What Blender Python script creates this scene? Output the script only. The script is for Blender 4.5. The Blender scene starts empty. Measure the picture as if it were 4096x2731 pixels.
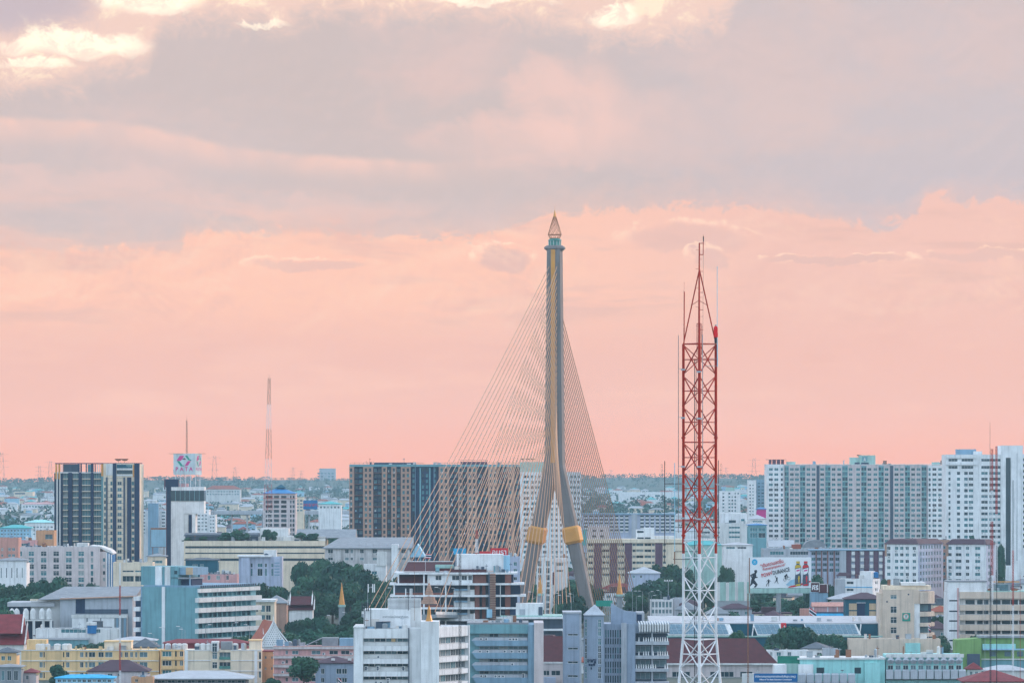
import bpy, math, random
import numpy as np
from mathutils import Vector, Matrix
random.seed(7)
SC = bpy.context.scene
COL = SC.collection
R = math.radians
# ------------------------------------------------------------------ camera
F, H, YH = 20000.0, 67.5, 1830.0          # focal length in photo pixels, eye height, eye-level row
cam_d = bpy.data.cameras.new('camera')
cam_d.sensor_width = 36.0
cam_d.lens = 36.0 * F / 4096.0
cam_d.shift_y = (YH - 1365.5) / 4096.0
cam_d.clip_start = 1.0
cam_d.clip_end = 200000.0
cam = bpy.data.objects.new('camera', cam_d)
COL.objects.link(cam)
cam.location = (0, 0, H)
cam.rotation_euler = (R(90), 0, 0)
SC.camera = cam
# ------------------------------------------------------------------ render / exposure
SC.render.engine = 'CYCLES'
SC.cycles.use_denoising = True
SC.cycles.use_adaptive_sampling = True
SC.cycles.adaptive_threshold = 0.03
SC.cycles.max_bounces = 5
SC.cycles.diffuse_bounces = 2
SC.cycles.glossy_bounces = 2
SC.cycles.transmission_bounces = 2
SC.cycles.volume_bounces = 0
SC.cycles.caustics_reflective = False
SC.cycles.caustics_refractive = False
SC.view_settings.view_transform = 'Standard'
SC.view_settings.look = 'None'
SC.view_settings.gamma = 1.0
SC.view_settings.exposure = 0.0
SC.view_settings.use_curve_mapping = False
# ------------------------------------------------------------------ sun
SUN_AZ, SUN_EL = 48.0, 13.0               # behind the town, to the right, low in the west
sun_d = bpy.data.lights.new('sun', 'SUN')
sun_d.energy = 2.2
sun_d.angle = R(10)
sun_d.color = (1.0, 0.62, 0.42)
sun = bpy.data.objects.new('sun', sun_d)
COL.objects.link(sun)
sdir = Vector((math.sin(R(SUN_AZ)) * math.cos(R(SUN_EL)), math.cos(R(SUN_AZ)) * math.cos(R(SUN_EL)), math.sin(R(SUN_EL))))
sun.rotation_euler = (-sdir).to_track_quat('-Z', 'Y').to_euler()
sun.location = sdir * 500
# ------------------------------------------------------------------ world
world = bpy.data.worlds.new('World')
SC.world = world
world.use_nodes = True
NT = world.node_tree
NT.nodes.clear()
class E:
    """float expression built from Math nodes"""
    def __init__(s, sock): s.k = sock
    def _op(s, op, *o):
        n = NT.nodes.new('ShaderNodeMath'); n.operation = op
        for i, v in enumerate((s,) + o):
            if isinstance(v, E): NT.links.new(v.k, n.inputs[i])
            else: n.inputs[i].default_value = v
        return E(n.outputs[0])
    def __add__(s, o): return s._op('ADD', o)
    __radd__ = __add__
    def __sub__(s, o): return s._op('SUBTRACT', o)
    def __rsub__(s, o): return (s * -1.0) + o
    def __mul__(s, o): return s._op('MULTIPLY', o)
    __rmul__ = __mul__
    def __truediv__(s, o): return s._op('DIVIDE', o)
    def max(s, o): return s._op('MAXIMUM', o)
    def min(s, o): return s._op('MINIMUM', o)
    def abs(s): return s._op('ABSOLUTE')
    def pow(s, o): return s._op('POWER', o)
    def ss(s, a, b):
        n = NT.nodes.new('ShaderNodeMapRange'); n.interpolation_type = 'SMOOTHSTEP'
        NT.links.new(s.k, n.inputs[0])
        if a <= b:
            n.inputs[1].default_value, n.inputs[2].default_value = a, b
            n.inputs[3].default_value, n.inputs[4].default_value = 0, 1
        else:
            n.inputs[1].default_value, n.inputs[2].default_value = b, a
            n.inputs[3].default_value, n.inputs[4].default_value = 1, 0
        return E(n.outputs[0])
    def table(s, pts, lo, hi):
        """piecewise-linear curve through (x, y) points"""
        n = NT.nodes.new('ShaderNodeFloatCurve')
        x0, x1 = pts[0][0], pts[-1][0]
        c = n.mapping.curves[0]
        n.mapping.use_clip = True
        while len(c.points) > 2: c.points.remove(c.points[1])
        P = [((x - x0) / (x1 - x0), (y - lo) / (hi - lo)) for x, y in pts]
        c.points[0].location = P[0]; c.points[1].location = P[-1]
        for p in P[1:-1]: c.points.new(*p)
        n.mapping.update()
        t = ((s - x0) / (x1 - x0)).max(0.0).min(1.0)
        NT.links.new(t.k, n.inputs['Value'])
        return E(n.outputs[0]) * (hi - lo) + lo
def vec(x, y, z=0.0):
    n = NT.nodes.new('ShaderNodeCombineXYZ')
    for i, v in enumerate((x, y, z)):
        if isinstance(v, E): NT.links.new(v.k, n.inputs[i])
        else: n.inputs[i].default_value = v
    return n.outputs[0]
def noise(v, scale, detail=5, rough=0.55, dist=0.0):
    n = NT.nodes.new('ShaderNodeTexNoise'); n.noise_dimensions = '3D'
    NT.links.new(v, n.inputs['Vector'])
    n.inputs['Scale'].default_value = scale; n.inputs['Detail'].default_value = detail
    n.inputs['Roughness'].default_value = rough; n.inputs['Distortion'].default_value = dist
    return E(n.outputs['Fac'])
def lin(c):
    return tuple((v / 255 / 12.92) if v / 255 <= 0.04045 else ((v / 255 + 0.055) / 1.055) ** 2.4 for v in c)
SKY_STR = 0.12
def rgb(c, k=1.0):
    n = NT.nodes.new('ShaderNodeRGB'); l = c
    n.outputs[0].default_value = tuple(x * k / SKY_STR for x in l) + (1,)
    return n.outputs[0]
def mix(a, b, f):
    n = NT.nodes.new('ShaderNodeMix'); n.data_type = 'RGBA'; n.clamp_factor = True
    NT.links.new(f.k, n.inputs['Factor']); NT.links.new(a, n.inputs['A']); NT.links.new(b, n.inputs['B'])
    return n.outputs['Result']
tc = NT.nodes.new('ShaderNodeTexCoord')
sp = NT.nodes.new('ShaderNodeSeparateXYZ')
NT.links.new(tc.outputs['Generated'], sp.inputs[0])
dx, dy, dz = E(sp.outputs[0]), E(sp.outputs[1]), E(sp.outputs[2])
u = dx * F + 2048.0                         # bearing and height on one angular scale (50 microradians)
v = YH - dz * F
q = vec(u / 1000.0, v / 560.0, dy)
q2 = vec(u / 1000.0, v / 800.0, dy + 4.0)
nA = noise(q, 1.1, 4, 0.55, 0.3)
nB = noise(q2, 3.2, 5, 0.6, 0.4)
nC = noise(q, 0.55, 2, 0.5)
nD = noise(q2, 9.0, 6, 0.68, 0.5)
nE = noise(vec(u / 1400.0, v / 260.0, 2.0), 2.2, 3, 0.55, 0.3)
nB2 = noise(vec(u / 1000.0 - 0.012, v / 800.0 - 0.030, dy + 4.0), 3.2, 5, 0.6, 0.4)
rel = (nB2 - nB) * 5.0                      # light falling on the billows from the upper left
rel_hi = rel.max(0.0).min(1.0); rel_lo = (rel * -1.0).max(0.0).min(1.0)
wob = (nB - 0.5) * 170.0 + (nD - 0.5) * 120.0
# colours of the clear strip over the horizon
HZ = (0.93, 0.505, 0.435); PK = (0.885, 0.545, 0.48); PK2 = (0.99, 0.60, 0.485)
sky = mix(rgb(HZ), rgb(PK), v.ss(1860, 1560))
sky = mix(sky, mix(rgb(PK2), rgb((0.90, 0.575, 0.505)), u.ss(1900, 3300)), (v + (nA - 0.5) * 260.0).ss(1440, 1130))
sky = mix(sky, rgb((0.97, 0.62, 0.52)), (nE * 0.7 + nA * 0.3).ss(0.47, 0.66) * v.ss(1850, 1550) * 0.45)
# faint lilac patches and cream cumulus rims in the pink strip
sky = mix(sky, rgb((0.80, 0.52, 0.47)), nE.ss(0.50, 0.70) * v.ss(1450, 1200) * 0.75)
sky = mix(sky, rgb((0.82, 0.50, 0.45)), (nA + (nB - 0.5) * 0.4).ss(0.5, 0.72) * v.ss(1800, 1300) * 0.35)
sky = mix(sky, rgb((1.0, 0.66, 0.52)), (nB * 0.6 + nD * 0.4).ss(0.5, 0.64) * v.ss(1240, 1080) * nC.ss(0.4, 0.6) * 0.55)
for cu, cv, ru, rv, st in ((2010, 1035, 120, 60, .8), (2750, 960, 260, 70, .55), (1250, 1060, 260, 26, .6), (3350, 1045, 330, 24, .65), (2840, 1040, 70, 50, .6), (3900, 1030, 240, 26, .5)):
    r0 = ((u - cu + wob * 0.9) / ru).pow(2.0) + ((v - cv + wob * 0.6) / rv).pow(2.0)
    sky = mix(sky, rgb((0.78, 0.53, 0.49)), r0.ss(1.0, 0.3) * st)
    ring = (1.0 - (r0 - 1.05).abs() * 2.2).max(0.0) * (v - cv).ss(25, -30) * nD.ss(0.42, 0.62)
    sky = mix(sky, rgb((1.08, 0.78, 0.62)), (ring * 1.4).min(1.0) * st)
zone = v.ss(1420, 1150) * (nC + (nA - 0.5) * 0.5).ss(0.40, 0.62)
sky = mix(sky, rgb((1.0, 0.70, 0.56)), rel_hi * zone * 0.75)
sky = mix(sky, rgb((0.78, 0.51, 0.47)), rel_lo * zone * 0.55)
# the grey-lilac cloud deck
edge = u.table([(-2000, 930), (0, 985), (450, 1012), (700, 1010), (760, 945), (1250, 922), (1800, 950), (2060, 905), (2250, 865), (2450, 835), (2900, 822), (3200, 868), (3560, 905), (3680, 850), (3760, 815), (4096, 822), (6000, 900)], 700, 1100)
dd_ = edge + wob * 0.8 + (nD - 0.5) * 90.0 - v
deck = dd_.ss(-14, 22) * 0.6 + dd_.ss(-30, 130) * 0.4
grey = mix(rgb((0.635, 0.535, 0.525)), rgb((0.60, 0.545, 0.585)), u.ss(1800, 3900))
grey = mix(grey, rgb((0.80, 0.575, 0.535)), (nA + (nD - 0.5) * 0.12).ss(0.46, 0.68) * 0.75)
grey = mix(grey, rgb((0.66, 0.57, 0.575)), nC.ss(0.35, 0.65) * 0.5)
grey = mix(grey, rgb((0.82, 0.58, 0.53)), v.ss(700, 860) * u.ss(2200, 700) * nE.ss(0.4, 0.62) * 0.8)
s1 = u.table([(-1500, 480), (0, 488), (420, 500), (700, 545), (900, 590), (1100, 615), (1500, 645), (1900, 650), (2200, 600), (2500, 560)], 400, 700)
below = v - s1 + wob * 0.18
streak = below.ss(-22, 12) * below.ss(120, 6) * u.ss(2300, 1500)
grey = mix(grey, rgb((0.95, 0.64, 0.56)), streak * (0.25 + nB.ss(0.35, 0.65) * 0.6))
grey = mix(grey, rgb((0.82, 0.60, 0.56)), rel_hi * 0.22)
grey = mix(grey, rgb((0.57, 0.49, 0.50)), rel_lo * 0.2)
for cu, cv, ru, rv, st in ((2270, 400, 230, 190, .6), (2130, 560, 480, 110, .5), (2560, 520, 380, 170, .3), (250, 730, 500, 50, .3), (1250, 830, 500, 60, .35)):
    r0 = ((u - cu + wob * 1.3) / ru).pow(2.0) + ((v - cv + wob * 1.1) / rv).pow(2.0)
    grey = mix(grey, rgb((0.93, 0.63, 0.565)), r0.ss(1.5, 0.1) * st * (0.55 + nB.ss(0.38, 0.62) * 0.6))
sky = mix(sky, grey, deck)
# sunlit cumulus along the top
top = u.table([(-3000, 120), (0, 320), (200, 305), (420, 270), (580, 235), (660, 90), (820, 45), (1000, 60), (1150, 75), (1250, 20), (1500, 20), (1700, 30), (1900, 40), (2150, 40), (2330, 100), (2480, 130), (2700, 105), (2860, 70), (2960, -60), (3300, -300), (4500, -700)], -800, 500)
lit = (top + wob * 0.9 + (nD - 0.5) * 130.0 - v)
sky = mix(sky, rgb((0.97, 0.68, 0.58)), lit.ss(-120, 40) * 0.8)
pat = (nB * 0.55 + nD * 0.62)
sky = mix(sky, rgb((1.05, 0.86, 0.67)), lit.ss(-20, 70) * pat.ss(0.56, 0.70))
for cu, cv, ru, rv, st in ((330, 180, 250, 52, 1.0), (600, 15, 210, 48, 1.0), (2450, 70, 110, 45, .9), (150, 270, 150, 22, .8), (1060, 108, 95, 15, .7), (1950, 0, 250, 20, .8), (90, 200, 90, 40, .7)):
    r0 = ((u - cu + wob * 1.0) / ru).pow(2.0) + ((v - cv + wob * 0.8) / rv).pow(2.0)
    sky = mix(sky, rgb((1.2, 1.05, 0.84)), r0.ss(1.5, 0.3) * st * (0.45 + nD.ss(0.36, 0.6) * 0.65))
r0 = ((u - 60.0 + wob) / 330.0).pow(2.0) + ((v - 0.0 + wob * .8) / 140.0).pow(2.0)
sky = mix(sky, rgb((0.56, 0.49, 0.55)), r0.ss(1.6, 0.1) * 0.85)
# the rest of the dome: open evening sky (Nishita) with the same deck thinning out overhead
# long low paths through the valley haze take light away; the dome itself is that much stronger near the horizon
HZC, HZD = (0.29, 0.48, 0.64), 5.2e-5
path = (108.5 / dz.max(0.0071)) if False else (E.__truediv__(dz * 0.0 + 108.5, dz.max(0.0089)))
k = (dz * 0.0 + 2.71828).pow(path * HZD)
def vscale(col, f):
    n = NT.nodes.new('ShaderNodeVectorMath'); n.operation = 'SCALE'
    NT.links.new(col, n.inputs[0]); NT.links.new(f.k, n.inputs['Scale']); return n.outputs[0]
sb = NT.nodes.new('ShaderNodeVectorMath'); sb.operation = 'SUBTRACT'
NT.links.new(vscale(sky, k), sb.inputs[0]); NT.links.new(vscale(rgb(HZC), k - 1.0), sb.inputs[1])
cl = NT.nodes.new('ShaderNodeVectorMath'); cl.operation = 'MAXIMUM'
NT.links.new(sb.outputs[0], cl.inputs[0]); sky = cl.outputs[0]
nis = NT.nodes.new('ShaderNodeTexSky')
nis.sky_type = 'NISHITA'; nis.sun_disc = False
nis.sun_elevation = R(SUN_EL); nis.sun_rotation = R(SUN_AZ)
nis.air_density = 1.0; nis.dust_density = 1.0; nis.ozone_density = 3.0
hi = NT.nodes.new('ShaderNodeMix'); hi.data_type = 'RGBA'; hi.blend_type = 'ADD'
hi.inputs['Factor'].default_value = 1.0
NT.links.new(nis.outputs[0], hi.inputs['A'])
hi.inputs['B'].default_value = tuple(x / SKY_STR for x in (0.94, 1.12, 1.34)) + (1,)
west = dz.ss(0.42, 0.12) * dy.ss(-0.25, 0.55)
sky = mix(hi.outputs['Result'], sky, west)
bg = NT.nodes.new('ShaderNodeBackground')
bg.inputs['Strength'].default_value = SKY_STR
NT.links.new(sky, bg.inputs['Color'])
wo = NT.nodes.new('ShaderNodeOutputWorld')
NT.links.new(bg.outputs[0], wo.inputs['Surface'])
world.cycles.sampling_method = 'MANUAL'
world.cycles.sample_map_resolution = 256
# ------------------------------------------------------------------ helpers
def X(px, Y): return (px - 2048.0) * Y / F
def Z(py, Y): return H - (py - YH) * Y / F
MATS = {}
def mat(name, col, rough=0.7, var=0.12, scale=0.25, streak=0.0, metal=0.0, spec=0.3, bump=0.0):
    """painted / mineral surface: base colour with blotches, and rain streaks where asked"""
    if name in MATS: return MATS[name]
    m = bpy.data.materials.new(name); m.use_nodes = True
    nt = m.node_tree; b = nt.nodes['Principled BSDF']
    b.inputs['Roughness'].default_value = rough
    b.inputs['Metallic'].default_value = metal
    b.inputs['Specular IOR Level'].default_value = spec
    t = nt.nodes.new('ShaderNodeTexCoord')
    src = t.outputs['Object']
    n = nt.nodes.new('ShaderNodeTexNoise'); nt.links.new(src, n.inputs['Vector'])
    n.inputs['Scale'].default_value = scale; n.inputs['Detail'].default_value = 6
    n.inputs['Roughness'].default_value = 0.62
    mr = nt.nodes.new('ShaderNodeMapRange'); nt.links.new(n.outputs['Fac'], mr.inputs[0])
    mr.inputs[1].default_value, mr.inputs[2].default_value = 0.3, 0.7
    mr.inputs[3].default_value, mr.inputs[4].default_value = 1 - var, 1 + var * 0.6
    f = mr.outputs[0]
    if streak:
        mp = nt.nodes.new('ShaderNodeMapping'); nt.links.new(src, mp.inputs[0])
        mp.inputs['Scale'].default_value = (1.1, 1.1, 0.07)
        n2 = nt.nodes.new('ShaderNodeTexNoise'); nt.links.new(mp.outputs[0], n2.inputs['Vector'])
        n2.inputs['Scale'].default_value = 1.0; n2.inputs['Detail'].default_value = 5
        m2 = nt.nodes.new('ShaderNodeMapRange'); nt.links.new(n2.outputs['Fac'], m2.inputs[0])
        m2.inputs[1].default_value, m2.inputs[2].default_value = 0.48, 0.72
        m2.inputs[3].default_value, m2.inputs[4].default_value = 1.0, 1 - streak
        mu = nt.nodes.new('ShaderNodeMath'); mu.operation = 'MULTIPLY'
        nt.links.new(f, mu.inputs[0]); nt.links.new(m2.outputs[0], mu.inputs[1]); f = mu.outputs[0]
    vm = nt.nodes.new('ShaderNodeVectorMath'); vm.operation = 'SCALE'
    vm.inputs[0].default_value = col[:3]; nt.links.new(f, vm.inputs['Scale'])
    nt.links.new(vm.outputs[0], b.inputs['Base Color'])
    if bump:
        bp = nt.nodes.new('ShaderNodeBump'); bp.inputs['Strength'].default_value = bump
        nt.links.new(n.outputs['Fac'], bp.inputs['Height']); nt.links.new(bp.outputs[0], b.inputs['Normal'])
    MATS[name] = m
    return m
def W(n, c, st=0.26, var=0.15): return mat('paint_' + n, c, 0.75, var, 0.22, st)
white = W('white', (.83, .84, .84)); offwhite = W('offwhite', (.72, .72, .70)); cream = W('cream', (.80, .68, .52))
concrete = mat('concrete', (.30, .33, .35), .85, .2, .3, .25); grey = W('grey', (.45, .48, .52)); bluegrey = W('blue_grey', (.22, .36, .47))
steelgrey = W('steel_grey', (.30, .37, .47)); tealgrey = W('teal_grey', (.17, .36, .40)); dark = W('dark', (.018, .035, .07)); darkgrey = W('dark_grey', (.07, .10, .14))
navy = W('navy', (.015, .035, .085)); brown = W('brown', (.25, .095, .07)); tan = W('tan', (.44, .27, .20)); pink = W('pink', (.66, .36, .35))
salmon = W('salmon', (.60, .30, .24)); yellow = W('yellow', (.80, .55, .28)); pinkgrey = W('pink_grey', (.64, .56, .55)); beige = W('beige', (.68, .55, .44))
mint = W('mint', (.36, .72, .70)); lime = W('lime', (.22, .38, .13)); teal = W('teal', (.008, .10, .15)); gold_paint = mat('golden_paint', (.66, .31, .07), .6, .1, .3)
tanpanel = W('tan_panel', (.55, .40, .25)); maroon = mat('maroon_roof', (.085, .018, .022), .7, .25, .5); redroof = mat('red_roof', (.22, .035, .04), .7, .25, .5)
orange_roof = mat('orange_roof', (.34, .09, .05), .7, .25, .5); brownroof = mat('brown_roof', (.085, .045, .06), .7, .25, .5); greyroof = mat('grey_roof', (.24, .26, .28), .6, .25, .4)
whiteroof = mat('white_roof', (.46, .47, .49), .6, .15, .3); blueroof = mat('blue_roof', (.03, .22, .48), .5, .15, .4); tealroof = mat('teal_roof', (.06, .42, .42), .5, .15, .4)
darkroof = mat('dark_roof', (.10, .12, .14), .7, .25, .5); palegreen = W('pale_green', (.38, .58, .52)); pylon_c = mat('pylon_concrete', (.21, .19, .18), .8, .12, .12, .2)
steel = mat('galvanised_steel', (.38, .42, .45), .45, .1, 2.0, 0, .6); redsteel = mat('red_steel', (.42, .022, .010), .5, .25, .6); whitesteel = mat('white_steel', (.72, .74, .76), .5, .15, .6)
blacksteel = mat('black_steel', (.03, .035, .045), .5, .1, 1.0); bluerod = mat('blue_rod', (.30, .62, .75), .4, .05); cable_m = mat('cable_sheath', (.50, .27, .15), .5, .06)
rust = mat('rust', (.30, .14, .08), .8, .3, .8); gold = mat('gold', (.66, .30, .07), .4, .15, 1.0, 0, .15); beacon = mat('beacon_red', (.75, .01, .02), .25, .05)
bluepaint = W('blue', (.02, .18, .42)); signblue = W('sign_blue', (.005, .13, .36), 0, .04); signwhite = W('sign_white', (.80, .84, .86), 0, .04); signred = W('sign_red', (.62, .02, .03), 0, .05)
ink = W('ink', (.02, .025, .035), 0, .03); signcyan = W('sign_cyan', (.02, .42, .70), 0, .05); magenta = W('magenta', (.60, .05, .25), 0, .05); signgreen = W('sign_green', (.02, .30, .22), 0, .05)
bark = mat('bark', (.10, .08, .06), .9, .2, 1.0); asphalt = mat('asphalt', (.05, .05, .055), .9, .2, .3)
tankw = mat('tank', (.70, .66, .62), .5, .1, .5); netgreen = mat('green_net', (.02, .22, .15), .9, .2, .6); cyanwall = W('cyan_wall', (.35, .60, .75)); violet = W('violet_grey', (.47, .52, .64))
plum = W('plum', (.13, .065, .10)); skyblue = W('sky_blue', (.05, .45, .75)); orangew = W('orange_wall', (.60, .33, .18)); tyre = mat('tyre', (.02, .02, .02), .9, .1)
brownbal = W('brown_dark', (.16, .085, .075))
def glass(name, col, rough=0.12, curtain=0.0):
    m = mat(name, col, rough, 0.35, 0.9, 0, 0, 0.5)
    return m
GL = [glass('glass_dark', (.02, .05, .065)), glass('glass_teal', (.06, .20, .23)), glass('glass_grey', (.10, .19, .22), .3), glass('glass_curtain', (.30, .36, .36), .5)]
glassgreen = glass('glass_green', (.06, .24, .20), .3); glassroof = glass('glass_roof', (.10, .20, .26), .35)
def leafmat(name, c1, c2):
    m = bpy.data.materials.new(name); m.use_nodes = True
    nt = m.node_tree; b = nt.nodes['Principled BSDF']
    b.inputs['Roughness'].default_value = .65; b.inputs['Specular IOR Level'].default_value = .2
    t = nt.nodes.new('ShaderNodeTexCoord'); n = nt.nodes.new('ShaderNodeTexNoise')
    nt.links.new(t.outputs['Object'], n.inputs['Vector']); n.inputs['Scale'].default_value = .35; n.inputs['Detail'].default_value = 5
    cr = nt.nodes.new('ShaderNodeValToRGB'); nt.links.new(n.outputs['Fac'], cr.inputs[0])
    cr.color_ramp.elements[0].position = .35; cr.color_ramp.elements[1].position = .68
    cr.color_ramp.elements[0].color = c1 + (1,); cr.color_ramp.elements[1].color = c2 + (1,)
    oi = nt.nodes.new('ShaderNodeObjectInfo'); mr = nt.nodes.new('ShaderNodeMapRange')
    nt.links.new(oi.outputs['Random'], mr.inputs[0]); mr.inputs[3].default_value, mr.inputs[4].default_value = .7, 1.3
    vm = nt.nodes.new('ShaderNodeVectorMath'); vm.operation = 'SCALE'
    nt.links.new(cr.outputs[0], vm.inputs[0]); nt.links.new(mr.outputs[0], vm.inputs['Scale'])
    nt.links.new(vm.outputs[0], b.inputs['Base Color'])
    return m
leafA = leafmat('leaf_deep', (.012, .062, .05), (.042, .135, .075)); leafB = leafmat('leaf_mid', (.018, .078, .055), (.06, .155, .075)); leafC = leafmat('leaf_far', (.012, .07, .06), (.04, .12, .08))

class MB:
    """mesh under construction"""
    def __init__(s): s.v = []; s.f = []; s.m = []
    def add(s, vs, fs, mi=0):
        o = len(s.v); s.v += [tuple(p) for p in vs]; s.f += [tuple(i + o for i in f) for f in fs]; s.m += [mi] * len(fs); return s
    def box(s, x0, x1, y0, y1, z0, z1, mi=0):
        return s.add([(x0, y0, z0), (x1, y0, z0), (x1, y1, z0), (x0, y1, z0), (x0, y0, z1), (x1, y0, z1), (x1, y1, z1), (x0, y1, z1)],
                     [(0, 3, 2, 1), (4, 5, 6, 7), (0, 1, 5, 4), (1, 2, 6, 5), (2, 3, 7, 6), (3, 0, 4, 7)], mi)
    def tube(s, p, q, r, n=6, r2=None, mi=0):
        p, q = Vector(p), Vector(q); d = (q - p)
        if d.length < 1e-6: return s
        d.normalize(); a = d.orthogonal().normalized(); b = d.cross(a); r2 = r if r2 is None else r2
        vs = []
        for k in range(n):
            c, t = math.cos(2 * math.pi * k / n), math.sin(2 * math.pi * k / n)
            vs.append(p + a * (c * r) + b * (t * r))
        for k in range(n):
            c, t = math.cos(2 * math.pi * k / n), math.sin(2 * math.pi * k / n)
            vs.append(q + a * (c * r2) + b * (t * r2))
        fs = [(k, (k + 1) % n, n + (k + 1) % n, n + k) for k in range(n)]
        fs += [tuple(range(n))[::-1], tuple(range(n, 2 * n))]
        return s.add(vs, fs, mi)
    def lathe(s, prof, n=10, c=(0, 0), mi=0, rot=0.0, sy=1.0):
        vs = []
        for r, z in prof:
            for k in range(n):
                a = 2 * math.pi * k / n + rot
                vs.append((c[0] + r * math.cos(a), c[1] + r * math.sin(a) * sy, z))
        fs = []
        for i in range(len(prof) - 1):
            for k in range(n):
                fs.append((i * n + k, i * n + (k + 1) % n, (i + 1) * n + (k + 1) % n, (i + 1) * n + k))
        fs += [tuple(range(n))[::-1], tuple(range((len(prof) - 1) * n, len(prof) * n))]
        return s.add(vs, fs, mi)
    def loft(s, secs, mi=0):
        n = len(secs[0]); vs = [p for sec in secs for p in sec]; fs = []
        for i in range(len(secs) - 1):
            for k in range(n): fs.append((i * n + k, i * n + (k + 1) % n, (i + 1) * n + (k + 1) % n, (i + 1) * n + k))
        fs += [tuple(range(n))[::-1], tuple(range((len(secs) - 1) * n, len(secs) * n))]
        return s.add(vs, fs, mi)
    def prism(s, poly, y0, y1, mi=0):
        """polygon in x-z extruded along y"""
        n = len(poly)
        return s.add([(x, y0, z) for x, z in poly] + [(x, y1, z) for x, z in poly],
                     [tuple(range(n)), tuple(range(n, 2 * n))[::-1]] + [(k, k + n, (k + 1) % n + n, (k + 1) % n) for k in range(n)], mi)
    def prismx(s, poly, x0, x1, mi=0):
        n = len(poly)
        return s.add([(x0, y, z) for y, z in poly] + [(x1, y, z) for y, z in poly],
                     [tuple(range(n))[::-1], tuple(range(n, 2 * n))] + [(k, (k + 1) % n, (k + 1) % n + n, k + n) for k in range(n)], mi)
    def gable(s, x0, x1, y0, y1, z0, z1, along='x', th=0.25, mi=0):
        """pitched roof, ridge along x or y, with a thin eave edge"""
        if along == 'x':
            ym = (y0 + y1) / 2; return s.prismx([(y0, z0 - th), (y1, z0 - th), (y1, z0), (ym, z1), (y0, z0)], x0, x1, mi)
        xm = (x0 + x1) / 2; return s.prism([(x0, z0 - th), (x1, z0 - th), (x1, z0), (xm, z1), (x0, z0)], y0, y1, mi)
    def hip(s, x0, x1, y0, y1, z0, z1, inset=None, th=0.25, mi=0):
        ym = (y0 + y1) / 2; ins = inset if inset is not None else min((y1 - y0), (x1 - x0)) / 2
        a, b = x0 + ins, x1 - ins
        if a > b: a = b = (x0 + x1) / 2
        vs = [(x0, y0, z0 - th), (x1, y0, z0 - th), (x1, y1, z0 - th), (x0, y1, z0 - th), (x0, y0, z0), (x1, y0, z0), (x1, y1, z0), (x0, y1, z0), (a, ym, z1), (b, ym, z1)]
        return s.add(vs, [(3, 2, 1, 0), (0, 1, 5, 4), (1, 2, 6, 5), (2, 3, 7, 6), (3, 0, 4, 7), (4, 5, 9, 8), (6, 7, 8, 9), (5, 6, 9), (7, 4, 8)], mi)
    def mesh(s, name, mats):
        me = bpy.data.meshes.new(name); me.from_pydata(s.v, [], s.f)
        for m in (mats if isinstance(mats, (list, tuple)) else [mats]): me.materials.append(m)
        if any(s.m): me.polygons.foreach_set('material_index', s.m)
        me.update(); return me
def tag(o, label=None, cat=None, group=None, kind=None):
    if label: o['label'] = label
    if cat: o['category'] = cat
    if group: o['group'] = group
    if kind: o['kind'] = kind
    return o
def obj(name, mb, mats, parent=None, loc=None, rz=0.0, smooth=False):
    me = mb if isinstance(mb, bpy.types.Mesh) else mb.mesh(name, mats)
    o = bpy.data.objects.new(name, me); COL.objects.link(o)
    if parent: o.parent = parent
    if loc: o.location = loc
    if rz: o.rotation_euler = (0, 0, rz)
    if smooth: me.polygons.foreach_set('use_smooth', [True] * len(me.polygons))
    return o
def empty(name, loc, rz=0.0):
    o = bpy.data.objects.new(name, None); o.empty_display_size = 1.0
    COL.objects.link(o); o.location = loc; o.rotation_euler = (0, 0, rz); return o
def textmesh(s, size, font=None, bold=0.0, sx=1.0, shear=0.0, depth=0.02):
    c = bpy.data.curves.new('lettering', 'FONT'); c.body = s; c.size = size; c.align_x = 'CENTER'; c.align_y = 'CENTER'
    c.offset = bold; c.shear = shear; c.extrude = depth; c.resolution_u = 2
    o = bpy.data.objects.new('lettering', c); COL.objects.link(o)
    dg = bpy.context.evaluated_depsgraph_get()
    me = bpy.data.meshes.new_from_object(o.evaluated_get(dg))
    bpy.data.objects.remove(o); me.transform(Matrix.Diagonal((sx, 1, 1, 1)))
    me.transform(Matrix.Rotation(R(90), 4, 'X')); me.materials.clear()
    return me
FOOT = []; LAND = []
WCACHE = {}
def window_mesh(w, h, style, gi, fm):
    key = (round(w, 2), round(h, 2), style, gi if isinstance(gi, int) else gi.name, fm.name)
    if key in WCACHE: return WCACHE[key]
    mb = MB(); fr = min(0.09, w * .08); a, b = w / 2, h / 2
    mb.add([(-a, 0, -b), (a, 0, -b), (a, 0, b), (-a, 0, b)], [(0, 1, 2, 3)], 0)
    t = -0.06
    if style != 'plain':
        mb.box(-a, a, t, -.01, -b, -b + fr, 1); mb.box(-a, a, t, -.01, b - fr, b, 1)
        mb.box(-a, -a + fr, t, -.01, -b + fr, b - fr, 1); mb.box(a - fr, a, t, -.01, -b + fr, b - fr, 1)
        if style == 'slide': mb.box(-fr / 2, fr / 2, t, -.01, -b + fr, b - fr, 1)
        if style in ('tri', 'strip'):
            n = 3 if style == 'tri' else max(2, int(w / 1.3))
            for k in range(1, n): x = -a + w * k / n; mb.box(x - fr / 2, x + fr / 2, t, -.01, -b + fr, b - fr, 1)
        if style == 'cross':
            mb.box(-fr / 2, fr / 2, t, -.01, -b + fr, b - fr, 1); mb.box(-a + fr, -fr / 2, t, -.01, b * .25, b * .25 + fr, 1); mb.box(fr / 2, a - fr, t, -.01, b * .25, b * .25 + fr, 1)
    g = GL[gi] if isinstance(gi, int) else gi
    WCACHE[key] = mb.mesh('window', [g, fm]); return WCACHE[key]
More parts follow.
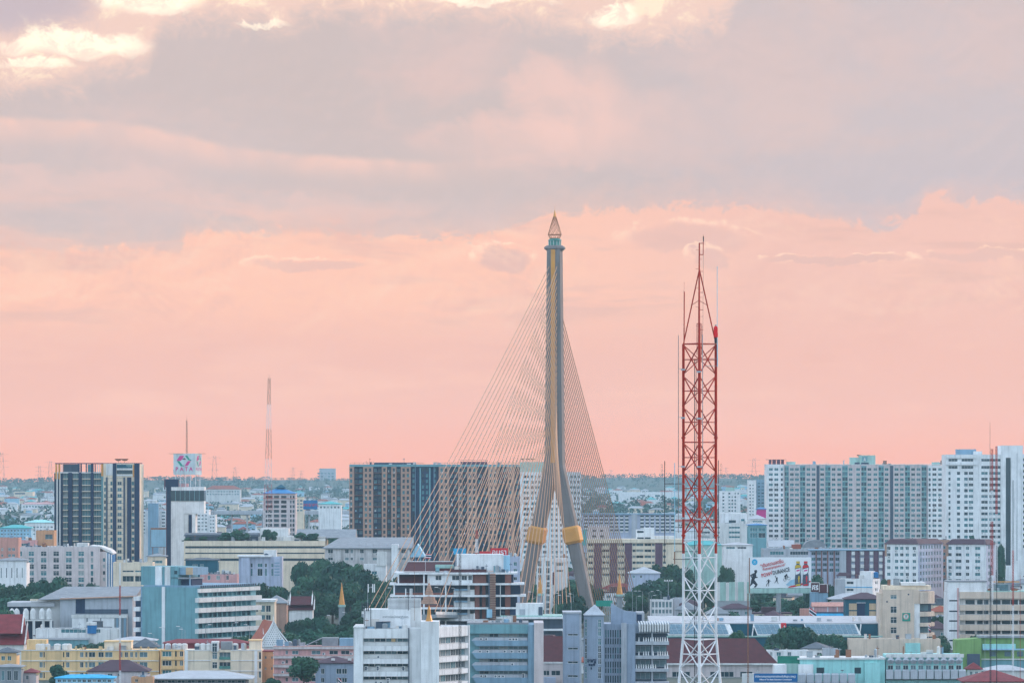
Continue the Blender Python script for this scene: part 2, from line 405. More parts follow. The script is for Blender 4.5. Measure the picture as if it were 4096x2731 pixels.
class Bld:
    """a building: root empty on the ground at photo column xref and distance Y; px() / z() turn photo columns and rows into metres"""
    def __init__(s, name, label, cat, Y, xref, rot=0.0, group=None):
        s.Y = Y; s.s = Y / F; s.xref = xref; s.rot = R(rot)
        s.root = empty(name, (X(xref, Y), Y, 0.0), s.rot)
        tag(s.root, label, cat, group); s.nwin = 0
    def px(s, x): return (x - s.xref) * s.s / math.cos(s.rot)
    def sd(s, x, xc): return (x - xc) * s.s / abs(math.sin(s.rot))       # distance along a receding side, from its corner column
    def z(s, y): return H - (y - YH) * s.s
    def foot(s, d, x0, x1):
        FOOT.append((X(x0, s.Y) - 2, X(x1, s.Y) + 2, s.Y - (70 if s.Y < 3000 else 3), s.Y + d + 3)); LAND.append((s.root.name.split('.')[0].replace('_', ' '), x0, x1, s.Y)); return s
    def part(s, name, mb, m, parent=None, label=None):
        o = obj(name, mb, m, parent or s.root)
        if label: o['label'] = label
        return o
    def box(s, name, x0, x1, d0, d1, y0, y1, m, parent=None):
        """box in photo columns x0..x1 and rows y0 (top)..y1 (bottom; None = ground), metres in depth"""
        return s.part(name, MB().box(s.px(x0), s.px(x1), d0, d1, 0.0 if y1 is None else s.z(y1), s.z(y0)), m, parent)
    def face(s, u0, u1, z0, z1, holes, t, m, side='F', at=0.0, fm=None, name='wall', gl=(0, 0, 0, 1, 1, 1, 2, 3), rec=0.22, style='slide', wname='window'):
        """wall sheet with real openings. holes: (u0, u1, z0, z1, kind); kind 'w' = window set in, 'b' = open balcony, 'o' = open"""
        if side == 'F': fr = lambda u, w, z: (u, at + w, z)
        elif side == 'R': fr = lambda u, w, z: (at - w, u, z)
        else: fr = lambda u, w, z: (at + w, u, z)
        us = sorted({round(x, 4) for h in holes for x in h[:2]} | {u0, u1}); zs = sorted({round(x, 4) for h in holes for x in h[2:4]} | {z0, z1})
        us = [x for x in us if u0 - 1e-3 <= x <= u1 + 1e-3]; zs = [x for x in zs if z0 - 1e-3 <= x <= z1 + 1e-3]
        occ = np.zeros((len(zs), len(us)), bool); iu = {round(x, 4): i for i, x in enumerate(us)}; iz = {round(x, 4): i for i, x in enumerate(zs)}
        for h in holes:
            a, b, c, d = (iu.get(round(h[0], 4)), iu.get(round(h[1], 4)), iz.get(round(h[2], 4)), iz.get(round(h[3], 4)))
            if None in (a, b, c, d): continue
            occ[c:d, a:b] = True
        mb = MB()
        for j in range(len(zs) - 1):
            i = 0
            while i < len(us) - 1:
                if occ[j, i]: i += 1; continue
                k = i
                while k < len(us) - 1 and not occ[j, k]: k += 1
                mb.add([fr(us[i], 0, zs[j]), fr(us[k], 0, zs[j]), fr(us[k], 0, zs[j + 1]), fr(us[i], 0, zs[j + 1])], [(0, 1, 2, 3)]); i = k
        def rev(a, b, c, d, e):
            mb.add([fr(a, 0, c), fr(b, 0, d), fr(b, e, d), fr(a, e, c)], [(0, 1, 2, 3)])
        for h in holes:
            a, b, c, d = h[:4]
            rev(a, b, c, c, t); rev(a, b, d, d, t); rev(a, a, c, d, t); rev(b, b, c, d, t)
        rev(u0, u1, z0, z0, t); rev(u0, u1, z1, z1, t); rev(u0, u0, z0, z1, t); rev(u1, u1, z0, z1, t)
        wall = s.part(name, mb, m)
        fm = fm or offwhite; rz = {'F': 0, 'R': R(90), 'L': R(-90)}[side]
        for h in holes:
            kind = h[4]
            if kind == 'o': continue
            a, b, c, d = h[:4]; st = h[5] if len(h) > 5 else style
            depth = rec if kind == 'w' else t - .01
            gi = random.choice(gl)
            me = window_mesh(b - a, d - c, st, gi, fm)
            s.nwin += 1
            o = bpy.data.objects.new(wname, me); COL.objects.link(o); o.parent = s.root
            o.location = fr((a + b) / 2, depth, (c + d) / 2); o.rotation_euler = (0, 0, rz)
        if s.s < .15 and len(holes) > 6:
            for h in holes:
                if h[4] == 'w' and side == 'F' and h[1] - h[0] > 1.2 and random.random() < .13: aircon(s, [(s.xref + (random.uniform(h[0] + .4, h[1] - .4)) * math.cos(s.rot) / s.s, YH + (H - h[2] + .45) / s.s)], at - .4)
        return wall
    def front(s, x0, x1, y0, y1, cols, rows, t=0.4, m=white, at=0.0, kind='w', skip=None, **kw):
        """front wall between photo columns / rows with a grid of openings; cols: (xa, xb[, kind[, style]]), rows: (ya, yb)"""
        hs = []
        for ci, c in enumerate(cols):
            for ri, r in enumerate(rows):
                if skip and skip(ci, ri): continue
                kd = c[2] if len(c) > 2 else kind
                hs.append((s.px(c[0]), s.px(c[1]), s.z(r[1]), s.z(r[0]), kd) + tuple(c[3:4]))
        return s.face(s.px(x0), s.px(x1), 0.0 if y1 is None else s.z(y1), s.z(y0), hs, t, m, 'F', at, **kw)
    def rside(s, xc, xe, y0, y1, cols, rows, t=0.4, m=white, at=None, **kw):
        """receding right wall from corner column xc to xe (photo columns)"""
        hs = [(s.sd(c[0], xc), s.sd(c[1], xc), s.z(r[1]), s.z(r[0]), 'w') + tuple(c[3:4]) for c in cols for r in rows]
        return s.face(0.02, s.sd(xe, xc), 0.0 if y1 is None else s.z(y1), s.z(y0), hs, t, m, 'R', s.px(xc) if at is None else at, **kw)
def rows(y0, pitch, n, h): return [(y0 + pitch * k, y0 + pitch * k + h) for k in range(n)]
def cols(x0, pitch, n, w): return [(x0 + pitch * k, x0 + pitch * k + w) for k in range(n)]
def thing(name, mb, mats, loc, label, cat, group=None, rz=0.0, smooth=False):
    o = obj(name, mb, mats, None, loc, rz, smooth); return tag(o, label, cat, group)
# ------------------------------------------------------------------ ground and haze
gm = mat('ground', (.10, .12, .10), .95, .4, .01, 0)
g = MB().add([(-9000, -200, 0), (9000, -200, 0), (9000, 12150, 0), (-9000, 12150, 0)], [(0, 1, 2, 3)])
tag(obj('ground', g, gm), kind='structure')
hills = MB(); HN = 60
def hillz(x): return 15 + 4 * math.sin(x * .0021 + 1.0) + 2.5 * math.sin(x * .0057) + 1.0 * math.sin(x * .013 + 2)
hv = []
for k in range(HN + 1):
    x = -1900 + 3800 * k / HN; z = hillz(x); hv += [(x, 10300, -.5), (x, 11000, z * .75), (x, 11700, z), (x, 12150, z * .9)]
hills.add(hv, [(4 * k + j, 4 * k + 4 + j, 4 * k + 5 + j, 4 * k + 1 + j) for k in range(HN) for j in range(3)])
tag(obj('hills', hills, mat('hill_ground', (.05, .09, .07), .95, .3, .004)), kind='structure')
hz = bpy.data.materials.new('haze'); hz.use_nodes = True
hz.node_tree.nodes.clear()
pv = hz.node_tree.nodes.new('ShaderNodeVolumePrincipled'); ho = hz.node_tree.nodes.new('ShaderNodeOutputMaterial')
pv.inputs['Color'].default_value = (.47, .73, .87, 1); pv.inputs['Density'].default_value = 5.2e-5; pv.inputs['Anisotropy'].default_value = 0.0
hz.node_tree.links.new(pv.outputs[0], ho.inputs['Volume'])
hb = obj('haze', MB().box(-9200, 9200, -400, 12300, -1, 176), hz)
tag(hb, 'even pale blue evening haze over the whole town', 'haze', kind='stuff')
# ------------------------------------------------------------------ cable-stayed bridge
BR = empty('cable_stayed_bridge', (17.1, 2000.0, 0.0), R(-11.2))
tag(BR, 'cable-stayed bridge with one tall grey inverted-Y pylon, golden crown and fans of cables', 'bridge')
def octo(w, d, ch, cu, z, cv=0.0):
    a, b = w / 2, d / 2
    return [(cu - a + ch, cv - b, z), (cu + a - ch, cv - b, z), (cu + a, cv - b + ch, z), (cu + a, cv + b - ch, z), (cu + a - ch, cv + b, z), (cu - a + ch, cv + b, z), (cu - a, cv + b - ch, z), (cu - a, cv - b + ch, z)]
def legc(z): return 7.2 + (36.8 - z) * 0.222
shaft = MB().loft([octo(7.6, 8.2, 1.0, 0, 63.0), octo(7.1, 8.0, 1.0, 0, 72.0), octo(6.3, 7.8, .9, 0, 105), octo(5.3, 7.4, .8, 0, 151.0)])
py = obj('pylon_shaft', shaft, pylon_c, BR)
for sx in (-1, 1):
    leg = MB().loft([octo(4.0, 6.0, .7, sx * legc(0), 0), octo(4.9, 6.8, .8, sx * legc(30), 30), octo(5.5, 7.6, .9, sx * legc(52), 52), octo(5.4, 8.1, .9, sx * legc(68), 68)])
    lg = obj('pylon_leg', leg, pylon_c, BR)
    def ring(z, k, sl):
        return [(x + 0, y, zz + sl * (x - sx * legc(z))) for x, y, zz in octo(4.95 * k, 7.0 * k, .9, sx * legc(z), z)]
    obj('golden_collar', MB().loft([ring(33.2, 1.05, sx * .20), ring(34.2, 1.30, sx * .20), ring(39.2, 1.30, sx * .20), ring(40.0, 1.05, sx * .20)]), gold_paint, lg)
st = MB()
for z0, z1, d0, d1 in ((65.5, 105, 8.1, 7.8), (105, 150.6, 7.8, 7.4)):
    st.add([(-.85, -d0 / 2 - .12, z0), (.85, -d0 / 2 - .12, z0), (.85, -d1 / 2 - .12, z1), (-.85, -d1 / 2 - .12, z1), (-.85, -d0 / 2 + .4, z0), (.85, -d0 / 2 + .4, z0), (.85, -d1 / 2 + .4, z1), (-.85, -d1 / 2 + .4, z1)],
           [(0, 1, 2, 3), (0, 3, 7, 4), (1, 5, 6, 2), (0, 4, 5, 1), (3, 2, 6, 7)])
obj('golden_stripe', st, gold_paint, py)
obj('ledge', MB().lathe([(3.2, 150.0), (4.4, 151.0), (4.2, 151.7), (3.4, 152.2), (3.2, 152.3)], 8, rot=R(22.5)), pylon_c, py)
cr = obj('lookout_room', MB().lathe([(2.5, 152.2), (2.5, 154.2), (2.9, 154.3), (2.2, 154.9), (1.9, 155.2)], 12), glassgreen, BR)
for k in range(12):
    a = 2 * math.pi * k / 12
    obj('mullion', MB().tube((2.55 * math.cos(a), 2.55 * math.sin(a), 152.2), (2.55 * math.cos(a), 2.55 * math.sin(a), 154.2), .12, 4), offwhite, cr)
def crr(z):
    pts = [(155.1, 1.95), (156.6, 2.75), (160.5, 1.6), (163.6, .62)]
    for (za, ra), (zb, rb) in zip(pts, pts[1:]):
        if z <= zb: return ra + (rb - ra) * max(0, (z - za)) / (zb - za)
    return .6
lat = MB(); NB = 9
zs = [155.1, 156.6, 157.9, 159.1, 160.2, 161.2, 162.1, 162.9, 163.6]
for i in range(len(zs) - 1):
    for k in range(NB):
        for dr in (-1, 1):
            a0 = 2 * math.pi * (k + .5 * (i % 2)) / NB; a1 = a0 + dr * math.pi / NB
            ra, rb = crr(zs[i]), crr(zs[i + 1])
            lat.tube((ra * math.cos(a0), ra * math.sin(a0), zs[i]), (rb * math.cos(a1), rb * math.sin(a1), zs[i + 1]), .08, 4)
for z in (155.15, 156.6, 163.6):
    for k in range(NB):
        a0, a1 = 2 * math.pi * k / NB, 2 * math.pi * (k + 1) / NB
        lat.tube((crr(z) * math.cos(a0), crr(z) * math.sin(a0), z), (crr(z) * math.cos(a1), crr(z) * math.sin(a1), z), .14, 4)
crown = obj('golden_lattice_crown', lat, mat('crown_gold', (.30, .11, .04), .5, .1), BR)
obj('crown_tip', MB().lathe([(.68, 163.4), (.5, 164.6), (.06, 166.6), (.02, 168.2)], 8), gold, crown)
cn = mat('pylon_core', (.30, .34, .38), .8, .1)
NC = 28
def deckz(y): return 4.6 + 9.2 * min(1.0, max(0.0, (-26 - y) / 259.0))
for k in range(NC):
    zt = 143.7 - (143.7 - 72.3) * k / (NC - 1); dd = -285 + (285 - 27) * k / (NC - 1)
    yd = 8.0 - .6 * (zt - 72) / 72
    for sx in (-1, 1):
        p, q = Vector((sx * 1.6, -yd / 2, zt)), Vector((sx * 12.0, dd, deckz(dd) + .8))
        mb = MB(); N = 6; L = (q - p).length
        pts = [p.lerp(q, i / N) - Vector((0, 0, 4 * (i / N) * (1 - i / N) * L * .006)) for i in range(N + 1)]
        for a, b in zip(pts, pts[1:]): mb.tube(a, b, .14, 5)
        obj('stay_cable', mb, cable_m, BR)
    dq = 200 - (200 - 62) * k / (NC - 1)
    p, q = Vector((0, yd / 2, zt - 11)), Vector((0, dq, 1.0))
    obj('back_stay_cable', MB().tube(p, q, .165, 5), cable_m, BR)
dk = MB().loft([[(x, y, deckz(y) + z) for x, z in ((-13.2, -1.0), (-9, -2.0), (9, -2.0), (13.2, -1.0), (13.2, 0), (-13.2, 0))] for y in (-288, -200, -110, -26, 20)])
deck = obj('deck', dk, concrete, BR)
for sx in (-1, 1):
    obj('parapet', MB().loft([[(sx * 13.0 - .15, y, deckz(y)), (sx * 13.0 + .15, y, deckz(y)), (sx * 13.0 + .15, y, deckz(y) + 1), (sx * 13.0 - .15, y, deckz(y) + 1)] for y in (-288, -26, 20)]), offwhite, deck)
    for k in range(10):
        y = -280 + k * 28; z0 = deckz(y)
        lp = obj('lamp_post', MB().tube((sx * 12.8, y, z0), (sx * 12.8, y, z0 + 9), .1, 5, .06).tube((sx * 12.8, y, z0 + 9), (sx * 11.4, y, z0 + 9.3), .06, 4), steel, deck)
        obj('lamp_head', MB().box(sx * 11.4 - .5, sx * 11.4 + .5, y - .25, y + .25, z0 + 9.2, z0 + 9.4), whitesteel, lp)
for y in (-250, -160, -60):
    obj('pier', MB().box(-6, 6, y - 1.2, y + 1.2, 0, deckz(y) - 1.9), concrete, BR)
FOOT.append((-85, 60, 1700, 2230))
# golden spires at the bridge heads
def spire(px, ytip, yb, yped, wpx, Y, label):
    s = Y / F; r = empty('golden_spire', (X(px, Y), Y, 0)); tag(r, label, 'spire')
    zt, zb, zp = Z(ytip, Y), Z(yb, Y), Z(yped, Y); w = wpx * s / 2
    obj('cone', MB().lathe([(w, zb), (w * .82, zb + (zt - zb) * .18), (w * .3, zb + (zt - zb) * .7), (.03, zt)], 10), gold, r)
    obj('ledge', MB().box(-w * 1.25, w * 1.25, -w * 1.25, w * 1.25, zb - .9, zb), palegreen, r)
    obj('pedestal', MB().loft([octo(w * 2, w * 2, .3, 0, 0), octo(w * 2, w * 2, .3, 0, zb - .9)]), concrete, r)
spire(1367, 2327, 2417, 2470, 24, 1960, 'slim golden spire on a grey pedestal among trees left of the terraced hotel')
spire(2161, 2298, 2372, 2420, 22, 1985, 'golden spire between the two pylon legs, in front of the white apartment block')
spire(2478, 2290, 2375, 2425, 24, 2090, 'golden spire on a pedestal under the back-stay cables right of the pylon')

# ------------------------------------------------------------------ big red and white radio mast
def mast_node(): pass
MY = 600.0; MS = MY / F
M0 = empty('radio_mast', (X(2800, MY), MY, 0)); tag(M0, 'tall triangular lattice radio mast, red above and white below, standing nearest', 'mast')
def mz(y): return H - (y - YH) * MS
def legpos(k, y):
    e = 0.0
    if y > 2541: e = (y - 2541) / 190.0 * 18 * MS
    sp = 1.0 + max(0, (1700 - y)) * 0.00001
    if k == 0: return Vector((-(65 * MS + e), 1.1, mz(y)))
    if k == 1: return Vector((65 * MS + e, 1.1, mz(y)))
    return Vector((-5 * MS, -2.2 - e * .6, mz(y)))
ZB = 3800   # row of the foot, far below the frame
def legbase(k, y):
    return legpos(k, y)
nodes_red = [1375, 1500, 1626, 1750]; 
node_list = [1375, 1500, 1626, 1750, 1768, 1890, 2015, 2141, 2158]
yy = 2158
node_list += [2300, 2420, 2541, 2555, 2675, 2800, 2930, 3060, 3200]
HOR = {1375, 1768, 2158, 2555}
for k in range(3):
    pieces = [(1375, 1760, redsteel), (1760, 2213, redsteel), (2213, 2541, whitesteel), (2541, 2800, whitesteel), (2800, 3900, whitesteel)]
    for a, b, m in pieces:
        obj('leg', MB().tube(legpos(k, b), legpos(k, a), .165 if k < 2 else .185, 8), m, M0)
    for yf in (1750, 2141, 2541):
        p = legpos(k, yf); obj('flange', MB().tube(p - Vector((0, 0, .12)), p + Vector((0, 0, .12)), .24, 8), redsteel if yf < 2213 else whitesteel, M0)
def brace(p, q, r, m): obj('brace', MB().tube(p, q, r, 5), m, M0)
for a, b in ((0, 2), (2, 1), (0, 1)):
    for y0, y1 in zip(node_list, node_list[1:]):
        m = redsteel if (y0 + y1) / 2 < 2213 else whitesteel
        ya = y0 + 4; yb = y1 - 4
        if y0 in HOR: brace(legpos(a, y0), legpos(b, y0), .08, m)
        if y1 - y0 < 40: continue
        ym = (y0 + y1) / 2
        mid = (legpos(a, ym) + legpos(b, ym)) / 2
        thin = .06 if (a, b) == (0, 1) else .085
        for (k1, k2) in ((a, b), (b, a)):
            brace(legpos(k1, ya), mid, thin, m); brace(mid, legpos(k1, yb), thin, m)
        brace(legpos(a, ym), legpos(b, ym), .06, m)
        obj('gusset', MB().box(mid.x - .14, mid.x + .14, mid.y - .03, mid.y + .03, mid.z - .14, mid.z + .14), m, M0)
apex = Vector((-3 * MS, -.4, mz(1078)))
for k in range(3): obj('cap_strut', MB().tube(legpos(k, 1375), apex, .075, 6), redsteel, M0)
pole = obj('top_pole', MB().tube(Vector((-6 * MS, -.4, mz(1390))), Vector((-3 * MS, -.4, mz(972))), .085, 8), redsteel, M0)
for k in range(9):
    y = 1000 + k * 38; zz = mz(y); sg = 1 if k % 2 else -1
    obj('step', MB().tube((-4 * MS, -.4, zz), (-4 * MS + sg * .42, -.4, zz), .022, 4), redsteel, pole)
for y in (1218, 1200):
    pass
for sg, yq in ((-1, 1221), (1, 1221)):
    obj('strut', MB().tube((-5 * MS, -.4, mz(1202)), ((-34 if sg < 0 else 30) * MS, .2, mz(yq)), .035, 5), redsteel, pole)
rod = obj('antenna_rod', MB().tube((12 * MS, -.45, mz(1020)), (13 * MS, -.45, mz(947)), .05, 6).tube((13 * MS, -.45, mz(947)), (13 * MS, -.45, mz(938)), .015, 4), redsteel, M0)
obj('dark_whip', MB().tube((13 * MS, -.45, mz(968)), (13 * MS, -.45, mz(946)), .065, 6), blacksteel, rod)
for y in (974, 1019, 1086, 1170, 1240, 1319):
    obj('bracket', MB().tube((-6 * MS, -.4, mz(y)), (13 * MS, -.45, mz(y)), .05 if y < 1030 else .03, 5), redsteel, rod)
obj('feeder', MB().tube((13 * MS, -.45, mz(1020)), (11 * MS, -.45, mz(1300)), .018, 4).tube((11 * MS, -.45, mz(1300)), (3 * MS, -1.2, mz(1430)), .018, 4), blacksteel, rod)
lpole = obj('antenna_pole', MB().tube((-63 * MS, .9, mz(1390)), (-62 * MS, .9, mz(1166)), .07, 7).tube((-62 * MS, .9, mz(1166)), (-62 * MS, .9, mz(1131)), .015, 4), redsteel, M0)
obj('antenna_tip', MB().tube((-65 * MS, .9, mz(1131)), (-59 * MS, .9, mz(1131)), .02, 4).tube((-69 * MS, .9, mz(1165)), (-63 * MS, .9, mz(1160)), .012, 4), redsteel, lpole)
obj('blue_antenna_rod', MB().tube((71 * MS, .9, mz(1465)), (70 * MS, .9, mz(1345)), .06, 6).tube((70 * MS, .9, mz(1345)), (70 * MS, .9, mz(1064)), .035, 6), bluerod, M0)
bc = obj('warning_beacon', MB().lathe([(.10, mz(1350)), (.26, mz(1347)), (.27, mz(1331)), (.24, mz(1329)), (.24, mz(1326)), (.25, mz(1324)), (.25, mz(1310)), (.12, mz(1303))], 10, (64 * MS, .8)), beacon, M0)
obj('beacon_base', MB().lathe([(.16, mz(1372)), (.16, mz(1350))], 8, (64 * MS, .8)), blacksteel, bc)
obj('beacon_cap', MB().lathe([(.11, mz(1303)), (.11, mz(1298))], 8, (64 * MS, .8)), steel, bc)
obj('platform', MB().tube((2 * MS, -1.6, mz(1296)), (-14 * MS, -1.6, mz(1296)), .05, 5).tube((-14 * MS, -1.6, mz(1296)), (-14 * MS, -1.6, mz(1420)), .045, 5).tube((5 * MS, -1.6, mz(1296)), (5 * MS, -1.6, mz(1420)), .045, 5).box(-8 * MS, 0, -1.75, -1.45, mz(1400), mz(1296)), redsteel, M0)
# long whip antennas on out-riggers
def whip(dxp, y0, y1, yb, col, r=.045, loops=(), name='whip_antenna', dy=.3):
    o = obj(name, MB().tube((dxp * MS, dy, mz(y1)), (dxp * MS, dy, mz(y0)), r, 6), col, M0)
    for yc in loops:
        sx = -1 if dxp < 0 else 1
        x0, x1 = (dxp + sx * 9) * MS, (dxp + sx * 14) * MS
        lo = MB()
        pts = [(x0, mz(yc - 26)), (x1, mz(yc - 26)), (x1, mz(yc + 26)), (x0, mz(yc + 26))]
        for (a, b), (c, d) in zip(pts, pts[1:] + pts[:1]): lo.tube((a, dy, b), (c, dy, d), .014, 4)
        lo.tube((dxp * MS, dy, mz(yc)), (x1, dy, mz(yc)), .018, 4)
        obj('dipole_loop', lo, col, o)
    return o
whip(-86, 1340, 2130, 0, mat('weathered_pole', (.28, .24, .22), .7, .4, 1.5), .04)
whip(-141, 1843, 2250, 0, blacksteel, .045, (1882, 1985))
whip(-101, 1850, 2205, 0, bluerod, .045)
obj('antenna_base', MB().tube((-101 * MS, .3, mz(2205)), (-101 * MS, .3, mz(2255)), .07, 6), rust, M0)
whip(74, 1840, 2170, 0, blacksteel, .04, (1880,))
for y, x0, x1 in ((1934, -143, -58), (2174, -143, -58), (2205, -100, -5), (2236, -108, -5)):
    obj('boom', MB().tube((x0 * MS, .3, mz(y)), (x1 * MS, .5, mz(y)), .04, 5), blacksteel, M0)
for y, x0, x1 in ((1478, -88, -60), (1671, -88, -60), (1866, -88, -60), (2072, -88, -60), (1937, -75, -58), (1937, 55, 76), (2170, 55, 80), (1488, -16, 2), (1674, -16, 4), (1866, -16, 4), (2074, -18, 2)):
    obj('clamp', MB().box(min(x0, x1) * MS + .35, max(x0, x1) * MS, -.2, .5, mz(y) - .09, mz(y) + .09).tube((x0 * MS, .3, mz(y - 3)), (x1 * MS, .3, mz(y - 3)), .03, 4) if x0 < -40 or x0 > 40 else MB().box(x0 * MS, x1 * MS, -2.5, -2.3, mz(y) - .1, mz(y) + .1), steel, M0)
obj('ladder', MB().tube((-22 * MS, -.6, mz(3600)), (-22 * MS, -.6, mz(1440)), .05, 5).tube((-16 * MS, -.6, mz(3600)), (-16 * MS, -.6, mz(1440)), .03, 5), blacksteel, M0)
obj('feeder_cable', MB().tube((13 * MS, -1.7, mz(3600)), (9 * MS, -1.7, mz(1900)), .035, 5).tube((9 * MS, -1.7, mz(1900)), (8 * MS, -1.7, mz(1340)), .05, 5), steel, M0)
obj('side_frame', MB().tube((12 * MS, -1.2, mz(1434)), (68 * MS, .9, mz(1434)), .03, 4).tube((12 * MS, -1.2, mz(1464)), (68 * MS, .9, mz(1464)), .03, 4).tube((12 * MS, -1.2, mz(1464)), (40 * MS, 0, mz(1434)), .025, 4).tube((40 * MS, 0, mz(1434)), (40 * MS, 0, mz(1464)), .025, 4), steel, M0)
# ------------------------------------------------------------------ building kit
def simple(name, label, cat, Y, x0, x1, yt, m, cs=(), rs=(), d=12.0, t=0.35, roofm=greyroof, par=0.9, ybot=None, rot=0.0, xs=None, scs=(), srs=None, sm=None, group=None, hip=None, over=0.5, **kw):
    """plain block: front wall with set-in windows, solid body, roof deck and parapet or a hipped roof; xs = far column of a visible right side"""
    xr = x1
    b = Bld(name, label, cat, Y, xr, rot, group)
    zt = b.z(yt); zb = 0.0
    if rot and xs: d = b.sd(xs, x1)
    b.front(x0, x1, yt, None, list(cs), list(rs), t, m, **kw)
    inner = .4 if (rot and xs) else 0.0
    b.part('body', MB().box(b.px(x0) + .01, b.px(x1) - inner - .01, t + .003, d, 0, zt - par), sm or m)
    b.part('roof_deck', MB().box(b.px(x0) + .02, b.px(x1) - inner - .02, t + .01, d - .01, zt - par, zt - par + .12), roofm)
    if rot and xs:
        b.rside(x1, xs, yt, None, list(scs), list(srs if srs is not None else rs), .38, sm or m, **kw)
    if hip is None:
        pw = MB().box(b.px(x0) + .005, b.px(x0) + .25, t + .01, d - .26, zt - par + .12, zt - .01).box(b.px(x0) + .005, b.px(x1) - inner - .005, d - .25, d, zt - par + .12, zt - .01)
        if not inner: pw.box(b.px(x1) - .25, b.px(x1) - .005, t + .01, d - .26, zt - par + .12, zt - .01)
        b.part('parapet', pw, m)
    else:
        yr, hm = hip
        b.part('roof', MB().hip(b.px(x0) - over, b.px(x1) + over, -over, d + over, zt + .26, b.z(yr)), hm)
    if hip is None and Y < 3000: clutter(b, b.px(x0) + .8, b.px(x1) - .8 - inner, t + 1.0, d - 1.0, zt - par + .12, int(3 + (x1 - x0) * b.s * .35))
    b.foot(d, x0, max(x1, xs or x1)); b.d = d
    return b
CLUT = {}
def clutter(b, xa, xb, d0, d1, z, n):
    """roof plant, hatches, pipes and low sheds scattered over a flat roof"""
    if xb - xa < 1.5 or d1 - d0 < 1: return
    for _ in range(min(n, 14)):
        w, dd_, h = random.uniform(.5, 2.2), random.uniform(.5, 1.6), random.choice((.5, .7, .9, 1.2, 1.8, 2.2)); x = random.uniform(xa + w / 2, max(xa + w / 2, xb - w / 2)); y = random.uniform(d0, max(d0, min(d1, d0 + 5) - dd_))
        m = random.choice((offwhite, concrete, grey, tankw, darkgrey, steel, rust, bluegrey))
        if random.random() < .3: mb = MB().tube((x, y, z), (x, y, z + h * 1.6), .06, 5).box(x - .5, x + .5, y - .05, y + .05, z + h * 1.2, z + h * 1.3)
        elif random.random() < .35: mb = MB().lathe([(w * .4, z), (w * .42, z + h), (w * .1, z + h * 1.2)], 8, (x, y))
        else: mb = MB().box(x - w / 2, x + w / 2, y, y + dd_, z, z + h).box(x - w / 2 - .08, x + w / 2 + .08, y - .08, y + dd_ + .08, z + h, z + h + .08)
        b.part('roof_unit', mb, m)
def slabs(b, cs, rs, hpx, out, m, name='balcony_slab', ext=0.0):
    """projecting slab under each opening"""
    cache = {}
    for c in cs:
        for r in rs:
            w = b.px(c[1]) - b.px(c[0]) + 2 * ext; k = round(w, 3)
            if k not in cache: cache[k] = MB().box(-w / 2, w / 2, -out, .12, -hpx * b.s, 0).mesh(name, m)
            o = bpy.data.objects.new(name, cache[k]); COL.objects.link(o); o.parent = b.root
            o.location = ((b.px(c[0]) + b.px(c[1])) / 2, 0, b.z(r[1]))
ACM = None
def aircon(b, spots, at=-.5, w=.85, h=.75):
    global ACM
    if ACM is None:
        mb = MB().box(-.42, .42, 0, .36, -.36, .36, 0)
        mb.lathe([(.27, 0), (.27, .03)], 12, mi=1)
        n = 24
        for i in range(len(mb.v) - n, len(mb.v)): x, y, z = mb.v[i]; mb.v[i] = (x - .08, -z - .004, y)
        ACM = mb.mesh('air_conditioner', [offwhite, darkgrey])
    for x, y in spots:
        o = bpy.data.objects.new('air_conditioner', ACM); COL.objects.link(o); o.parent = b.root; o.location = (b.px(x), at, b.z(y))
def tank(px, yb, Y, r, h, label, group, m=tankw, dy=6.0, flat=False):
    me = MB().lathe([(r * .94, 0), (r, .1), (r, h * .78), (r * .85, h * .9), (r * .3, h)], 10) if not flat else MB().box(-r, r, -r * .7, r * .7, 0, h)
    return thing('water_tank', me, m, (X(px, Y + dy), Y + dy, Z(yb, Y + dy)), label, 'water tank', group)
def rod(px, y0, y1, Y, r, m, label, name='antenna_pole', cat='antenna', group=None):
    return thing(name, MB().tube((0, 0, 0), (0, 0, Z(y0, Y) - Z(y1, Y)), r, 5, r * .6), m, (X(px, Y), Y, Z(y1, Y)), label, cat, group)
def lattice(px, ytop, ybot, Y, wtop, wbot, bands, label, name='lattice_mast', px_top=None, n=None, rl=.09, cat='mast', whip=0):
    """slim triangular lattice mast; bands: (row from, row to, material)"""
    s = Y / F; r0 = empty(name, (X(px, Y), Y, max(0.0, Z(ybot, Y)))); tag(r0, label, cat)
    z0 = max(0.0, Z(ybot, Y)); zt = Z(ytop, Y); ox = ((px_top or px) - px) * s
    def pos(k, z):
        f = (z - z0) / (zt - z0); w = (wbot + (wtop - wbot) * f) * s / 2
        a = 2 * math.pi * k / 3 + R(-90)
        return Vector((ox * f + w * 1.15 * math.cos(a), w * 1.15 * math.sin(a), z - z0))
    for ya, yb, m in bands:
        za, zb = Z(ya, Y), max(z0, Z(yb, Y))
        for k in range(3): obj('leg', MB().tube(pos(k, zb), pos(k, za), rl, 5), m, r0)
        br = MB(); step = (wbot + wtop) / 2 * s * 1.1; nn = max(1, min(60, int((za - zb) / step)))
        for i in range(nn):
            c0, c1 = zb + (za - zb) * i / nn, zb + (za - zb) * (i + 1) / nn
            for k in range(3):
                a, b2 = (k, (k + 1) % 3) if i % 2 else ((k + 1) % 3, k)
                br.tube(pos(a, c0), pos(b2, c1), rl * .55, 4); br.tube(pos(a, c1), pos(b2, c1), rl * .5, 4)
        obj('bracing', br, m, r0)
    if whip: obj('whip', MB().tube(pos(0, zt), pos(0, zt) + Vector((0, 0, whip * s)), rl * .6, 4), bands[0][2], r0)
    return r0

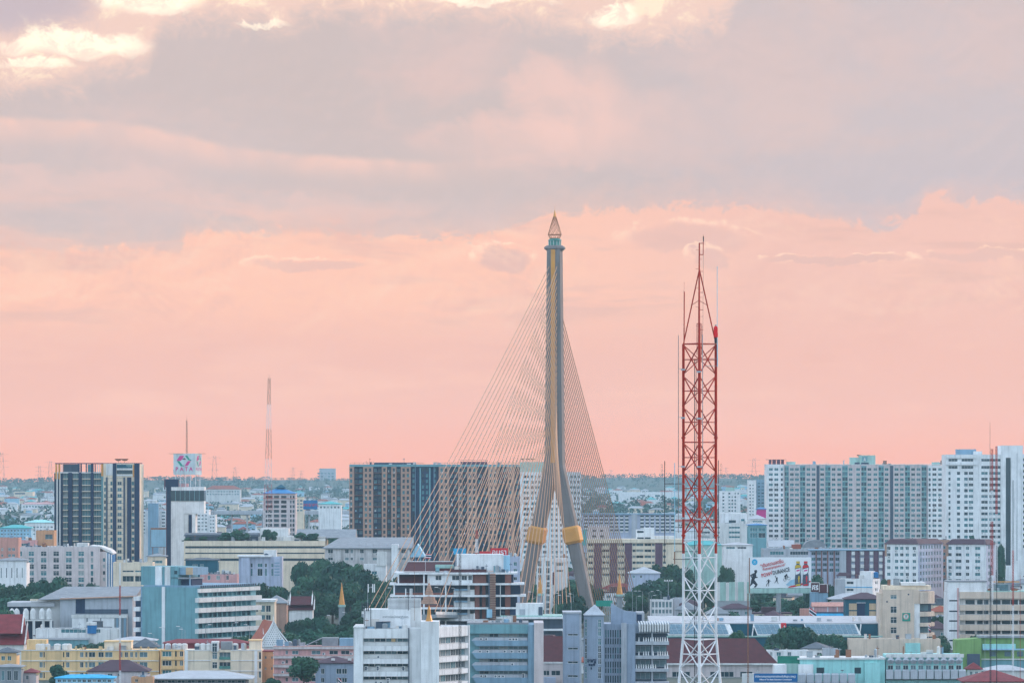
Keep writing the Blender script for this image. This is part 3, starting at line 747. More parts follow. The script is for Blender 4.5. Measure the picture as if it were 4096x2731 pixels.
# ------------------------------------------------------------------ left: dark condominium tower
b = Bld('condominium_tower', 'dark navy condominium tower with balcony columns, yellow roof posts and an open roof frame', 'apartment tower', 2420, 415); b.foot(30, 217, 560)
lc = [(252, 272), (291, 314), (328, 362), (375, 405)]; lr = rows(1892, 24.8, 14, 21.5)
b.front(217, 415, 1889, None, lc, lr, 1.3, dark, kind='b', gl=(1, 1, 1, 2, 2, 3), style='tri')
slabs(b, lc, lr, 2.4, .6, cream)
b.part('body', MB().box(b.px(218), b.px(415), 1.31, 26, 0, b.z(1890)), darkgrey)
for x0, x1, m in ((226, 231, offwhite), (238, 242, offwhite), (274, 288, navy), (315, 326, navy), (363, 374, navy), (405, 415, tealgrey)):
    b.part('fin', MB().box(b.px(x0), b.px(x1), -.45, -.01, 0, b.z(1889)), m)
b.part('roof_slab', MB().box(b.px(217), b.px(416), -.3, 25, b.z(1892) + .02, b.z(1887)), offwhite)
for x0, x1, m, yb in ((222, 228, gold_paint, 1915), (234, 240, gold_paint, 1915), (405, 416, gold_paint, 1904), (247, 249, offwhite, 1888), (313, 317, navy, 1888), (322, 327, navy, 1888), (343, 347, darkgrey, 1888), (364, 374, navy, 1888), (379, 382, navy, 1888), (388, 390, offwhite, 1888), (398, 400, offwhite, 1888), (421, 426, navy, 1888)):
    b.part('roof_post', MB().box(b.px(x0), b.px(x1), -.5, 1.0, b.z(yb), b.z(1855)), m)
b.part('roof_beam', MB().box(b.px(221), b.px(560), -.6, 1.1, b.z(1855), b.z(1851)), plum)
b.part('roof_beam', MB().box(b.px(221), b.px(560), 14, 15, b.z(1855), b.z(1851)), plum)
b.part('tank_room', MB().box(b.px(250), b.px(311), 3, 12, b.z(1888), b.z(1856)), darkgrey)
b.part('tank_room', MB().box(b.px(349), b.px(361), 3, 12, b.z(1888), b.z(1857)), tealgrey)
D = -2.2
rr = rows(1925, 24.8, 13, 15)
b.front(415, 560, 1853, None, [(418, 424, 'w', 'plain'), (443, 451, 'w', 'plain'), (471, 488), (528, 538, 'w', 'plain')], rr, .4, cream, at=D, gl=(1, 1, 2, 0))
b.part('body_right', MB().box(b.px(415) + .01, b.px(560) - .01, D + .41, 24, 0, b.z(1856)), cream)
for x0, x1, y0, m in ((425, 432, 1908, darkgrey), (453, 467, 1853, navy), (495, 502, 1908, darkgrey), (510, 527, 1908, navy), (539, 560, 1852, navy)):
    b.part('fin', MB().box(b.px(x0), b.px(x1), D - .5, D - .01, 0, b.z(y0) - .01), m)
for y in [1912 + 24.8 * k for k in range(14)]:
    b.part('floor_line', MB().box(b.px(432.5), b.px(452.5), D - .08, D - .01, b.z(y + 1.2), b.z(y)), darkgrey)
    b.part('floor_line', MB().box(b.px(468), b.px(494.5), D - .08, D - .01, b.z(y + 1.2), b.z(y)), darkgrey)
sg = b.part('roof_sign', MB().box(b.px(469), b.px(530), D - .3, D - .02, b.z(1872), b.z(1857)), teal)
me = textmesh('TOP', 1.3, bold=.03); me.materials.append(palegreen); o = obj('lettering', me, None, sg, (b.px(517), D - .34, b.z(1863)))
for y in (1872, 1896): b.part('sun_breaker', MB().box(b.px(467.5), b.px(533), D - .5, D - .02, b.z(y + 7), b.z(y)), offwhite)
b.part('roof_glazing', MB().box(b.px(469), b.px(531), D - .15, D - .02, b.z(1895), b.z(1880)), GL[0])
b.part('yellow_strip', MB().box(b.px(533), b.px(538), D - .35, D - .02, b.z(1907), b.z(1858)), gold_paint)
b.part('stair_panel', MB().box(b.px(426), b.px(452.5), D - .3, D - .02, b.z(1900), b.z(1855)), offwhite)
for x in (473, 499):
    dsh = thing('satellite_dish', MB().tube((0, 0, 0), (0, 0, 1.0), .08, 5).lathe([(.05, 1.0), (1.2, 1.35), (1.85, 2.2), (1.75, 2.2), (1.1, 1.45), (.05, 1.1)], 12, sy=.8), rust, (X(x, 2424), 2424, Z(1852, 2424)),
                ('left' if x == 473 else 'right') + ' one of two satellite dishes on the dark condominium roof', 'satellite dish', 'dishes on the dark condominium', smooth=True)

# ------------------------------------------------------------------ department-store tower with the cube sign
b = Bld('store_tower', 'white tower with black glass band and a cube sign reading PATA on its roof', 'tower', 2450, 684); b.foot(16, 655, 816)
b.front(684, 735, 2003, None, [(687, 689, 'w', 'plain')], rows(2012, 8, 26, 3), .4, white, gl=(2,))
b.part('shaft', MB().box(b.px(684) + .02, b.px(735), .41, 14, 0, b.z(2003)), white)
b.box('shaft_wing', 735.1, 768, .3, 14, 2054, None, offwhite); b.part('painted_shadow', MB().box(b.px(754), b.px(767), -.05, .28, b.z(2150), b.z(2058)), navy)  # shade beside the right leg, put in as a navy painted strip
b.box('right_leg', 768.1, 782, 0, 14, 2054, None, white)
b.box('bridge_box', 735.1, 816, .02, 14, 2003, 2053, white)
gb = b.part('glass_band', MB().box(b.px(683), b.px(816.5), -.3, 14.2, b.z(2003), b.z(1961)), GL[0])
for k in range(1, 7): b.part('mullion', MB().box(b.px(683 + 19 * k) - .1, b.px(683 + 19 * k) + .1, -.36, -.3, b.z(2003), b.z(1961)), tealgrey, gb)
b.box('roof_band', 685, 817, -.2, 14.1, 1947, 1960.9, white)
b.box('dark_flank', 664, 683.9, .2, 12, 1945, None, navy); b.box('flank_trim', 664, 667, -.1, .19, 1957, None, plum)
b.box('dark_head', 655, 711, 3, 10, 1916, 1946.9, navy); b.box('head_trim', 655, 660, 2.7, 2.99, 1916, 1957, plum)
for x in (700, 720, 740, 760, 780, 798):
    b.part('stilt', MB().box(b.px(x) - .15, b.px(x) + .15, 4, 4.3, b.z(1947), b.z(1898)), whitesteel)
st = MB()
for k in range(14):
    x0, x1 = random.uniform(700, 795), random.uniform(700, 795)
    st.tube((b.px(x0), random.uniform(3, 8), b.z(1946)), (b.px(x1), random.uniform(3, 8), b.z(1898)), .1, 4)
b.part('stilt_bracing', st, steel)
b.part('plant_room', MB().box(b.px(712), b.px(750), 5, 9, b.z(1947), b.z(1933)), pink)
rz = R(-22); s0 = b.s
sgn = empty('sign_cube', (0, 0, 0)); sgn.parent = b.root; sgn.location = (b.px(780), 2.5, 0); sgn.rotation_euler = (0, 0, rz)
bpy.data.objects.remove(sgn)
wf, wd = (780 - 690) * s0 / math.cos(rz), (802 - 780) * s0 / abs(math.sin(rz))
cubeme = MB().box(-wf, 0, 0, wd, b.z(1898), b.z(1813)); cubeme.v = [(b.px(780) + x * math.cos(rz) - y * math.sin(rz), 2.5 + x * math.sin(rz) + y * math.cos(rz), z) for x, y, z in cubeme.v]
cube = b.part('sign_cube', cubeme, W('sign_cube', (.56, .66, .68)))
def oncube(pts, side):
    """points in photo columns / rows, laid on the front or right face of the cube"""
    out = []
    for x, y in pts:
        if side == 'F': l = ((x - 780) * s0 / math.cos(rz), -.05)
        else: l = (.05, (x - 780) * s0 / abs(math.sin(rz)))
        out.append((b.px(780) + l[0] * math.cos(rz) - l[1] * math.sin(rz), 2.5 + l[0] * math.sin(rz) + l[1] * math.cos(rz), b.z(y)))
    return out
def logo(side, fx):
    for pts, m in (([(703, 1841), (716, 1822), (735, 1822), (722, 1841), (712, 1843)], magenta), ([(737, 1822), (747, 1821), (757, 1836), (764, 1838), (763, 1842), (752, 1840), (742, 1828)], signgreen),
                   ([(704, 1843), (714, 1843), (722, 1852), (727, 1860), (736, 1861), (733, 1864), (720, 1864)], signgreen), ([(762, 1843), (750, 1861), (736, 1864), (745, 1848), (751, 1843)], magenta), ([(725, 1836), (734, 1830), (743, 1837), (734, 1838)], plum)):
        p = oncube([(fx(x), y) for x, y in pts], side); b.part('emblem', MB().add(p, [tuple(range(len(p)))]), m, cube)
logo('F', lambda x: x); logo('R', lambda x: 784 + (x - 703) * 16 / 61)
for ch, x in zip('PATA', (704, 724, 743, 762)):
    me = textmesh(ch, 2.7, bold=.08, sx=1.0); me.materials.append(magenta); p = oncube([(x, 1876)], 'F')[0]; obj('letter', me, None, cube, p, rz)
for k in range(4):
    me = textmesh('PATA'[k], 2.0, bold=.05, sx=.9); me.materials.append(magenta); p = oncube([(784 + 5 * k, 1876)], 'R')[0]; obj('letter', me, None, cube, p, rz + R(90))
b.part('sign_rail', MB().box(b.px(672), b.px(820), 5, 5.2, b.z(1814.5), b.z(1813)), rust)
lattice(747, 1680, 1813, 2456, 4, 7, [(1680, 1813, rust)], 'thin rusty antenna mast on top of the cube sign', whip=22, rl=.07)

# ------------------------------------------------------------------ low cream department store wing with planted roof
b = Bld('store_wing', 'long low cream store building with dark window strips and plants on its roof', 'building', 2300, 735); b.foot(40, 735, 1300)
b.front(735, 1300, 2162, None, [(741, 1298, 'w', 'strip')], [(2183, 2192), (2209, 2214), (2232, 2242)], .5, cream, fm=darkgrey, gl=(0,))
b.part('body', MB().box(b.px(735) + .01, b.px(1300), .51, 38, 0, b.z(2163)), cream)
b.box('upper_wall', 1030, 1300, 6, 30, 2146, 2163, offwhite); b.box('roof_shed', 738, 1030, 5, 30, 2138, 2163, darkgrey)
b.box('roof_shed', 1035, 1150, 10, 28, 2115, 2146, offwhite)
b.part('shed_roof', MB().gable(b.px(732), b.px(1032), 4, 31, b.z(2142), b.z(2132), 'x'), darkroof)
b.part('shed_roof', MB().gable(b.px(1180), b.px(1420), 6, 36, b.z(2150), b.z(2118), 'x'), greyroof)
b = Bld('market_hall', 'low stained hall with long grey roof and white stair column right of the planted store', 'building', 2240, 1300); b.foot(40, 1300, 1640)
b.front(1300, 1640, 2192, None, [(1312, 1332), (1380, 1395), (1402, 1412), (1440, 1455), (1490, 1510), (1605, 1625)], [(2195, 2212), (2228, 2240)], .4, W('stained_wall', (.58, .56, .55), .5, .3), gl=(0, 0, 2))
b.part('body', MB().box(b.px(1300) + .01, b.px(1640), .41, 30, 0, b.z(2193)), W('stained_wall', (.58, .56, .55)))
b.part('roof', MB().add([(b.px(1290), -1.0, b.z(2190)), (b.px(1650), -1.0, b.z(2190)), (b.px(1650), 30, b.z(2152)), (b.px(1352), 30, b.z(2152)), (b.px(1290), -1, b.z(2194)), (b.px(1650), -1, b.z(2194)), (b.px(1650), 30, b.z(2196)), (b.px(1290), 30, b.z(2196))], [(0, 1, 2, 3), (0, 4, 5, 1), (1, 5, 6, 2), (3, 2, 6, 7), (0, 3, 7, 4)]), greyroof)
for k in range(5): b.part('roof_light', MB().box(b.px(1433 + 28 * k), b.px(1437 + 28 * k), 6 + .3, 8, b.z(2181), b.z(2176)), whiteroof)
b.box('stair_column', 1566, 1594, -2.5, 4, 2176, None, white)
b.part('side_awning', MB().gable(b.px(1640), b.px(1700), 0, 25, b.z(2225), b.z(2175), 'y'), cyanwall)

# ------------------------------------------------------------------ construction block with blue roof, and the mast before it
b = Bld('unfinished_block', 'unfinished concrete block with open floors and a bright blue hipped roof', 'building', 2900, 1052); b.foot(22, 1050, 1182)
cs = [(1062, 1090), (1095, 1116), (1124, 1146), (1160, 1166), (1170, 1178)]
b.front(1052, 1182, 1975, None, cs, rows(1982, 18.6, 9, 12), 2.0, pinkgrey, kind='b', gl=(0, 2, 2), style='plain')
b.part('body', MB().box(b.px(1052) + .01, b.px(1182) - .01, 2.01, 20, 0, b.z(1976)), pinkgrey)
for y in (1973, 1991): b.part('floor_edge', MB().box(b.px(1049), b.px(1184), -.5, 20.5, b.z(y + 2), b.z(y)), salmon)
b.part('roof', MB().hip(b.px(1050), b.px(1183), -.5, 21, b.z(1972), b.z(1948)), blueroof)
b.part('roof_lantern', MB().hip(b.px(1100), b.px(1142), 6, 15, b.z(1950), b.z(1936)), teal)
b.part('lantern_wall', MB().box(b.px(1106), b.px(1136), 7, 14, b.z(1958), b.z(1950)), darkgrey)
lattice(1071, 1512, 2115, 2850, 9, 36, [(1512, 1618, rust), (1618, 1716, whitesteel), (1716, 1835, rust), (1835, 1938, whitesteel), (1938, 2040, redsteel), (2040, 2115, whitesteel)],
        'slender red and white lattice mast in front of the blue-roofed block', px_top=1077, rl=.115, whip=15)

# ------------------------------------------------------------------ brown condominium behind the cables
b = Bld('brown_condominium', 'wide dark condominium with brown window columns and deep balconies behind the bridge cables', 'apartment block', 2670, 1397); b.foot(30, 1397, 2080)
RW = rows(1872, 22.55, 16, 13.5); RB = rows(1869.5, 22.55, 16, 19)
strips = [(1397, 1417), (1452, 1493), (1527, 1548), (1565, 1586), (1603, 1643), (1755, 1797), (1832, 1850), (1868, 1908), (1952, 1990), (2030, 2058)]
xs = [s for st_ in strips for s in st_]
b.part('body', MB().box(b.px(1397), b.px(2080), 1.6, 26, 0, b.z(1857)), navy)
for x0, x1 in strips:
    w = x1 - x0; cs = [(x0 + 6, x0 + 15)] if w < 30 else [(x0 + 7, x0 + 16), (x0 + 24, x0 + 33)]
    if x0 == 1397: cs = [(1400, 1409)]
    b.front(x0, x1, 1866, None, cs, RW, .6, tan, gl=(0, 0, 0, 1), style='plain', name='brown_bay')
prev = 1417
gaps = [(a[1], c[0]) for a, c in zip(strips, strips[1:])] + [(2058, 2080)]
for x0, x1 in gaps:
    if (x0, x1) == (1643, 1755): continue
    for k, (ya, yb) in enumerate(RB):
        rail = b.part('balcony', MB().box(b.px(x0) + .02, b.px(x1) - .02, .35, 1.58, b.z(yb + 3.4), b.z(yb + .2)), navy if k % 2 else brownbal)
        n = max(1, int((x1 - x0) / 15))
        for i in range(n):
            xa = x0 + (x1 - x0) * (i + .12) / n; xb = x0 + (x1 - x0) * (i + .88) / n
            me = window_mesh(b.px(xb) - b.px(xa), 2.0, 'slide', random.choice((0, 0, 0, 1, 1, 2)), darkgrey)
            o = bpy.data.objects.new('window', me); COL.objects.link(o); o.parent = b.root; o.location = ((b.px(xa) + b.px(xb)) / 2, 1.56, b.z(yb) + 1.1)
        if random.random() < .3:
            xx = random.uniform(x0 + 3, x1 - 5); b.part('laundry', MB().box(b.px(xx), b.px(xx + random.uniform(1.5, 4)), .8, .9, b.z(yb) + .1, b.z(yb - 8)), random.choice((offwhite, white, cyanwall, salmon)))
b.part('recess_wall', MB().box(b.px(1644), b.px(1754), 5.2, 6.0, 0, b.z(1863)), tealgrey) if False else None
for k, (ya, yb) in enumerate(RW):
    for xa in (1650, 1688, 1704, 1735):
        me = window_mesh(9 * b.s, (yb - ya) * b.s, 'plain', random.choice((0, 1, 1)), darkgrey)
        o = bpy.data.objects.new('window', me); COL.objects.link(o); o.parent = b.root; o.location = (b.px(xa + 4), 1.585, (b.z(ya) + b.z(yb)) / 2)
for xa, xb in ((1678, 1722),): b.part('recess_bay', MB().box(b.px(xa), b.px(xa + 6), 1.0, 1.58, 0, b.z(1870)).box(b.px(xb - 6), b.px(xb), 1.0, 1.58, 0, b.z(1870)), tealgrey)
for xa in (1661, 1736): b.part('downpipe', MB().tube((b.px(xa), .9, 0), (b.px(xa), .9, b.z(1852)), .16, 5), bluegrey)
b.part('cornice', MB().box(b.px(1397), b.px(2080), .1, 1.59, b.z(1866), b.z(1857)), tealgrey)
b.part('roof_house', MB().box(b.px(1495), b.px(1650), 6, 16, b.z(1858), b.z(1849)), darkgrey); b.part('roof_house', MB().box(b.px(1842), b.px(1948), 6, 16, b.z(1858), b.z(1846)), plum)
for x0, x1 in ((1400, 1490), (1662, 1695), (1738, 1840), (1950, 2080)):
    rl = MB().box(b.px(x0), b.px(x1), 1.8, 1.95, b.z(1850.5), b.z(1849.3))
    for k in range(6): xx = x0 + (x1 - x0) * k / 5; rl.box(b.px(xx) - .07, b.px(xx) + .07, 1.8, 1.95, b.z(1857), b.z(1850.5))
    b.part('roof_rail', rl, rust)
b.part('roof_rail', MB().box(b.px(1842), b.px(1950), 5, 5.15, b.z(1840.5), b.z(1839.3)).box(b.px(1842), b.px(1843.5), 5, 5.15, b.z(1848), b.z(1840.5)).box(b.px(1947), b.px(1949), 5, 5.15, b.z(1848), b.z(1840.5)), rust)

# ------------------------------------------------------------------ white tower behind the pylon
b = Bld('white_tower', 'white apartment tower with pale green roof block standing directly behind the pylon legs', 'apartment tower', 2900, 2200); b.foot(30, 2078, 2326)
b.front(2080, 2325, 1887, None, [(2094, 2116), (2124, 2134, 'w', 'plain'), (2139, 2147), (2152, 2162), (2172, 2186), (2204, 2214), (2222, 2232), (2240, 2250), (2262, 2272), (2280, 2290), (2294, 2304), (2309, 2319)], rows(1900, 21.5, 17, 11.5), .4, white, gl=(0, 1, 1, 2))
b.part('body', MB().box(b.px(2080) + .01, b.px(2325) - .01, .41, 28, 0, b.z(1889)), offwhite)
b.front(2080, 2178, 1847, 1886.9, [(2107, 2131, 'o')], [(1877, 1884)], .4, palegreen, at=1.0); b.part('roof_block', MB().box(b.px(2080) + .01, b.px(2178), 1.41, 18, b.z(1888), b.z(1848)), palegreen)
for x in (2090, 2110, 2131): 
    thing('satellite_dish', MB().tube((0, 0, 0), (0, 0, 1.2), .08, 4).lathe([(.05, 1.2), (.9, 1.4), (1.35, 2.0), (1.25, 2.0), (.05, 1.3)], 10), rust, (X(x, 2908), 2908, Z(1847, 2908)), 'small dish on the pale green roof block behind the pylon', 'satellite dish', 'dishes on the pale green roof block')

# ------------------------------------------------------------------ long white condominium on the right
b = Bld('long_condominium', 'very long pale condominium slab with rows of dark windows and green balcony columns', 'apartment block', 2930, 3066); b.foot(30, 3066, 3783)
RW = rows(1871, 20.45, 19, 11)
b.front(3066, 3134, 1857, None, [(3075, 3091), (3097, 3113), (3123, 3131, 'w', 'plain')], RW, .4, white, gl=(0, 0, 1), at=-1.2, name='white_bay')
b.part('body_bay', MB().box(b.px(3066) + .01, b.px(3134) - .01, -.79, 25, 0, b.z(1858)), white)
wc = [(3160, 3175), (3180, 3196), (3226, 3241), (3247, 3262), (3281, 3296), (3327, 3342), (3349, 3364), (3395, 3410), (3425, 3440), (3470, 3485), (3494, 3509), (3539, 3554), (3578, 3594), (3600, 3615), (3645, 3660), (3666, 3682)]
bc = [(3139, 3155), (3200, 3221), (3266, 3278), (3301, 3322), (3369, 3391), (3445, 3466), (3514, 3535), (3560, 3573), (3620, 3640), (3686, 3706)]
b.front(3135, 3710, 1857, None, wc, RW, .45, pinkgrey, gl=(0, 1, 1, 1, 2, 2), fm=palegreen)
b.part('body', MB().box(b.px(3135) + .01, b.px(3710) - .01, .46, 25, 0, b.z(1859)), pinkgrey)
for c in bc:
    col = b.part('balcony_column', MB().box(b.px(c[0]), b.px(c[1]), -.06, -.01, 0, b.z(1862)), tealgrey if c[1] - c[0] > 14 else darkgrey)
    for (ya, yb) in rows(1868, 20.45, 19, 13):
        if c[1] - c[0] < 14: continue
        mid = (c[0] + c[1]) / 2
        for xa, xb in ((c[0] + 1, mid - 1), (mid + 1, c[1] - 1)):
            me = window_mesh(b.px(xb) - b.px(xa), (yb - ya) * b.s, 'plain', random.choice((0, 0, 1, 2)), palegreen)
            o = bpy.data.objects.new('balcony_door', me); COL.objects.link(o); o.parent = b.root; o.location = ((b.px(xa) + b.px(xb)) / 2, -.075, (b.z(ya) + b.z(yb)) / 2)
        b.part('balcony_rail', MB().box(b.px(c[0]) - .05, b.px(c[1]) + .05, -.5, -.08, b.z(yb + 2.6), b.z(yb + .3)), palegreen)
b.front(3711, 3783, 1860, None, [(3714, 3722, 'w', 'plain'), (3729, 3745), (3752, 3768), (3778, 3782, 'w', 'plain')], RW, .4, white, at=-1.2, gl=(0, 0, 1), name='white_bay')
b.part('body_bay', MB().box(b.px(3711) + .01, b.px(3783) - .01, -.79, 25, 0, b.z(1861)), white)
b.part('roof_edge', MB().box(b.px(3064), b.px(3783), -.2, 25.3, b.z(1862) if False else b.z(1859) + .02, b.z(1857) + .12), offwhite)
b.part('roof_pergola', MB().box(b.px(3066), b.px(3146), 2, 9, b.z(1838.5), b.z(1837)), plum)
for x0, x1 in ((3078, 3087), (3092, 3105), (3110, 3122), (3127, 3137)): b.part('roof_vent', MB().box(b.px(x0), b.px(x1), 3, 8, b.z(1857), b.z(1838.5)), plum)
b.box('lift_house', 3150, 3184, 6, 14, 1846, 1857, palegreen); b.box('lift_house', 3404, 3440, 4, 14, 1829, 1857, palegreen); b.box('lift_house', 3440.1, 3503, 3, 14, 1820, 1857, palegreen); b.box('lift_house', 3733, 3764, 5, 12, 1848, 1860, palegreen)
b.box('roof_opening', 3420, 3440, 2.8, 2.99, 1849, 1856, navy); b.box('roof_opening', 3446, 3476, 2.7, 2.99, 1849, 1856, navy)
lh = b.part('sign_panel', MB().box(b.px(3449), b.px(3471), 2.8, 2.98, b.z(1844), b.z(1825)), tealgrey)
b.part('emblem', MB().add([(b.px(3455), 2.78, b.z(1842)), (b.px(3465), 2.78, b.z(1842)), (b.px(3460), 2.78, b.z(1827))], [(0, 1, 2)]), offwhite, lh)
b.box('roof_vent', 3766, 3780, 4, 8, 1841, 1859, rust)
thing('satellite_dish', MB().tube((0, 0, 0), (0, 0, .8), .08, 4).lathe([(.05, .8), (.9, 1.0), (1.3, 1.6), (1.2, 1.6), (.05, .9)], 10), rust, (X(3435, 2940), 2940, Z(1829, 2940)), 'round dish on the lift house of the very long pale condominium', 'satellite dish')

# ------------------------------------------------------------------ white tower at the right edge
b = Bld('white_office_tower', 'stepped bright white tower with a dark vertical slot at the right edge', 'tower', 2700, 3783); b.foot(28, 3783, 4110)
RW = rows(1886, 23.1, 13, 12)
b.front(3783, 4003, 1817, None, [(3794, 3802, 'w', 'plain'), (3828, 3840, 'w', 'plain'), (3857, 3871, 'w', 'plain'), (3875, 3893), (3925, 3951), (3957, 4002, 'w', 'tri')], RW, .5, white, gl=(0, 0, 1, 2), fm=offwhite)
b.part('body', MB().box(b.px(3783) + .01, b.px(4003) - .01, .51, 26, 0, b.z(1818)), white)
for ya, yb in ((1834, 1845), (1862, 1874)):
    for xa, xb in ((3794, 3830), (3846, 3893), (3925, 4002)):
        me = window_mesh(b.px(xb) - b.px(xa), (yb - ya) * b.s, 'strip', 0, offwhite); o = bpy.data.objects.new('window', me); COL.objects.link(o); o.parent = b.root; o.location = ((b.px(xa) + b.px(xb)) / 2, -.02, (b.z(ya) + b.z(yb)) / 2)
b.part('ledge', MB().box(b.px(3783), b.px(3905), -.8, -.03, b.z(1859), b.z(1848)), white); b.part('ledge', MB().box(b.px(3783), b.px(3905), -.8, -.03, b.z(1832), b.z(1817)), white)
b.box('plant_room', 3832, 3909, 6, 16, 1796, 1818, bluegrey); b.box('stair_house', 3897, 3931, 3, 10, 1804, 1818, white)
b.front(4003.2, 4090, 1781, None, [(4022, 4042, 'b', 'plain')], [(1830, 2260)], .9, white, at=-1.5, gl=(0,), fm=navy); b.part('tower_body', MB().box(b.px(4003.2), b.px(4090), -.59, 20, 0, b.z(1782)), white)
b.front(4090.2, 4140, 1815, None, [(4077 + 15, 4130, 'w', 'tri')], rows(1832, 23.1, 16, 12), .5, white, gl=(0,)); b.part('wing_body', MB().box(b.px(4090.2), b.px(4140), .51, 20, 0, b.z(1816)), white)
# ------------------------------------------------------------------ middle distance, left
b = simple('hotel_block', 'long pale hotel block with even square windows behind the row of trees', 'hotel', 2150, 80, 400, 2186, pinkgrey, [(81, 88, 'w', 'plain'), (114, 136), (163, 186), (213, 236), (263, 287), (313, 336), (363, 373, 'w', 'plain')], rows(2204, 26, 6, 19), d=22, style='cross')
b.front(400, 424, 2205, None, [(411, 420, 'w', 'plain')], rows(2231, 26, 4, 14), .4, pinkgrey, at=1.0)
b.part('wing_body', MB().box(b.px(400) + .01, b.px(424), 1.41, 20, 0, b.z(2206)), pinkgrey)
b.part('curved_roof', MB().prism([(b.px(360), b.z(2188)), (b.px(360), b.z(2180)), (b.px(400), b.z(2184)), (b.px(440), b.z(2200)), (b.px(452), b.z(2212)), (b.px(452), b.z(2216)), (b.px(400), b.z(2192))], 1, 20), offwhite)
for k in range(6): b.part('stair_glazing', MB().box(b.px(424.2 + 4.8 * k), b.px(428.8 + 4.8 * k), .6 if k % 2 else .3, 12, 0, b.z(2208 + 2 * k)), bluepaint if k % 2 else white)
for k in range(11): b.part('roof_vent', MB().lathe([(.45, 0), (.6, .5), (.3, 1.0), (.05, 1.15)], 8, (b.px(148 + 13.5 * k), 6)), offwhite).location.z = b.z(2186) - .8
b.box('stair_house', 300, 345, 8, 16, 2172, 2190, offwhite)
simple('salmon_building', 'salmon pink low building at the far left edge above the hotel', 'building', 2300, -20, 74, 2150, salmon, [(5, 13), (33, 43), (48, 60)], [(2190, 2202), (2215, 2226)], d=14)
simple('peach_block', 'peach coloured block with open roof terrace left of the dark condominium', 'building', 2340, 144, 216, 2121, orangew, [(180, 210, 'b')], [(2136, 2156)], d=14, t=1.0)
simple('lilac_block', 'lilac building between the salmon building and the pale hotel', 'building', 2330, 62, 143, 2160, pink, [(85, 105)], [(2172, 2184)], d=14)
simple('slotted_building', 'white building with tall narrow window slots at the left edge behind the trees', 'building', 2060, -20, 106, 2242, white, cols(3, 21, 5, 4), [(2270, 2310)], d=14, hip=(2228, greyroof))
simple('striped_apartments', 'white apartment block with blue stripes between the dark condominium and the PATA tower', 'apartment block', 2800, 560, 668, 2042, white, [(567, 581), (610, 622, 'w', 'slide'), (617 + 30, 660)], rows(2046, 13.5, 7, 6), d=16, roofm=blueroof)
simple('blue_flank', 'dark blue panels rising beside the striped white apartments', 'building', 2790, 592, 634, 2012, bluegrey, [], [], d=8)
simple('stepped_white_block', 'white stepped block just right of the PATA tower leg', 'apartment block', 2760, 784, 836, 2038, white, [(790, 800), (806, 814), (820, 828)], rows(2044, 14, 6, 6), d=14)
simple('stepped_white_annex', 'lower white annex with window rows right of the stepped white block', 'apartment block', 2752, 836, 862, 2058, white, [(840, 846), (850, 857)], rows(2064, 14, 5, 6), d=14)
r_ = empty('blank_billboard', (X(633, 2500), 2500, 0)); tag(r_, 'blank pale blue billboard between the dark condominium and the PATA tower', 'billboard')
obj('panel', MB().box(-29 * .125, 31 * .125, 0, .5, Z(2186, 2500), Z(2117, 2500)), cyanwall, r_); obj('frame', MB().box(-31 * .125, 33 * .125, .55, .9, Z(2188, 2500), Z(2110, 2500)).box(-3, -2.6, .9, 1.3, 0, Z(2188, 2500)).box(2.6, 3, .9, 1.3, 0, Z(2188, 2500)), rust, r_)
simple('cream_shophouse', 'cream low shophouse with teal shutters below the dark condominium', 'shophouse', 2120, 452, 610, 2248, cream, [(490, 535, 'w', 'strip'), (540, 575, 'w', 'strip')], [(2280, 2287), (2302, 2325)], d=14)
simple('cream_roof_house', 'small cream building with a pale roof beside the PATA tower foot', 'building', 2200, 590, 662, 2225, cream, [(610, 650, 'w', 'strip')], [(2240, 2252)], d=10, hip=(2212, greyroof))
simple('teal_shop', 'dark teal shop building in front of the store wing', 'shop', 2140, 742, 872, 2240, teal, [(770, 790), (800, 815)], [(2256, 2264)], d=10, hip=(2230, darkroof))
b = simple('blue_white_house', 'pale violet modern house with tall blue windows in front of the store wing', 'house', 2050, 955, 1128, 2226, violet, [(1003, 1010, 'w', 'plain'), (1030, 1050), (1059, 1068), (1085, 1094)], [(2252, 2267), (2273, 2302)], d=12, gl=(0, 1))
b.box('tower', 965, 1000, -1.2, 6, 2228, None, violet); b.box('cap', 950, 1085, -1.6, 8, 2219, 2226, white); b.box('roof_room', 1054, 1105, 2, 8, 2200, 2226, offwhite); b.box('right_tower', 1095, 1122, -1.0, 6, 2228, None, violet)
for k in range(5): b.part('fin', MB().box(b.px(1098), b.px(1119), -1.15, -1.01, b.z(2252 + 12 * k), b.z(2248 + 12 * k)), bluegrey)
b = simple('old_row_houses', 'weathered grey row houses with rooftop clutter above the teal office', 'row house', 1980, 800, 950, 2296, pink, [(830, 842), (865, 880), (905, 915)], [(2300, 2318)], d=10)
for k in range(9): b.part('roof_box', MB().box(b.px(810 + 15 * k), b.px(818 + 15 * k), 2, 4, b.z(2303), b.z(2283 + random.uniform(0, 8))), random.choice((offwhite, concrete, greyroof)))
b = simple('hospital_annex', 'white two storey annex with a roof sign board in front of the market hall', 'building', 2100, 1455, 1545, 2255, white, [(1464, 1478), (1487, 1508)], [(2283, 2296)], d=10)
b.box('sign_board', 1507, 1547, -.6, -.1, 2205, 2262, offwhite)
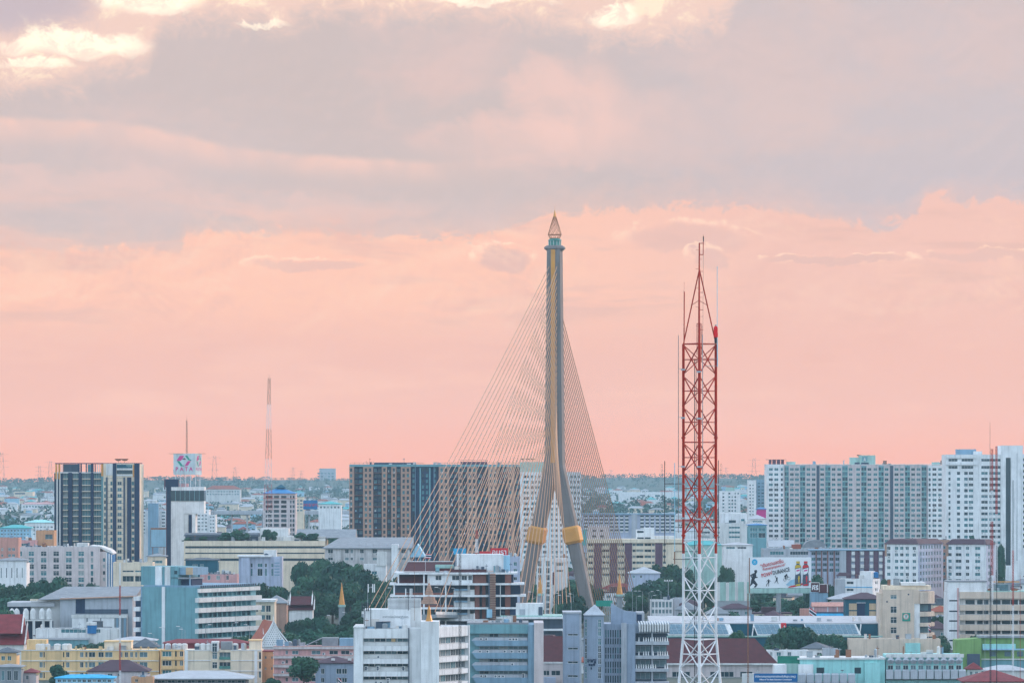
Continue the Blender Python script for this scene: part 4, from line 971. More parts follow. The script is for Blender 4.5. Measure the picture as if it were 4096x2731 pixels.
# teal office with banded balconies
b = Bld('banded_office', 'teal grey office block with a blank front and white banded floors on its receding side', 'office building', 1700, 790, -28); b.foot(46, 530, 1010)
LEN = b.sd(1003, 790)
b.part('front_wall', MB().box(b.px(560), b.px(790) - .5, 0, LEN, 0, b.z(2349)), tealgrey)
b.part('white_stripe', MB().box(b.px(643), b.px(656), -.25, -.01, 0, b.z(2347)), white)
b.part('left_strip', MB().box(b.px(552), b.px(560) - .02, .3, 12, 0, b.z(2347)), bluegrey)
rws = [(2371, 2387), (2410, 2430), (2451, 2471), (2492, 2513)]
hs = [(0.8 + 3.15 * k, 0.8 + 3.15 * k + 2.7, b.z(y1), b.z(y0), 'w', 'slide') for y0, y1 in rws + [(2534, 2553), (2575, 2594)] for k in range(int((LEN - 2) / 3.15))]
b.face(0.02, LEN, 0, b.z(2349), hs, .48, tealgrey, 'R', b.px(790), fm=tealgrey, gl=(0, 0, 1), rec=.42)
for y0, y1 in ((2354, 2369), (2390, 2408), (2431, 2449), (2472, 2491), (2514, 2532), (2555, 2573)):
    o1 = .9 if y0 < 2360 else 1.5
    b.part('balcony_band', MB().box(b.px(790) + .005, b.px(790) + o1, -1.6 if y0 > 2360 else 0, LEN + 1.5, b.z(y1), b.z(y0)), offwhite)
b.part('roof_parapet', MB().box(b.px(560) + .3, b.px(790) + .6, 0.3, LEN + .5, b.z(2349) + .01, b.z(2342)), bluegrey)
cren = MB()
for k in range(26): cren.box(b.px(790) + .61, b.px(790) + .75, 1 + k * LEN / 27, 1.8 + k * LEN / 27, b.z(2349), b.z(2341))
b.part('parapet_block', cren, darkgrey)
b.box('upper_block', 535, 690, 3, 16, 2267, 2342, tealgrey); b.box('white_panel', 597, 624, 2.6, 2.99, 2267, 2342, white); b.box('white_panel', 637, 658, 2.6, 2.99, 2267, 2342, offwhite)
b.box('upper_block', 690.2, 745, 4, 14, 2270, 2300, bluegrey); b.box('peach_panel', 718, 745, 3.7, 3.98, 2270, 2299, tanpanel); b.box('roof_deck', 660, 740, 3.0, 12, 2310, 2316, concrete); b.box('post', 735, 739, 3.2, 3.6, 2300, 2342, bluegrey); b.box('dark_room', 690.3, 734, 5, 12, 2316.5, 2342, navy)
b.box('window', 675, 687, 2.9, 2.98, 2283, 2297, GL[0])
for y in (2388, 2430, 2471, 2513, 2555): b.part('side_balcony', MB().box(b.px(527), b.px(551.5), -.6, 6, b.z(y + 17), b.z(y)), white)
b.part('stair_core', MB().box(b.px(512), b.px(551), 3, 9, 0, b.z(2390)), navy)
# grey hall with the wide roof
b = Bld('theatre_hall', 'grey hall with wide pale sloping roof and white domed tanks, left of the teal office', 'hall', 1790, 240); b.foot(30, 30, 530)
b.part('wall', MB().box(b.px(240), b.px(530), 0, 26, 0, b.z(2388)), grey)
b.part('left_wall', MB().box(b.px(120), b.px(240) - .02, 3, 26, 0, b.z(2404)), offwhite); b.part('left_cornice', MB().box(b.px(118), b.px(240) - .03, 2.3, 2.99, b.z(2402), b.z(2395)), cream)
b.part('lower_wing', MB().box(b.px(30), b.px(215), 5, 20, 0, b.z(2425)), navy); b.part('lower_roof', MB().box(b.px(28), b.px(217), 1, 20.2, b.z(2425) + .01, b.z(2408)), whiteroof)
b.part('roof', MB().add([(b.px(152), -1.0, b.z(2396)), (b.px(545), -1.0, b.z(2382)), (b.px(545), 27, b.z(2352)), (b.px(232), 27, b.z(2352)), (b.px(152), -1, b.z(2399)), (b.px(545), -1, b.z(2386)), (b.px(545), 27, b.z(2380)), (b.px(232), 27, b.z(2380))], [(0, 1, 2, 3), (0, 4, 5, 1), (1, 5, 6, 2), (2, 6, 7, 3), (3, 7, 4, 0)]), greyroof)
b.part('eave_trim', MB().add([(b.px(240), -1.3, b.z(2394)), (b.px(545), -1.3, b.z(2383)), (b.px(545), -1.02, b.z(2380)), (b.px(240), -1.02, b.z(2391)), (b.px(240), -1.3, b.z(2396)), (b.px(545), -1.3, b.z(2385.5))], [(0, 1, 2, 3), (0, 4, 5, 1)]), tan)
b.part('dark_opening', MB().box(b.px(303), b.px(340), -.2, -.01, b.z(2452), b.z(2394)), navy); b.part('dark_strip', MB().box(b.px(340.2), b.px(512), -.3, -.01, b.z(2452), b.z(2435)), darkgrey)
b.part('terrace', MB().box(b.px(292), b.px(512), -5, -.31, 0, b.z(2455)), concrete); b.part('terrace_rail', MB().box(b.px(290), b.px(514), -5.4, -5.01, b.z(2468), b.z(2455)), offwhite)
for x0, x1 in ((293, 350), (357, 405), (410, 462)): b.part('white_panel', MB().box(b.px(x0), b.px(x1), -5.25, -5.02, b.z(2510), b.z(2469)), white)
b.part('column_row', MB().box(b.px(470), b.px(478), -5.3, -5.01, 0, b.z(2469)).box(b.px(486), b.px(490), -5.3, -5.01, 0, b.z(2469)).box(b.px(500), b.px(508), -5.3, -5.01, 0, b.z(2469)), bluegrey)
for x in (48, 67, 104, 132, 168, 196):
    thing('domed_tank', MB().lathe([(.95, 0), (1.1, .3), (1.1, 2.4), (.9, 3.2), (.45, 3.8), (.05, 4.0)], 12), offwhite, (X(x, 1786), 1786, Z(2476, 1786)), 'white domed tank in the row left of the grey hall', 'tank', 'white domed tanks beside the grey hall', smooth=True)
b.part('tank_deck', MB().box(b.px(30), b.px(215), -6.5, -1.5, b.z(2480), b.z(2476)), offwhite)
for x in (30, 62, 100, 137, 175, 205): b.part('deck_post', MB().box(b.px(x), b.px(x + 10), -6.4, -6.0, 0, b.z(2480)), offwhite)
b.part('deck_wall', MB().box(b.px(30), b.px(215), -2.0, -1.6, 0, b.z(2480)), navy)
b = simple('low_depot', 'long low white depot with window strip and a blue arched doorway below the grey hall', 'building', 1680, 142, 470, 2513, offwhite, [(244, 344, 'w', 'strip'), (384, 402)], [(2514.5, 2530)], d=12)
b.part('blue_arch', MB().prism([(b.px(350), b.z(2532)), (b.px(385), b.z(2532)), (b.px(385), b.z(2500)), (b.px(378), b.z(2492)), (b.px(367), b.z(2489)), (b.px(356), b.z(2492)), (b.px(350), b.z(2500))], -.5, 3), bluepaint); b.box('arch_roof', 346, 384, -.7, 3.2, 2487, 2499, offwhite)
b.box('lower_roof', 150, 360, -4, -.5, 2549, 2556, whiteroof)
b.box('lower_wall', 155, 355, -3.5, -.6, 2556.2, None, tealgrey)
# red-roofed temple buildings
def temple(name, label, Y, x0, x1, yr, ye, tiers, m, rot=0, d=10, trim=offwhite):
    b = Bld(name, label, 'temple', Y, (x0 + x1) / 2, rot); b.foot(d, x0, x1)
    for k in range(tiers):
        f = 1 - .16 * k; xa, xb = b.px(x0 + (x1 - x0) * (1 - f) / 2), b.px(x1 - (x1 - x0) * (1 - f) / 2)
        dz = (b.z(yr) - b.z(ye)); z1 = b.z(ye) + dz * (.62 + .38 * k / max(1, tiers - 1)) if tiers > 1 else b.z(yr)
        z0 = z1 - dz * .62 if tiers > 1 else b.z(ye)
        o = b.part('roof', MB().gable(xa, xb, .2 * k, d - .2 * k, z0, z1, 'x'), m)
        for xx in (xa, xb):
            ym = d / 2; b.part('barge_board', MB().add([(xx - .2, .2 * k - .25, z0 - .2), (xx + .2, .2 * k - .25, z0 - .2), (xx + .2, ym, z1 + .15), (xx - .2, ym, z1 + .15), (xx - .2, .2 * k - .25, z0 + .3), (xx + .2, .2 * k - .25, z0 + .3), (xx + .2, ym, z1 + .7), (xx - .2, ym, z1 + .7)], [(0, 1, 2, 3), (4, 5, 6, 7), (0, 4, 7, 3), (1, 5, 6, 2), (0, 1, 5, 4)]), trim, o)
            b.part('finial', MB().lathe([(.22, z1 + .2), (.12, z1 + .9), (.02, z1 + 2.2)], 6, (xx, ym)), trim, o)
    b.part('wall', MB().box(b.px(x0 + 6), b.px(x1 - 6), .6, d - .6, 0, b.z(ye) - .25), offwhite)
    return b
temple('temple_hall', 'temple hall with maroon tiled roof and white ridge finials among trees', 1860, 1150, 1256, 2385, 2436, 2, maroon, d=12, trim=offwhite)
temple('red_temple_hall', 'large dark red two-tiered temple roof at the left edge', 1610, -70, 100, 2458, 2575, 2, redroof, d=16)
temple('distant_red_sala', 'small dark red pavilion roof behind the pylon leg by the white flats', 2090, 2205, 2262, 2288, 2335, 1, maroon, d=8)
b = Bld('temple_gable', 'steep white temple gable with pale dotted face and red sloping roof side', 'temple', 1600, 1088, 11); b.foot(26, 1020, 1155)
gx0, gx1 = b.px(1040), b.px(1153); xm = b.px(1095); zt = b.z(2487); ze = b.z(2585)
pro = [(gx0, ze), (gx1, ze), (gx1 - .6, ze + 1.2), (xm + 1.6, zt - 3.0), (xm, zt), (xm - 1.6, zt - 3.0), (gx0 + .6, ze + 1.2)]
b.part('gable_wall', MB().prism(pro, 0, .5), white)
dots = MB()
for i in range(10):
    for j in range(12):
        zz = ze + .7 + i * (zt - ze) * .085; wd = (gx1 - gx0) / 2 * (1 - (zz - ze) / (zt - ze)) ** 1.12 - .5; xx = xm + (j - 5.5) * .72 + (.36 if i % 2 else 0)
        if abs(xx - xm) < wd: dots.box(xx - .11, xx + .11, -.06, -.005, zz - .15, zz + .15)
o = b.part('stucco_flowers', dots, greyroof)
roofm_ = MB()
for p, q_ in (((gx0 - .4, ze), (gx0 + .4, ze + 1.6)), ((gx0 + .4, ze + 1.6), (xm - 1.6, zt - 2.8)), ((xm - 1.6, zt - 2.8), (xm, zt + .2)), ((gx1 + .4, ze), (gx1 - .4, ze + 1.6)), ((gx1 - .4, ze + 1.6), (xm + 1.6, zt - 2.8)), ((xm + 1.6, zt - 2.8), (xm, zt + .2))):
    roofm_.add([(p[0], .6, p[1]), (q_[0], .6, q_[1]), (q_[0], 24, q_[1]), (p[0], 24, p[1])], [(0, 1, 2, 3)])
    b.part('barge_board', MB().add([(p[0], -.3, p[1] - .1), (q_[0], -.3, q_[1] - .1), (q_[0], -.3, q_[1] + .45), (p[0], -.3, p[1] + .45), (p[0], .65, p[1] - .1), (q_[0], .65, q_[1] - .1), (q_[0], .65, q_[1] + .45), (p[0], .65, p[1] + .45)], [(0, 1, 2, 3), (7, 6, 5, 4), (3, 2, 6, 7), (0, 4, 5, 1)]), white)
b.part('roof', roofm_, orange_roof); b.part('wall', MB().box(gx0 + .4, gx1 - .4, .55, 23.5, 0, ze), white)
b.part('finial', MB().tube((xm, .2, zt), (xm - .15, .2, zt + 2.6), .2, 6, .03), white); b.part('finial', MB().tube((gx0 + 1.2, .2, ze + 4), (gx0 + 1.0, .2, ze + 6), .16, 6, .03), white)

# ------------------------------------------------------------------ front row, left
b = Bld('yellow_apartments', 'long yellow apartment block with cut parapet and roof tanks in the front row', 'apartment block', 1520, 85); b.foot(14, 85, 636)
YC = [(158, 171), (174, 179, 'w', 'plain'), (252, 257, 'w', 'plain'), (264, 278), (320, 334), (341, 350), (355, 381), (393, 415), (420, 450), (480, 490), (499, 512), (520, 532), (540, 549), (558, 590)]
b.front(85, 636, 2598, None, YC, [(2606, 2627), (2646, 2668), (2688, 2710)], .4, yellow, gl=(0, 0, 1, 2, 2))
b.part('body', MB().box(b.px(85) + .01, b.px(636) - .01, .41, 13, 0, b.z(2599)), yellow)
for y in (2597, 2639, 2681): b.part('string_course', MB().box(b.px(84), b.px(637), -.22, -.005, b.z(y + 3.5), b.z(y)), offwhite)
b.box('roof_room', 103, 182, 3, 9, 2559, 2598, yellow); b.box('roof_room', 414, 522, 3, 10, 2567, 2598, cream); b.box('roof_slab', 412, 524, 2.7, 10.3, 2563, 2567, yellow)
for x in (182, 300, 318, 330, 395, 402, 522, 560, 590, 620): b.part('parapet_pier', MB().box(b.px(x), b.px(x + 7), .02, .5, b.z(2598), b.z(2582 + random.uniform(0, 8))), yellow)
for i, (x, r) in enumerate(((155, 1.0), (170, 1.0), (191, .8), (230, 1.1), (262, 1.1), (275, .9))): tank(x, 2597, 1520, r, 1.9, 'squat cream tank on the long yellow apartment roof', 'tanks on the yellow apartment roof', random.choice((tankw, tankw, offwhite)), 3)
b = simple('yellow_end_block', 'narrow yellow block with balconies between the yellow and the cream apartments', 'apartment block', 1515, 643, 734, 2598, yellow, [(649, 686, 'w', 'tri'), (700, 707, 'w', 'plain'), (719, 733)], [(2603, 2624), (2640, 2661), (2678, 2698)], d=12)
for y in (2596, 2632, 2670): b.part('string_course', MB().box(b.px(642), b.px(734), -.3, -.005, b.z(y + 5), b.z(y)), yellow)
for x in (672, 700, 718, 738): tank(x, 2596, 1515, random.uniform(.7, 1.0), 1.9, 'squat cream water tank on the narrow yellow block roof', 'tanks on the narrow yellow block', tankw, 4)
b = Bld('cream_apartments', 'cream apartment block with blank panels, a stair tower and green balcony rails', 'apartment block', 1500, 736); b.foot(14, 736, 1046)
b.front(736, 1046, 2598, None, [(849, 869, 'w', 'cross'), (877, 922, 'b', 'tri'), (1036, 1044, 'w', 'plain')], [(2607, 2634), (2646, 2672), (2684, 2708)], .9, cream, gl=(0, 0, 2), skip=lambda c, r: False)
b.part('body', MB().box(b.px(736) + .01, b.px(1046) - .01, .91, 13, 0, b.z(2599)), cream)
b.box('stair_tower', 845, 874, -.4, 5, 2564, 2603, offwhite)
me = window_mesh(20 * b.s, 36 * b.s, 'cross', 0, offwhite); o = bpy.data.objects.new('window', me); COL.objects.link(o); o.parent = b.root; o.location = (b.px(859), -.43, b.z(2588))
for y in (2597, 2638, 2680): b.part('string_course', MB().box(b.px(735), b.px(844), -.18, -.005, b.z(y + 3), b.z(y)), white); b.part('string_course', MB().box(b.px(923), b.px(1047), -.18, -.005, b.z(y + 3), b.z(y)), white)
for y in (2625, 2662, 2700): b.part('green_railing', MB().box(b.px(877), b.px(922), -.3, -.2, b.z(y + 11), b.z(y)), glassgreen)
for x0 in (740, 1018): b.part('pilaster', MB().box(b.px(x0), b.px(x0 + 11), -.15, -.006, 0, b.z(2601)), white)
b.box('tank_room', 880, 925, 3, 8, 2567, 2598, greyroof); b.box('roof_room', 996, 1043, 2, 8, 2562, 2598, cream); b.box('roof_slab', 992, 1046, 1.7, 8.3, 2558, 2562, yellow)
for x in (790, 812, 835, 940, 975, 1010): tank(x, 2597, 1500, random.uniform(.8, 1.1), 2.0, 'pale water tank on the cream apartment block roof', 'tanks on the cream apartments', random.choice((tankw, offwhite)), 4)
simple('red_gallery', 'long dark red roofed gallery behind the cream apartments', 'building', 1560, 656, 990, 2572, redroof, [], [], d=8, hip=(2555, redroof))
simple('orange_house', 'narrow orange brown house squeezed between cream and pink apartments', 'house', 1505, 1047, 1092, 2605, orangew, [(1059, 1066, 'w', 'plain'), (1085, 1090, 'w', 'plain')], [(2623, 2633), (2667, 2677)], d=12, hip=(2600, redroof), over=.2)
b = Bld('pink_apartments', 'pink apartment block with projecting floor slabs behind the rounded front tree', 'apartment block', 1480, 1095); b.foot(14, 1095, 1415)
b.front(1095, 1415, 2584, None, [(1142, 1152), (1168, 1194), (1246, 1282), (1317, 1352), (1364, 1398)], [(2600, 2616), (2637, 2652), (2672, 2688), (2708, 2724)], .4, pink, gl=(0, 0, 2))
b.part('body', MB().box(b.px(1095) + .01, b.px(1415), .41, 13, 0, b.z(2585)), pink)
for y in (2582, 2619, 2655, 2690): b.part('floor_slab', MB().box(b.px(1093), b.px(1416), -1.0, -.01, b.z(y + 12), b.z(y)), pinkgrey); b.part('slab_trim', MB().box(b.px(1093), b.px(1416), -1.06, -1.01, b.z(y + 2), b.z(y)), salmon)
aircon(b, [(1133, 2648), (1295, 2613), (1131, 2686), (1405, 2613)])
b.box('roof_shed', 1286, 1352, 3, 9, 2551, 2584, greyroof); b.box('roof_shed', 1356, 1412, 3, 9, 2553, 2584, bluegrey)
b.part('roof_canopy', MB().add([(b.px(1228), 2, b.z(2578)), (b.px(1288), 2, b.z(2550)), (b.px(1288), 10, b.z(2550)), (b.px(1228), 10, b.z(2578)), (b.px(1228), 2, b.z(2580)), (b.px(1288), 2, b.z(2553))], [(0, 1, 2, 3), (0, 4, 5, 1)]), greyroof)
b = simple('grey_corner_house', 'grey blue house with dark purple roof touching the white office', 'house', 1445, 1262, 1414, 2652, steelgrey, [(1284, 1298), (1345, 1366), (1368, 1388)], [(2672, 2694), (2709, 2728)], d=10, hip=(2626, brownroof), gl=(0, 0, 1))
for x in (1332, 1398): b.part('roof_vent', MB().box(b.px(x) - .5, b.px(x) + .5, .6, 1.4, b.z(2640), b.z(2632)), offwhite)
b = simple('purple_roof_house', 'low house with wide dark purple hipped roof before the yellow apartments', 'house', 1470, 352, 590, 2685, pinkgrey, [(430, 450), (470, 480)], [(2692, 2704)], d=12, hip=(2640, brownroof))
simple('arched_market', 'blue arched market roof along the bottom edge at the left', 'market hall', 1455, 222, 455, 2712, cyanwall, cols(230, 20, 11, 14), [(2716, 2727)], d=8, hip=(2697, skyblue), over=.4)
simple('white_canopy_hall', 'long white canopy roof along the bottom edge before the cream apartments', 'market hall', 1450, 620, 985, 2714, greyroof, cols(630, 40, 9, 30), [(2718, 2730)], d=14, hip=(2684, whiteroof), over=2.0, gl=(0,))
simple('dusty_shophouse', 'grey shophouse with green tinted windows in the bottom left corner', 'shophouse', 1470, -20, 85, 2668, concrete, [(5, 18), (28, 45), (55, 72)], [(2680, 2720)], d=10, hip=(2655, greyroof), gl=(0, 1))
simple('ochre_house', 'ochre gabled house left of the yellow apartments', 'house', 1535, -20, 66, 2610, yellow, [(5, 20), (30, 45)], [(2622, 2640)], d=10, hip=(2588, darkroof))
simple('brick_hut', 'small house with faded red roof at the left bottom beside the tree', 'house', 1478, 95, 145, 2690, pinkgrey, [(104, 114)], [(2700, 2716)], d=8, hip=(2672, redroof))
simple('peach_hut', 'small peach house under the white canopy at the bottom', 'house', 1442, 525, 612, 2706, orangew, [(540, 552)], [(2714, 2726)], d=6)
simple('dark_gable_house', 'brown gabled house behind the yellow apartments with dark open roof end', 'house', 1580, 525, 628, 2588, pinkgrey, [], [], d=10, hip=(2552, darkroof))
simple('long_white_shed', 'pale long shed roof behind the yellow apartments', 'shed', 1620, 455, 620, 2562, offwhite, [], [], d=10, hip=(2546, whiteroof))
b = simple('library_pavilion', 'cream classical pavilion with tall windows right of the banded office', 'building', 1760, 1012, 1098, 2406, cream, [(1024, 1033), (1044, 1060), (1064, 1083)], [(2420, 2446), (2458, 2478)], d=14)
b.box('cornice', 1000, 1102, -1, 15, 2397, 2406, offwhite)
simple('brown_gable_hall', 'brown walled hall with broad grey roof beside the temple hall', 'hall', 1800, 1060, 1146, 2412, tan, [], [], d=14, hip=(2380, greyroof))
# ------------------------------------------------------------------ terraced hotel under the cables
b = Bld('terraced_hotel', 'terraced white hotel with broad floor slabs, brown bays and a red tiled roof garden', 'hotel', 1750, 1955); b.foot(34, 1555, 2255)
LV = [(2288, 1577, 2070), (2331, 1558, 2098), (2378, 1560, 2104), (2427, 1625, 2085), (2474, 1640, 2050), (2522, 1640, 2255)]
def hband(y, x0, x1, h=7.5):
    """slab: straight from x0 to the bend at 1955, then swinging back to x1"""
    xb = 1958; z0, z1 = b.z(y + h), b.z(y); L0, L1, L2 = b.px(x0), b.px(xb), b.px(x1); k = (L2 - L1) * .32
    pts = [(L0, -2.2), (L1, -2.2), (L2, -2.2 + k), (L2, 16), (L0, 16)]
    return MB().add([(x, y_, z0) for x, y_ in pts] + [(x, y_, z1) for x, y_ in pts], [(4, 3, 2, 1, 0), (5, 6, 7, 8, 9)] + [(i, (i + 1) % 5, (i + 1) % 5 + 5, i + 5) for i in range(5)])
for y, x0, x1 in LV: b.part('floor_slab', hband(y, x0, x1), white)
for (y, x0, x1), (yn, xn0, xn1) in zip(LV, LV[1:] + [(2560, 1640, 2255)]):
    xa = max(x0, xn0) + 12; za, zb_ = b.z(yn) + .01, b.z(y + 7.5) - .01
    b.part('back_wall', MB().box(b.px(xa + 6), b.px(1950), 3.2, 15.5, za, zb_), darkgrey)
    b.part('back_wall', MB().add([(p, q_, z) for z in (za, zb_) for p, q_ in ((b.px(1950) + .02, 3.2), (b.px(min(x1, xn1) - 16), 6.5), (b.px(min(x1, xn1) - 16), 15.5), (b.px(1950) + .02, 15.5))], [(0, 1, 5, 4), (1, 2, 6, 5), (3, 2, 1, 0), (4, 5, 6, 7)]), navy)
    for x in (xa + 2, 1693, 1780): b.part('column', MB().box(b.px(x), b.px(x + 6), -1.6, -1.2, za, zb_), white)
    for x0_, x1_, m in ((1700, 1712, None),): pass
    if y in (2331, 2378, 2427, 2474):
        b.part('bay_wall', MB().box(b.px(1815), b.px(1898), .4, 3.1, za, zb_ - 1.6), offwhite)
        b.part('bay_canopy', MB().box(b.px(1818), b.px(1870), -.4, .39, zb_ - 1.9, zb_ - 1.3), bluegrey)
        b.part('bay_wall', MB().box(b.px(1870), b.px(1880), .3, .39, zb_ - 1.6, zb_), offwhite)
        me = window_mesh(1.6, 1.4, 'plain', 0, offwhite); o = bpy.data.objects.new('window', me); COL.objects.link(o); o.parent = b.root; o.location = (b.px(1889), 3.15, zb_ - .8)
        b.part('brown_bay', MB().box(b.px(1899), b.px(1918), .2, 3.1, za, zb_), brown); b.part('brown_bay', MB().box(b.px(1928), b.px(1942), 1.2, 3.1, za, zb_), brown)
        b.part('brown_bay', MB().box(b.px(2020), b.px(2042), 1.6, 5, za, zb_), brown); b.part('thin_column', MB().box(b.px(2000), b.px(2003), .1, .4, za, zb_), white)
        for x0_, x1_ in ((1660, 1690), (1702, 1735), (1740, 1776)):
            me = window_mesh(b.px(x1_) - b.px(x0_), (zb_ - za) * .62, 'tri', random.choice((0, 0, 1)), darkgrey); o = bpy.data.objects.new('window', me); COL.objects.link(o); o.parent = b.root; o.location = ((b.px(x0_) + b.px(x1_)) / 2, 3.15, za + (zb_ - za) * .58)
        b.part('parapet', MB().box(b.px(xa + 8), b.px(1812), -.6, -.3, za, za + .75), brown)
za, zb_ = b.z(2331) + .01, b.z(2295.5) - .01
b.front(1710, 1890, 2296, 2330.9, [(1742, 1766), (1808, 1838), (1846, 1868), (1873, 1888)], [(2300, 2319)], .4, white, at=-.8, gl=(0, 0, 2))
b.part('brown_bay', MB().box(b.px(1892), b.px(1945), -.2, 3.1, za, zb_), brown); b.part('brown_bay', MB().box(b.px(2020), b.px(2045), .5, 4, za, zb_), brown)
def pent(x0, x1, y0, y1, d0, d1, m): return b.part('roof_slope', MB().add([(b.px(x0), d0, b.z(y1)), (b.px(x1), d0, b.z(y1)), (b.px(x1 - 6), d1, b.z(y0)), (b.px(x0 + 16), d1, b.z(y0)), (b.px(x0), d1, b.z(y1)), (b.px(x1), d1, b.z(y1))], [(0, 1, 2, 3), (0, 3, 4), (1, 5, 2), (3, 2, 5, 4), (0, 4, 5, 1)]), m)
pent(1614, 1818, 2248, 2284, 0, 8, maroon); pent(1584, 1710, 2296, 2330, -1.5, 3, maroon)
b.part('ridge', MB().box(b.px(1628), b.px(1815), 7.8, 8.2, b.z(2248), b.z(2244)), offwhite)
b.box('penthouse', 1826, 2014, 2.5, 12, 2216, 2282, white); b.box('penthouse_side', 2014.2, 2040, 4, 12, 2222, 2282, cyanwall)
b.box('low_roof', 1800, 1946, -.8, 2.2, 2276, 2288, maroon); b.box('vent_box', 1818, 1838, -.5, .5, 2264, 2276, tankw)
for x in (1742, 1905, 1925, 1975, 1990, 2005, 2025): b.part('roof_plant', MB().box(b.px(x), b.px(x + random.uniform(8, 16)), .3, 1.6, b.z(2288), b.z(2262 + random.uniform(0, 14))), random.choice((tealgrey, darkgrey, bluegrey)))
b.box('water_box', 1740, 1815, 2, 5, 2258, 2272, palegreen)
ld = b.part('stair_tower', MB().box(b.px(1954), b.px(1958.5), -3.6, -2.4, b.z(2490), b.z(2290)), darkgrey)
for k in range(28): b.part('stair_flight', MB().box(b.px(1959), b.px(1983), -3.6, -2.3, b.z(2297 + k * 7), b.z(2293.6 + k * 7)), tan, ld)
b.box('stair_back', 1960, 1982, -2.28, -2.22, 2292, 2490, brown); b.box('hoist_box', 1947, 1969, -5.2, -3.7, 2434, 2467, cyanwall)
b.box('terrace_pavilion', 2064, 2172, 1, 9, 2412, 2460, white); b.box('pavilion_door', 2078, 2101, .9, .99, 2435, 2460, grey); b.box('pavilion_dark', 2040, 2063, .9, 9, 2425, 2458, navy); b.box('pavilion_screen', 2154, 2170, .7, .98, 2426, 2460, darkgrey)
b.part('terrace', MB().box(b.px(1985), b.px(2255), -2.0, 18, b.z(2473), b.z(2465)), white); b.part('terrace_roof', MB().box(b.px(2000), b.px(2250), -1, 17, b.z(2465) + .01, b.z(2460)), palegreen)
b.part('terrace_base', MB().box(b.px(1990), b.px(2250), 1.5, 17, 0, b.z(2473) - .01), darkgrey)
b.part('terrace', MB().box(b.px(2172), b.px(2255), -2.4, .5, b.z(2520), b.z(2513)), white)
# signs on the roofs behind
def board(name, label, x0, x1, y0, y1, Y, m, txt=None, tm=None, size=2.0, post=True, sx=1.0):
    r_ = empty(name, (X((x0 + x1) / 2, Y), Y, 0)); tag(r_, label, 'sign'); w = (x1 - x0) * Y / F / 2
    p = obj('panel', MB().box(-w, w, 0, .35, Z(y1, Y), Z(y0, Y)), m, r_)
    if txt:
        me = textmesh(txt, size, bold=.02, sx=sx); me.materials.append(tm); obj('lettering', me, None, p, (0, -.05, Z((y0 + y1) / 2, Y)))
    if post: obj('post', MB().box(-w * .7, -w * .7 + .3, .36, .7, 0, Z(y1, Y)).box(w * .7 - .3, w * .7, .36, .7, 0, Z(y1, Y)), steel, r_)
    return r_
board('roof_sign', 'red roof sign with white lettering above the terraced hotel penthouse', 1962, 2032, 2191, 2224, 1800, signred, 'อมรา', signwhite, 2.6)
board('roof_sign', 'smaller plain red board left of the red lettered roof sign', 1918, 1961, 2204, 2222, 1801, signred)
board('roof_sign', 'bright blue board beside the hotel penthouse', 1814, 1864, 2192, 2216, 1800, skyblue)
b = simple('grey_flats_behind_hotel', 'grey flats with square windows at the right end of the terraced hotel', 'apartment block', 1850, 2012, 2080, 2226, violet, [(2022, 2034), (2054, 2068)], [(2246, 2262), (2274, 2290), (2306, 2320)], d=12)
b = simple('white_slot_flats', 'narrow white flats with dark window strips between the pylon legs', 'apartment block', 2060, 2148, 2210, 2228, white, [(2152, 2166), (2184, 2199)], rows(2242, 28, 9, 22), d=14, gl=(0, 0, 2), style='cross')
b = simple('white_terrace_flats', 'white stepped terrace house right of the white slot flats', 'house', 2070, 2218, 2270, 2230, white, [(2226, 2252)], [(2250, 2262), (2278, 2286)], d=10)
b.box('cornice', 2212, 2268, -.6, 3, 2234, 2247, white)

# ------------------------------------------------------------------ white office, front centre-left
b = Bld('white_office', 'white office block with horizontal bands and air conditioners at the bottom centre', 'office building', 1380, 1640); b.foot(26, 1415, 1690)
b.box('corner_pier', 1415, 1452, -.6, 22, 2510, None, white); b.box('pier_cap', 1413, 1454, -.8, 22.1, 2505, 2509.9, offwhite)
b.part('core', MB().box(b.px(1452) + .01, b.px(1633), 2.4, 22, 0, b.z(2514)), offwhite)
for y0, y1 in ((2514, 2551), (2582, 2602), (2633, 2653), (2684, 2704), (2735, 2755)): b.part('floor_band', MB().box(b.px(1452) + .02, b.px(1633), 0, 1.0, b.z(y1), b.z(y0)), white)
for y0, y1 in ((2568, 2582), (2616, 2633), (2667, 2684), (2718, 2735)): b.part('spandrel', MB().box(b.px(1452) + .02, b.px(1633), 1.3, 2.39, b.z(y1), b.z(y0)), offwhite)
for y0, y1 in ((2552, 2567), (2602, 2616), (2653, 2666), (2704, 2718)):
    for k in range(4):
        xa, xb = 1453 + 45 * k, 1497 + 45 * k
        me = window_mesh(44 * b.s, (y1 - y0) * b.s, 'strip', random.choice((0, 0, 2)), offwhite); o = bpy.data.objects.new('window', me); COL.objects.link(o); o.parent = b.root; o.location = (b.px((xa + xb) / 2), 2.36, (b.z(y0) + b.z(y1)) / 2)
b.part('yellow_curtain', MB().box(b.px(1565), b.px(1581), 2.2, 2.33, b.z(2566), b.z(2553)), yellow)
aircon(b, [(1514, 2626), (1465, 2668), (1465, 2676), (1512, 2667), (1512, 2676), (1614, 2668), (1614, 2676), (1505, 2727), (1525, 2729), (1553, 2716), (1553, 2726)], .2)
b.part('drain_pipe', MB().box(b.px(1633) + .01, b.px(1637), -.3, .2, 0, b.z(2510)), darkgrey)
b.box('recessed_wall', 1637.2, 1684, .6, 22, 2511, None, white)
b.box('column', 1683.8, 1757, -2.2, 8, 2483, None, white)
b.box('penthouse', 1453, 1640, 5, 16, 2438, 2513, white); b.box('penthouse_side', 1640.1, 1682, 7, 16, 2432, 2511, offwhite)
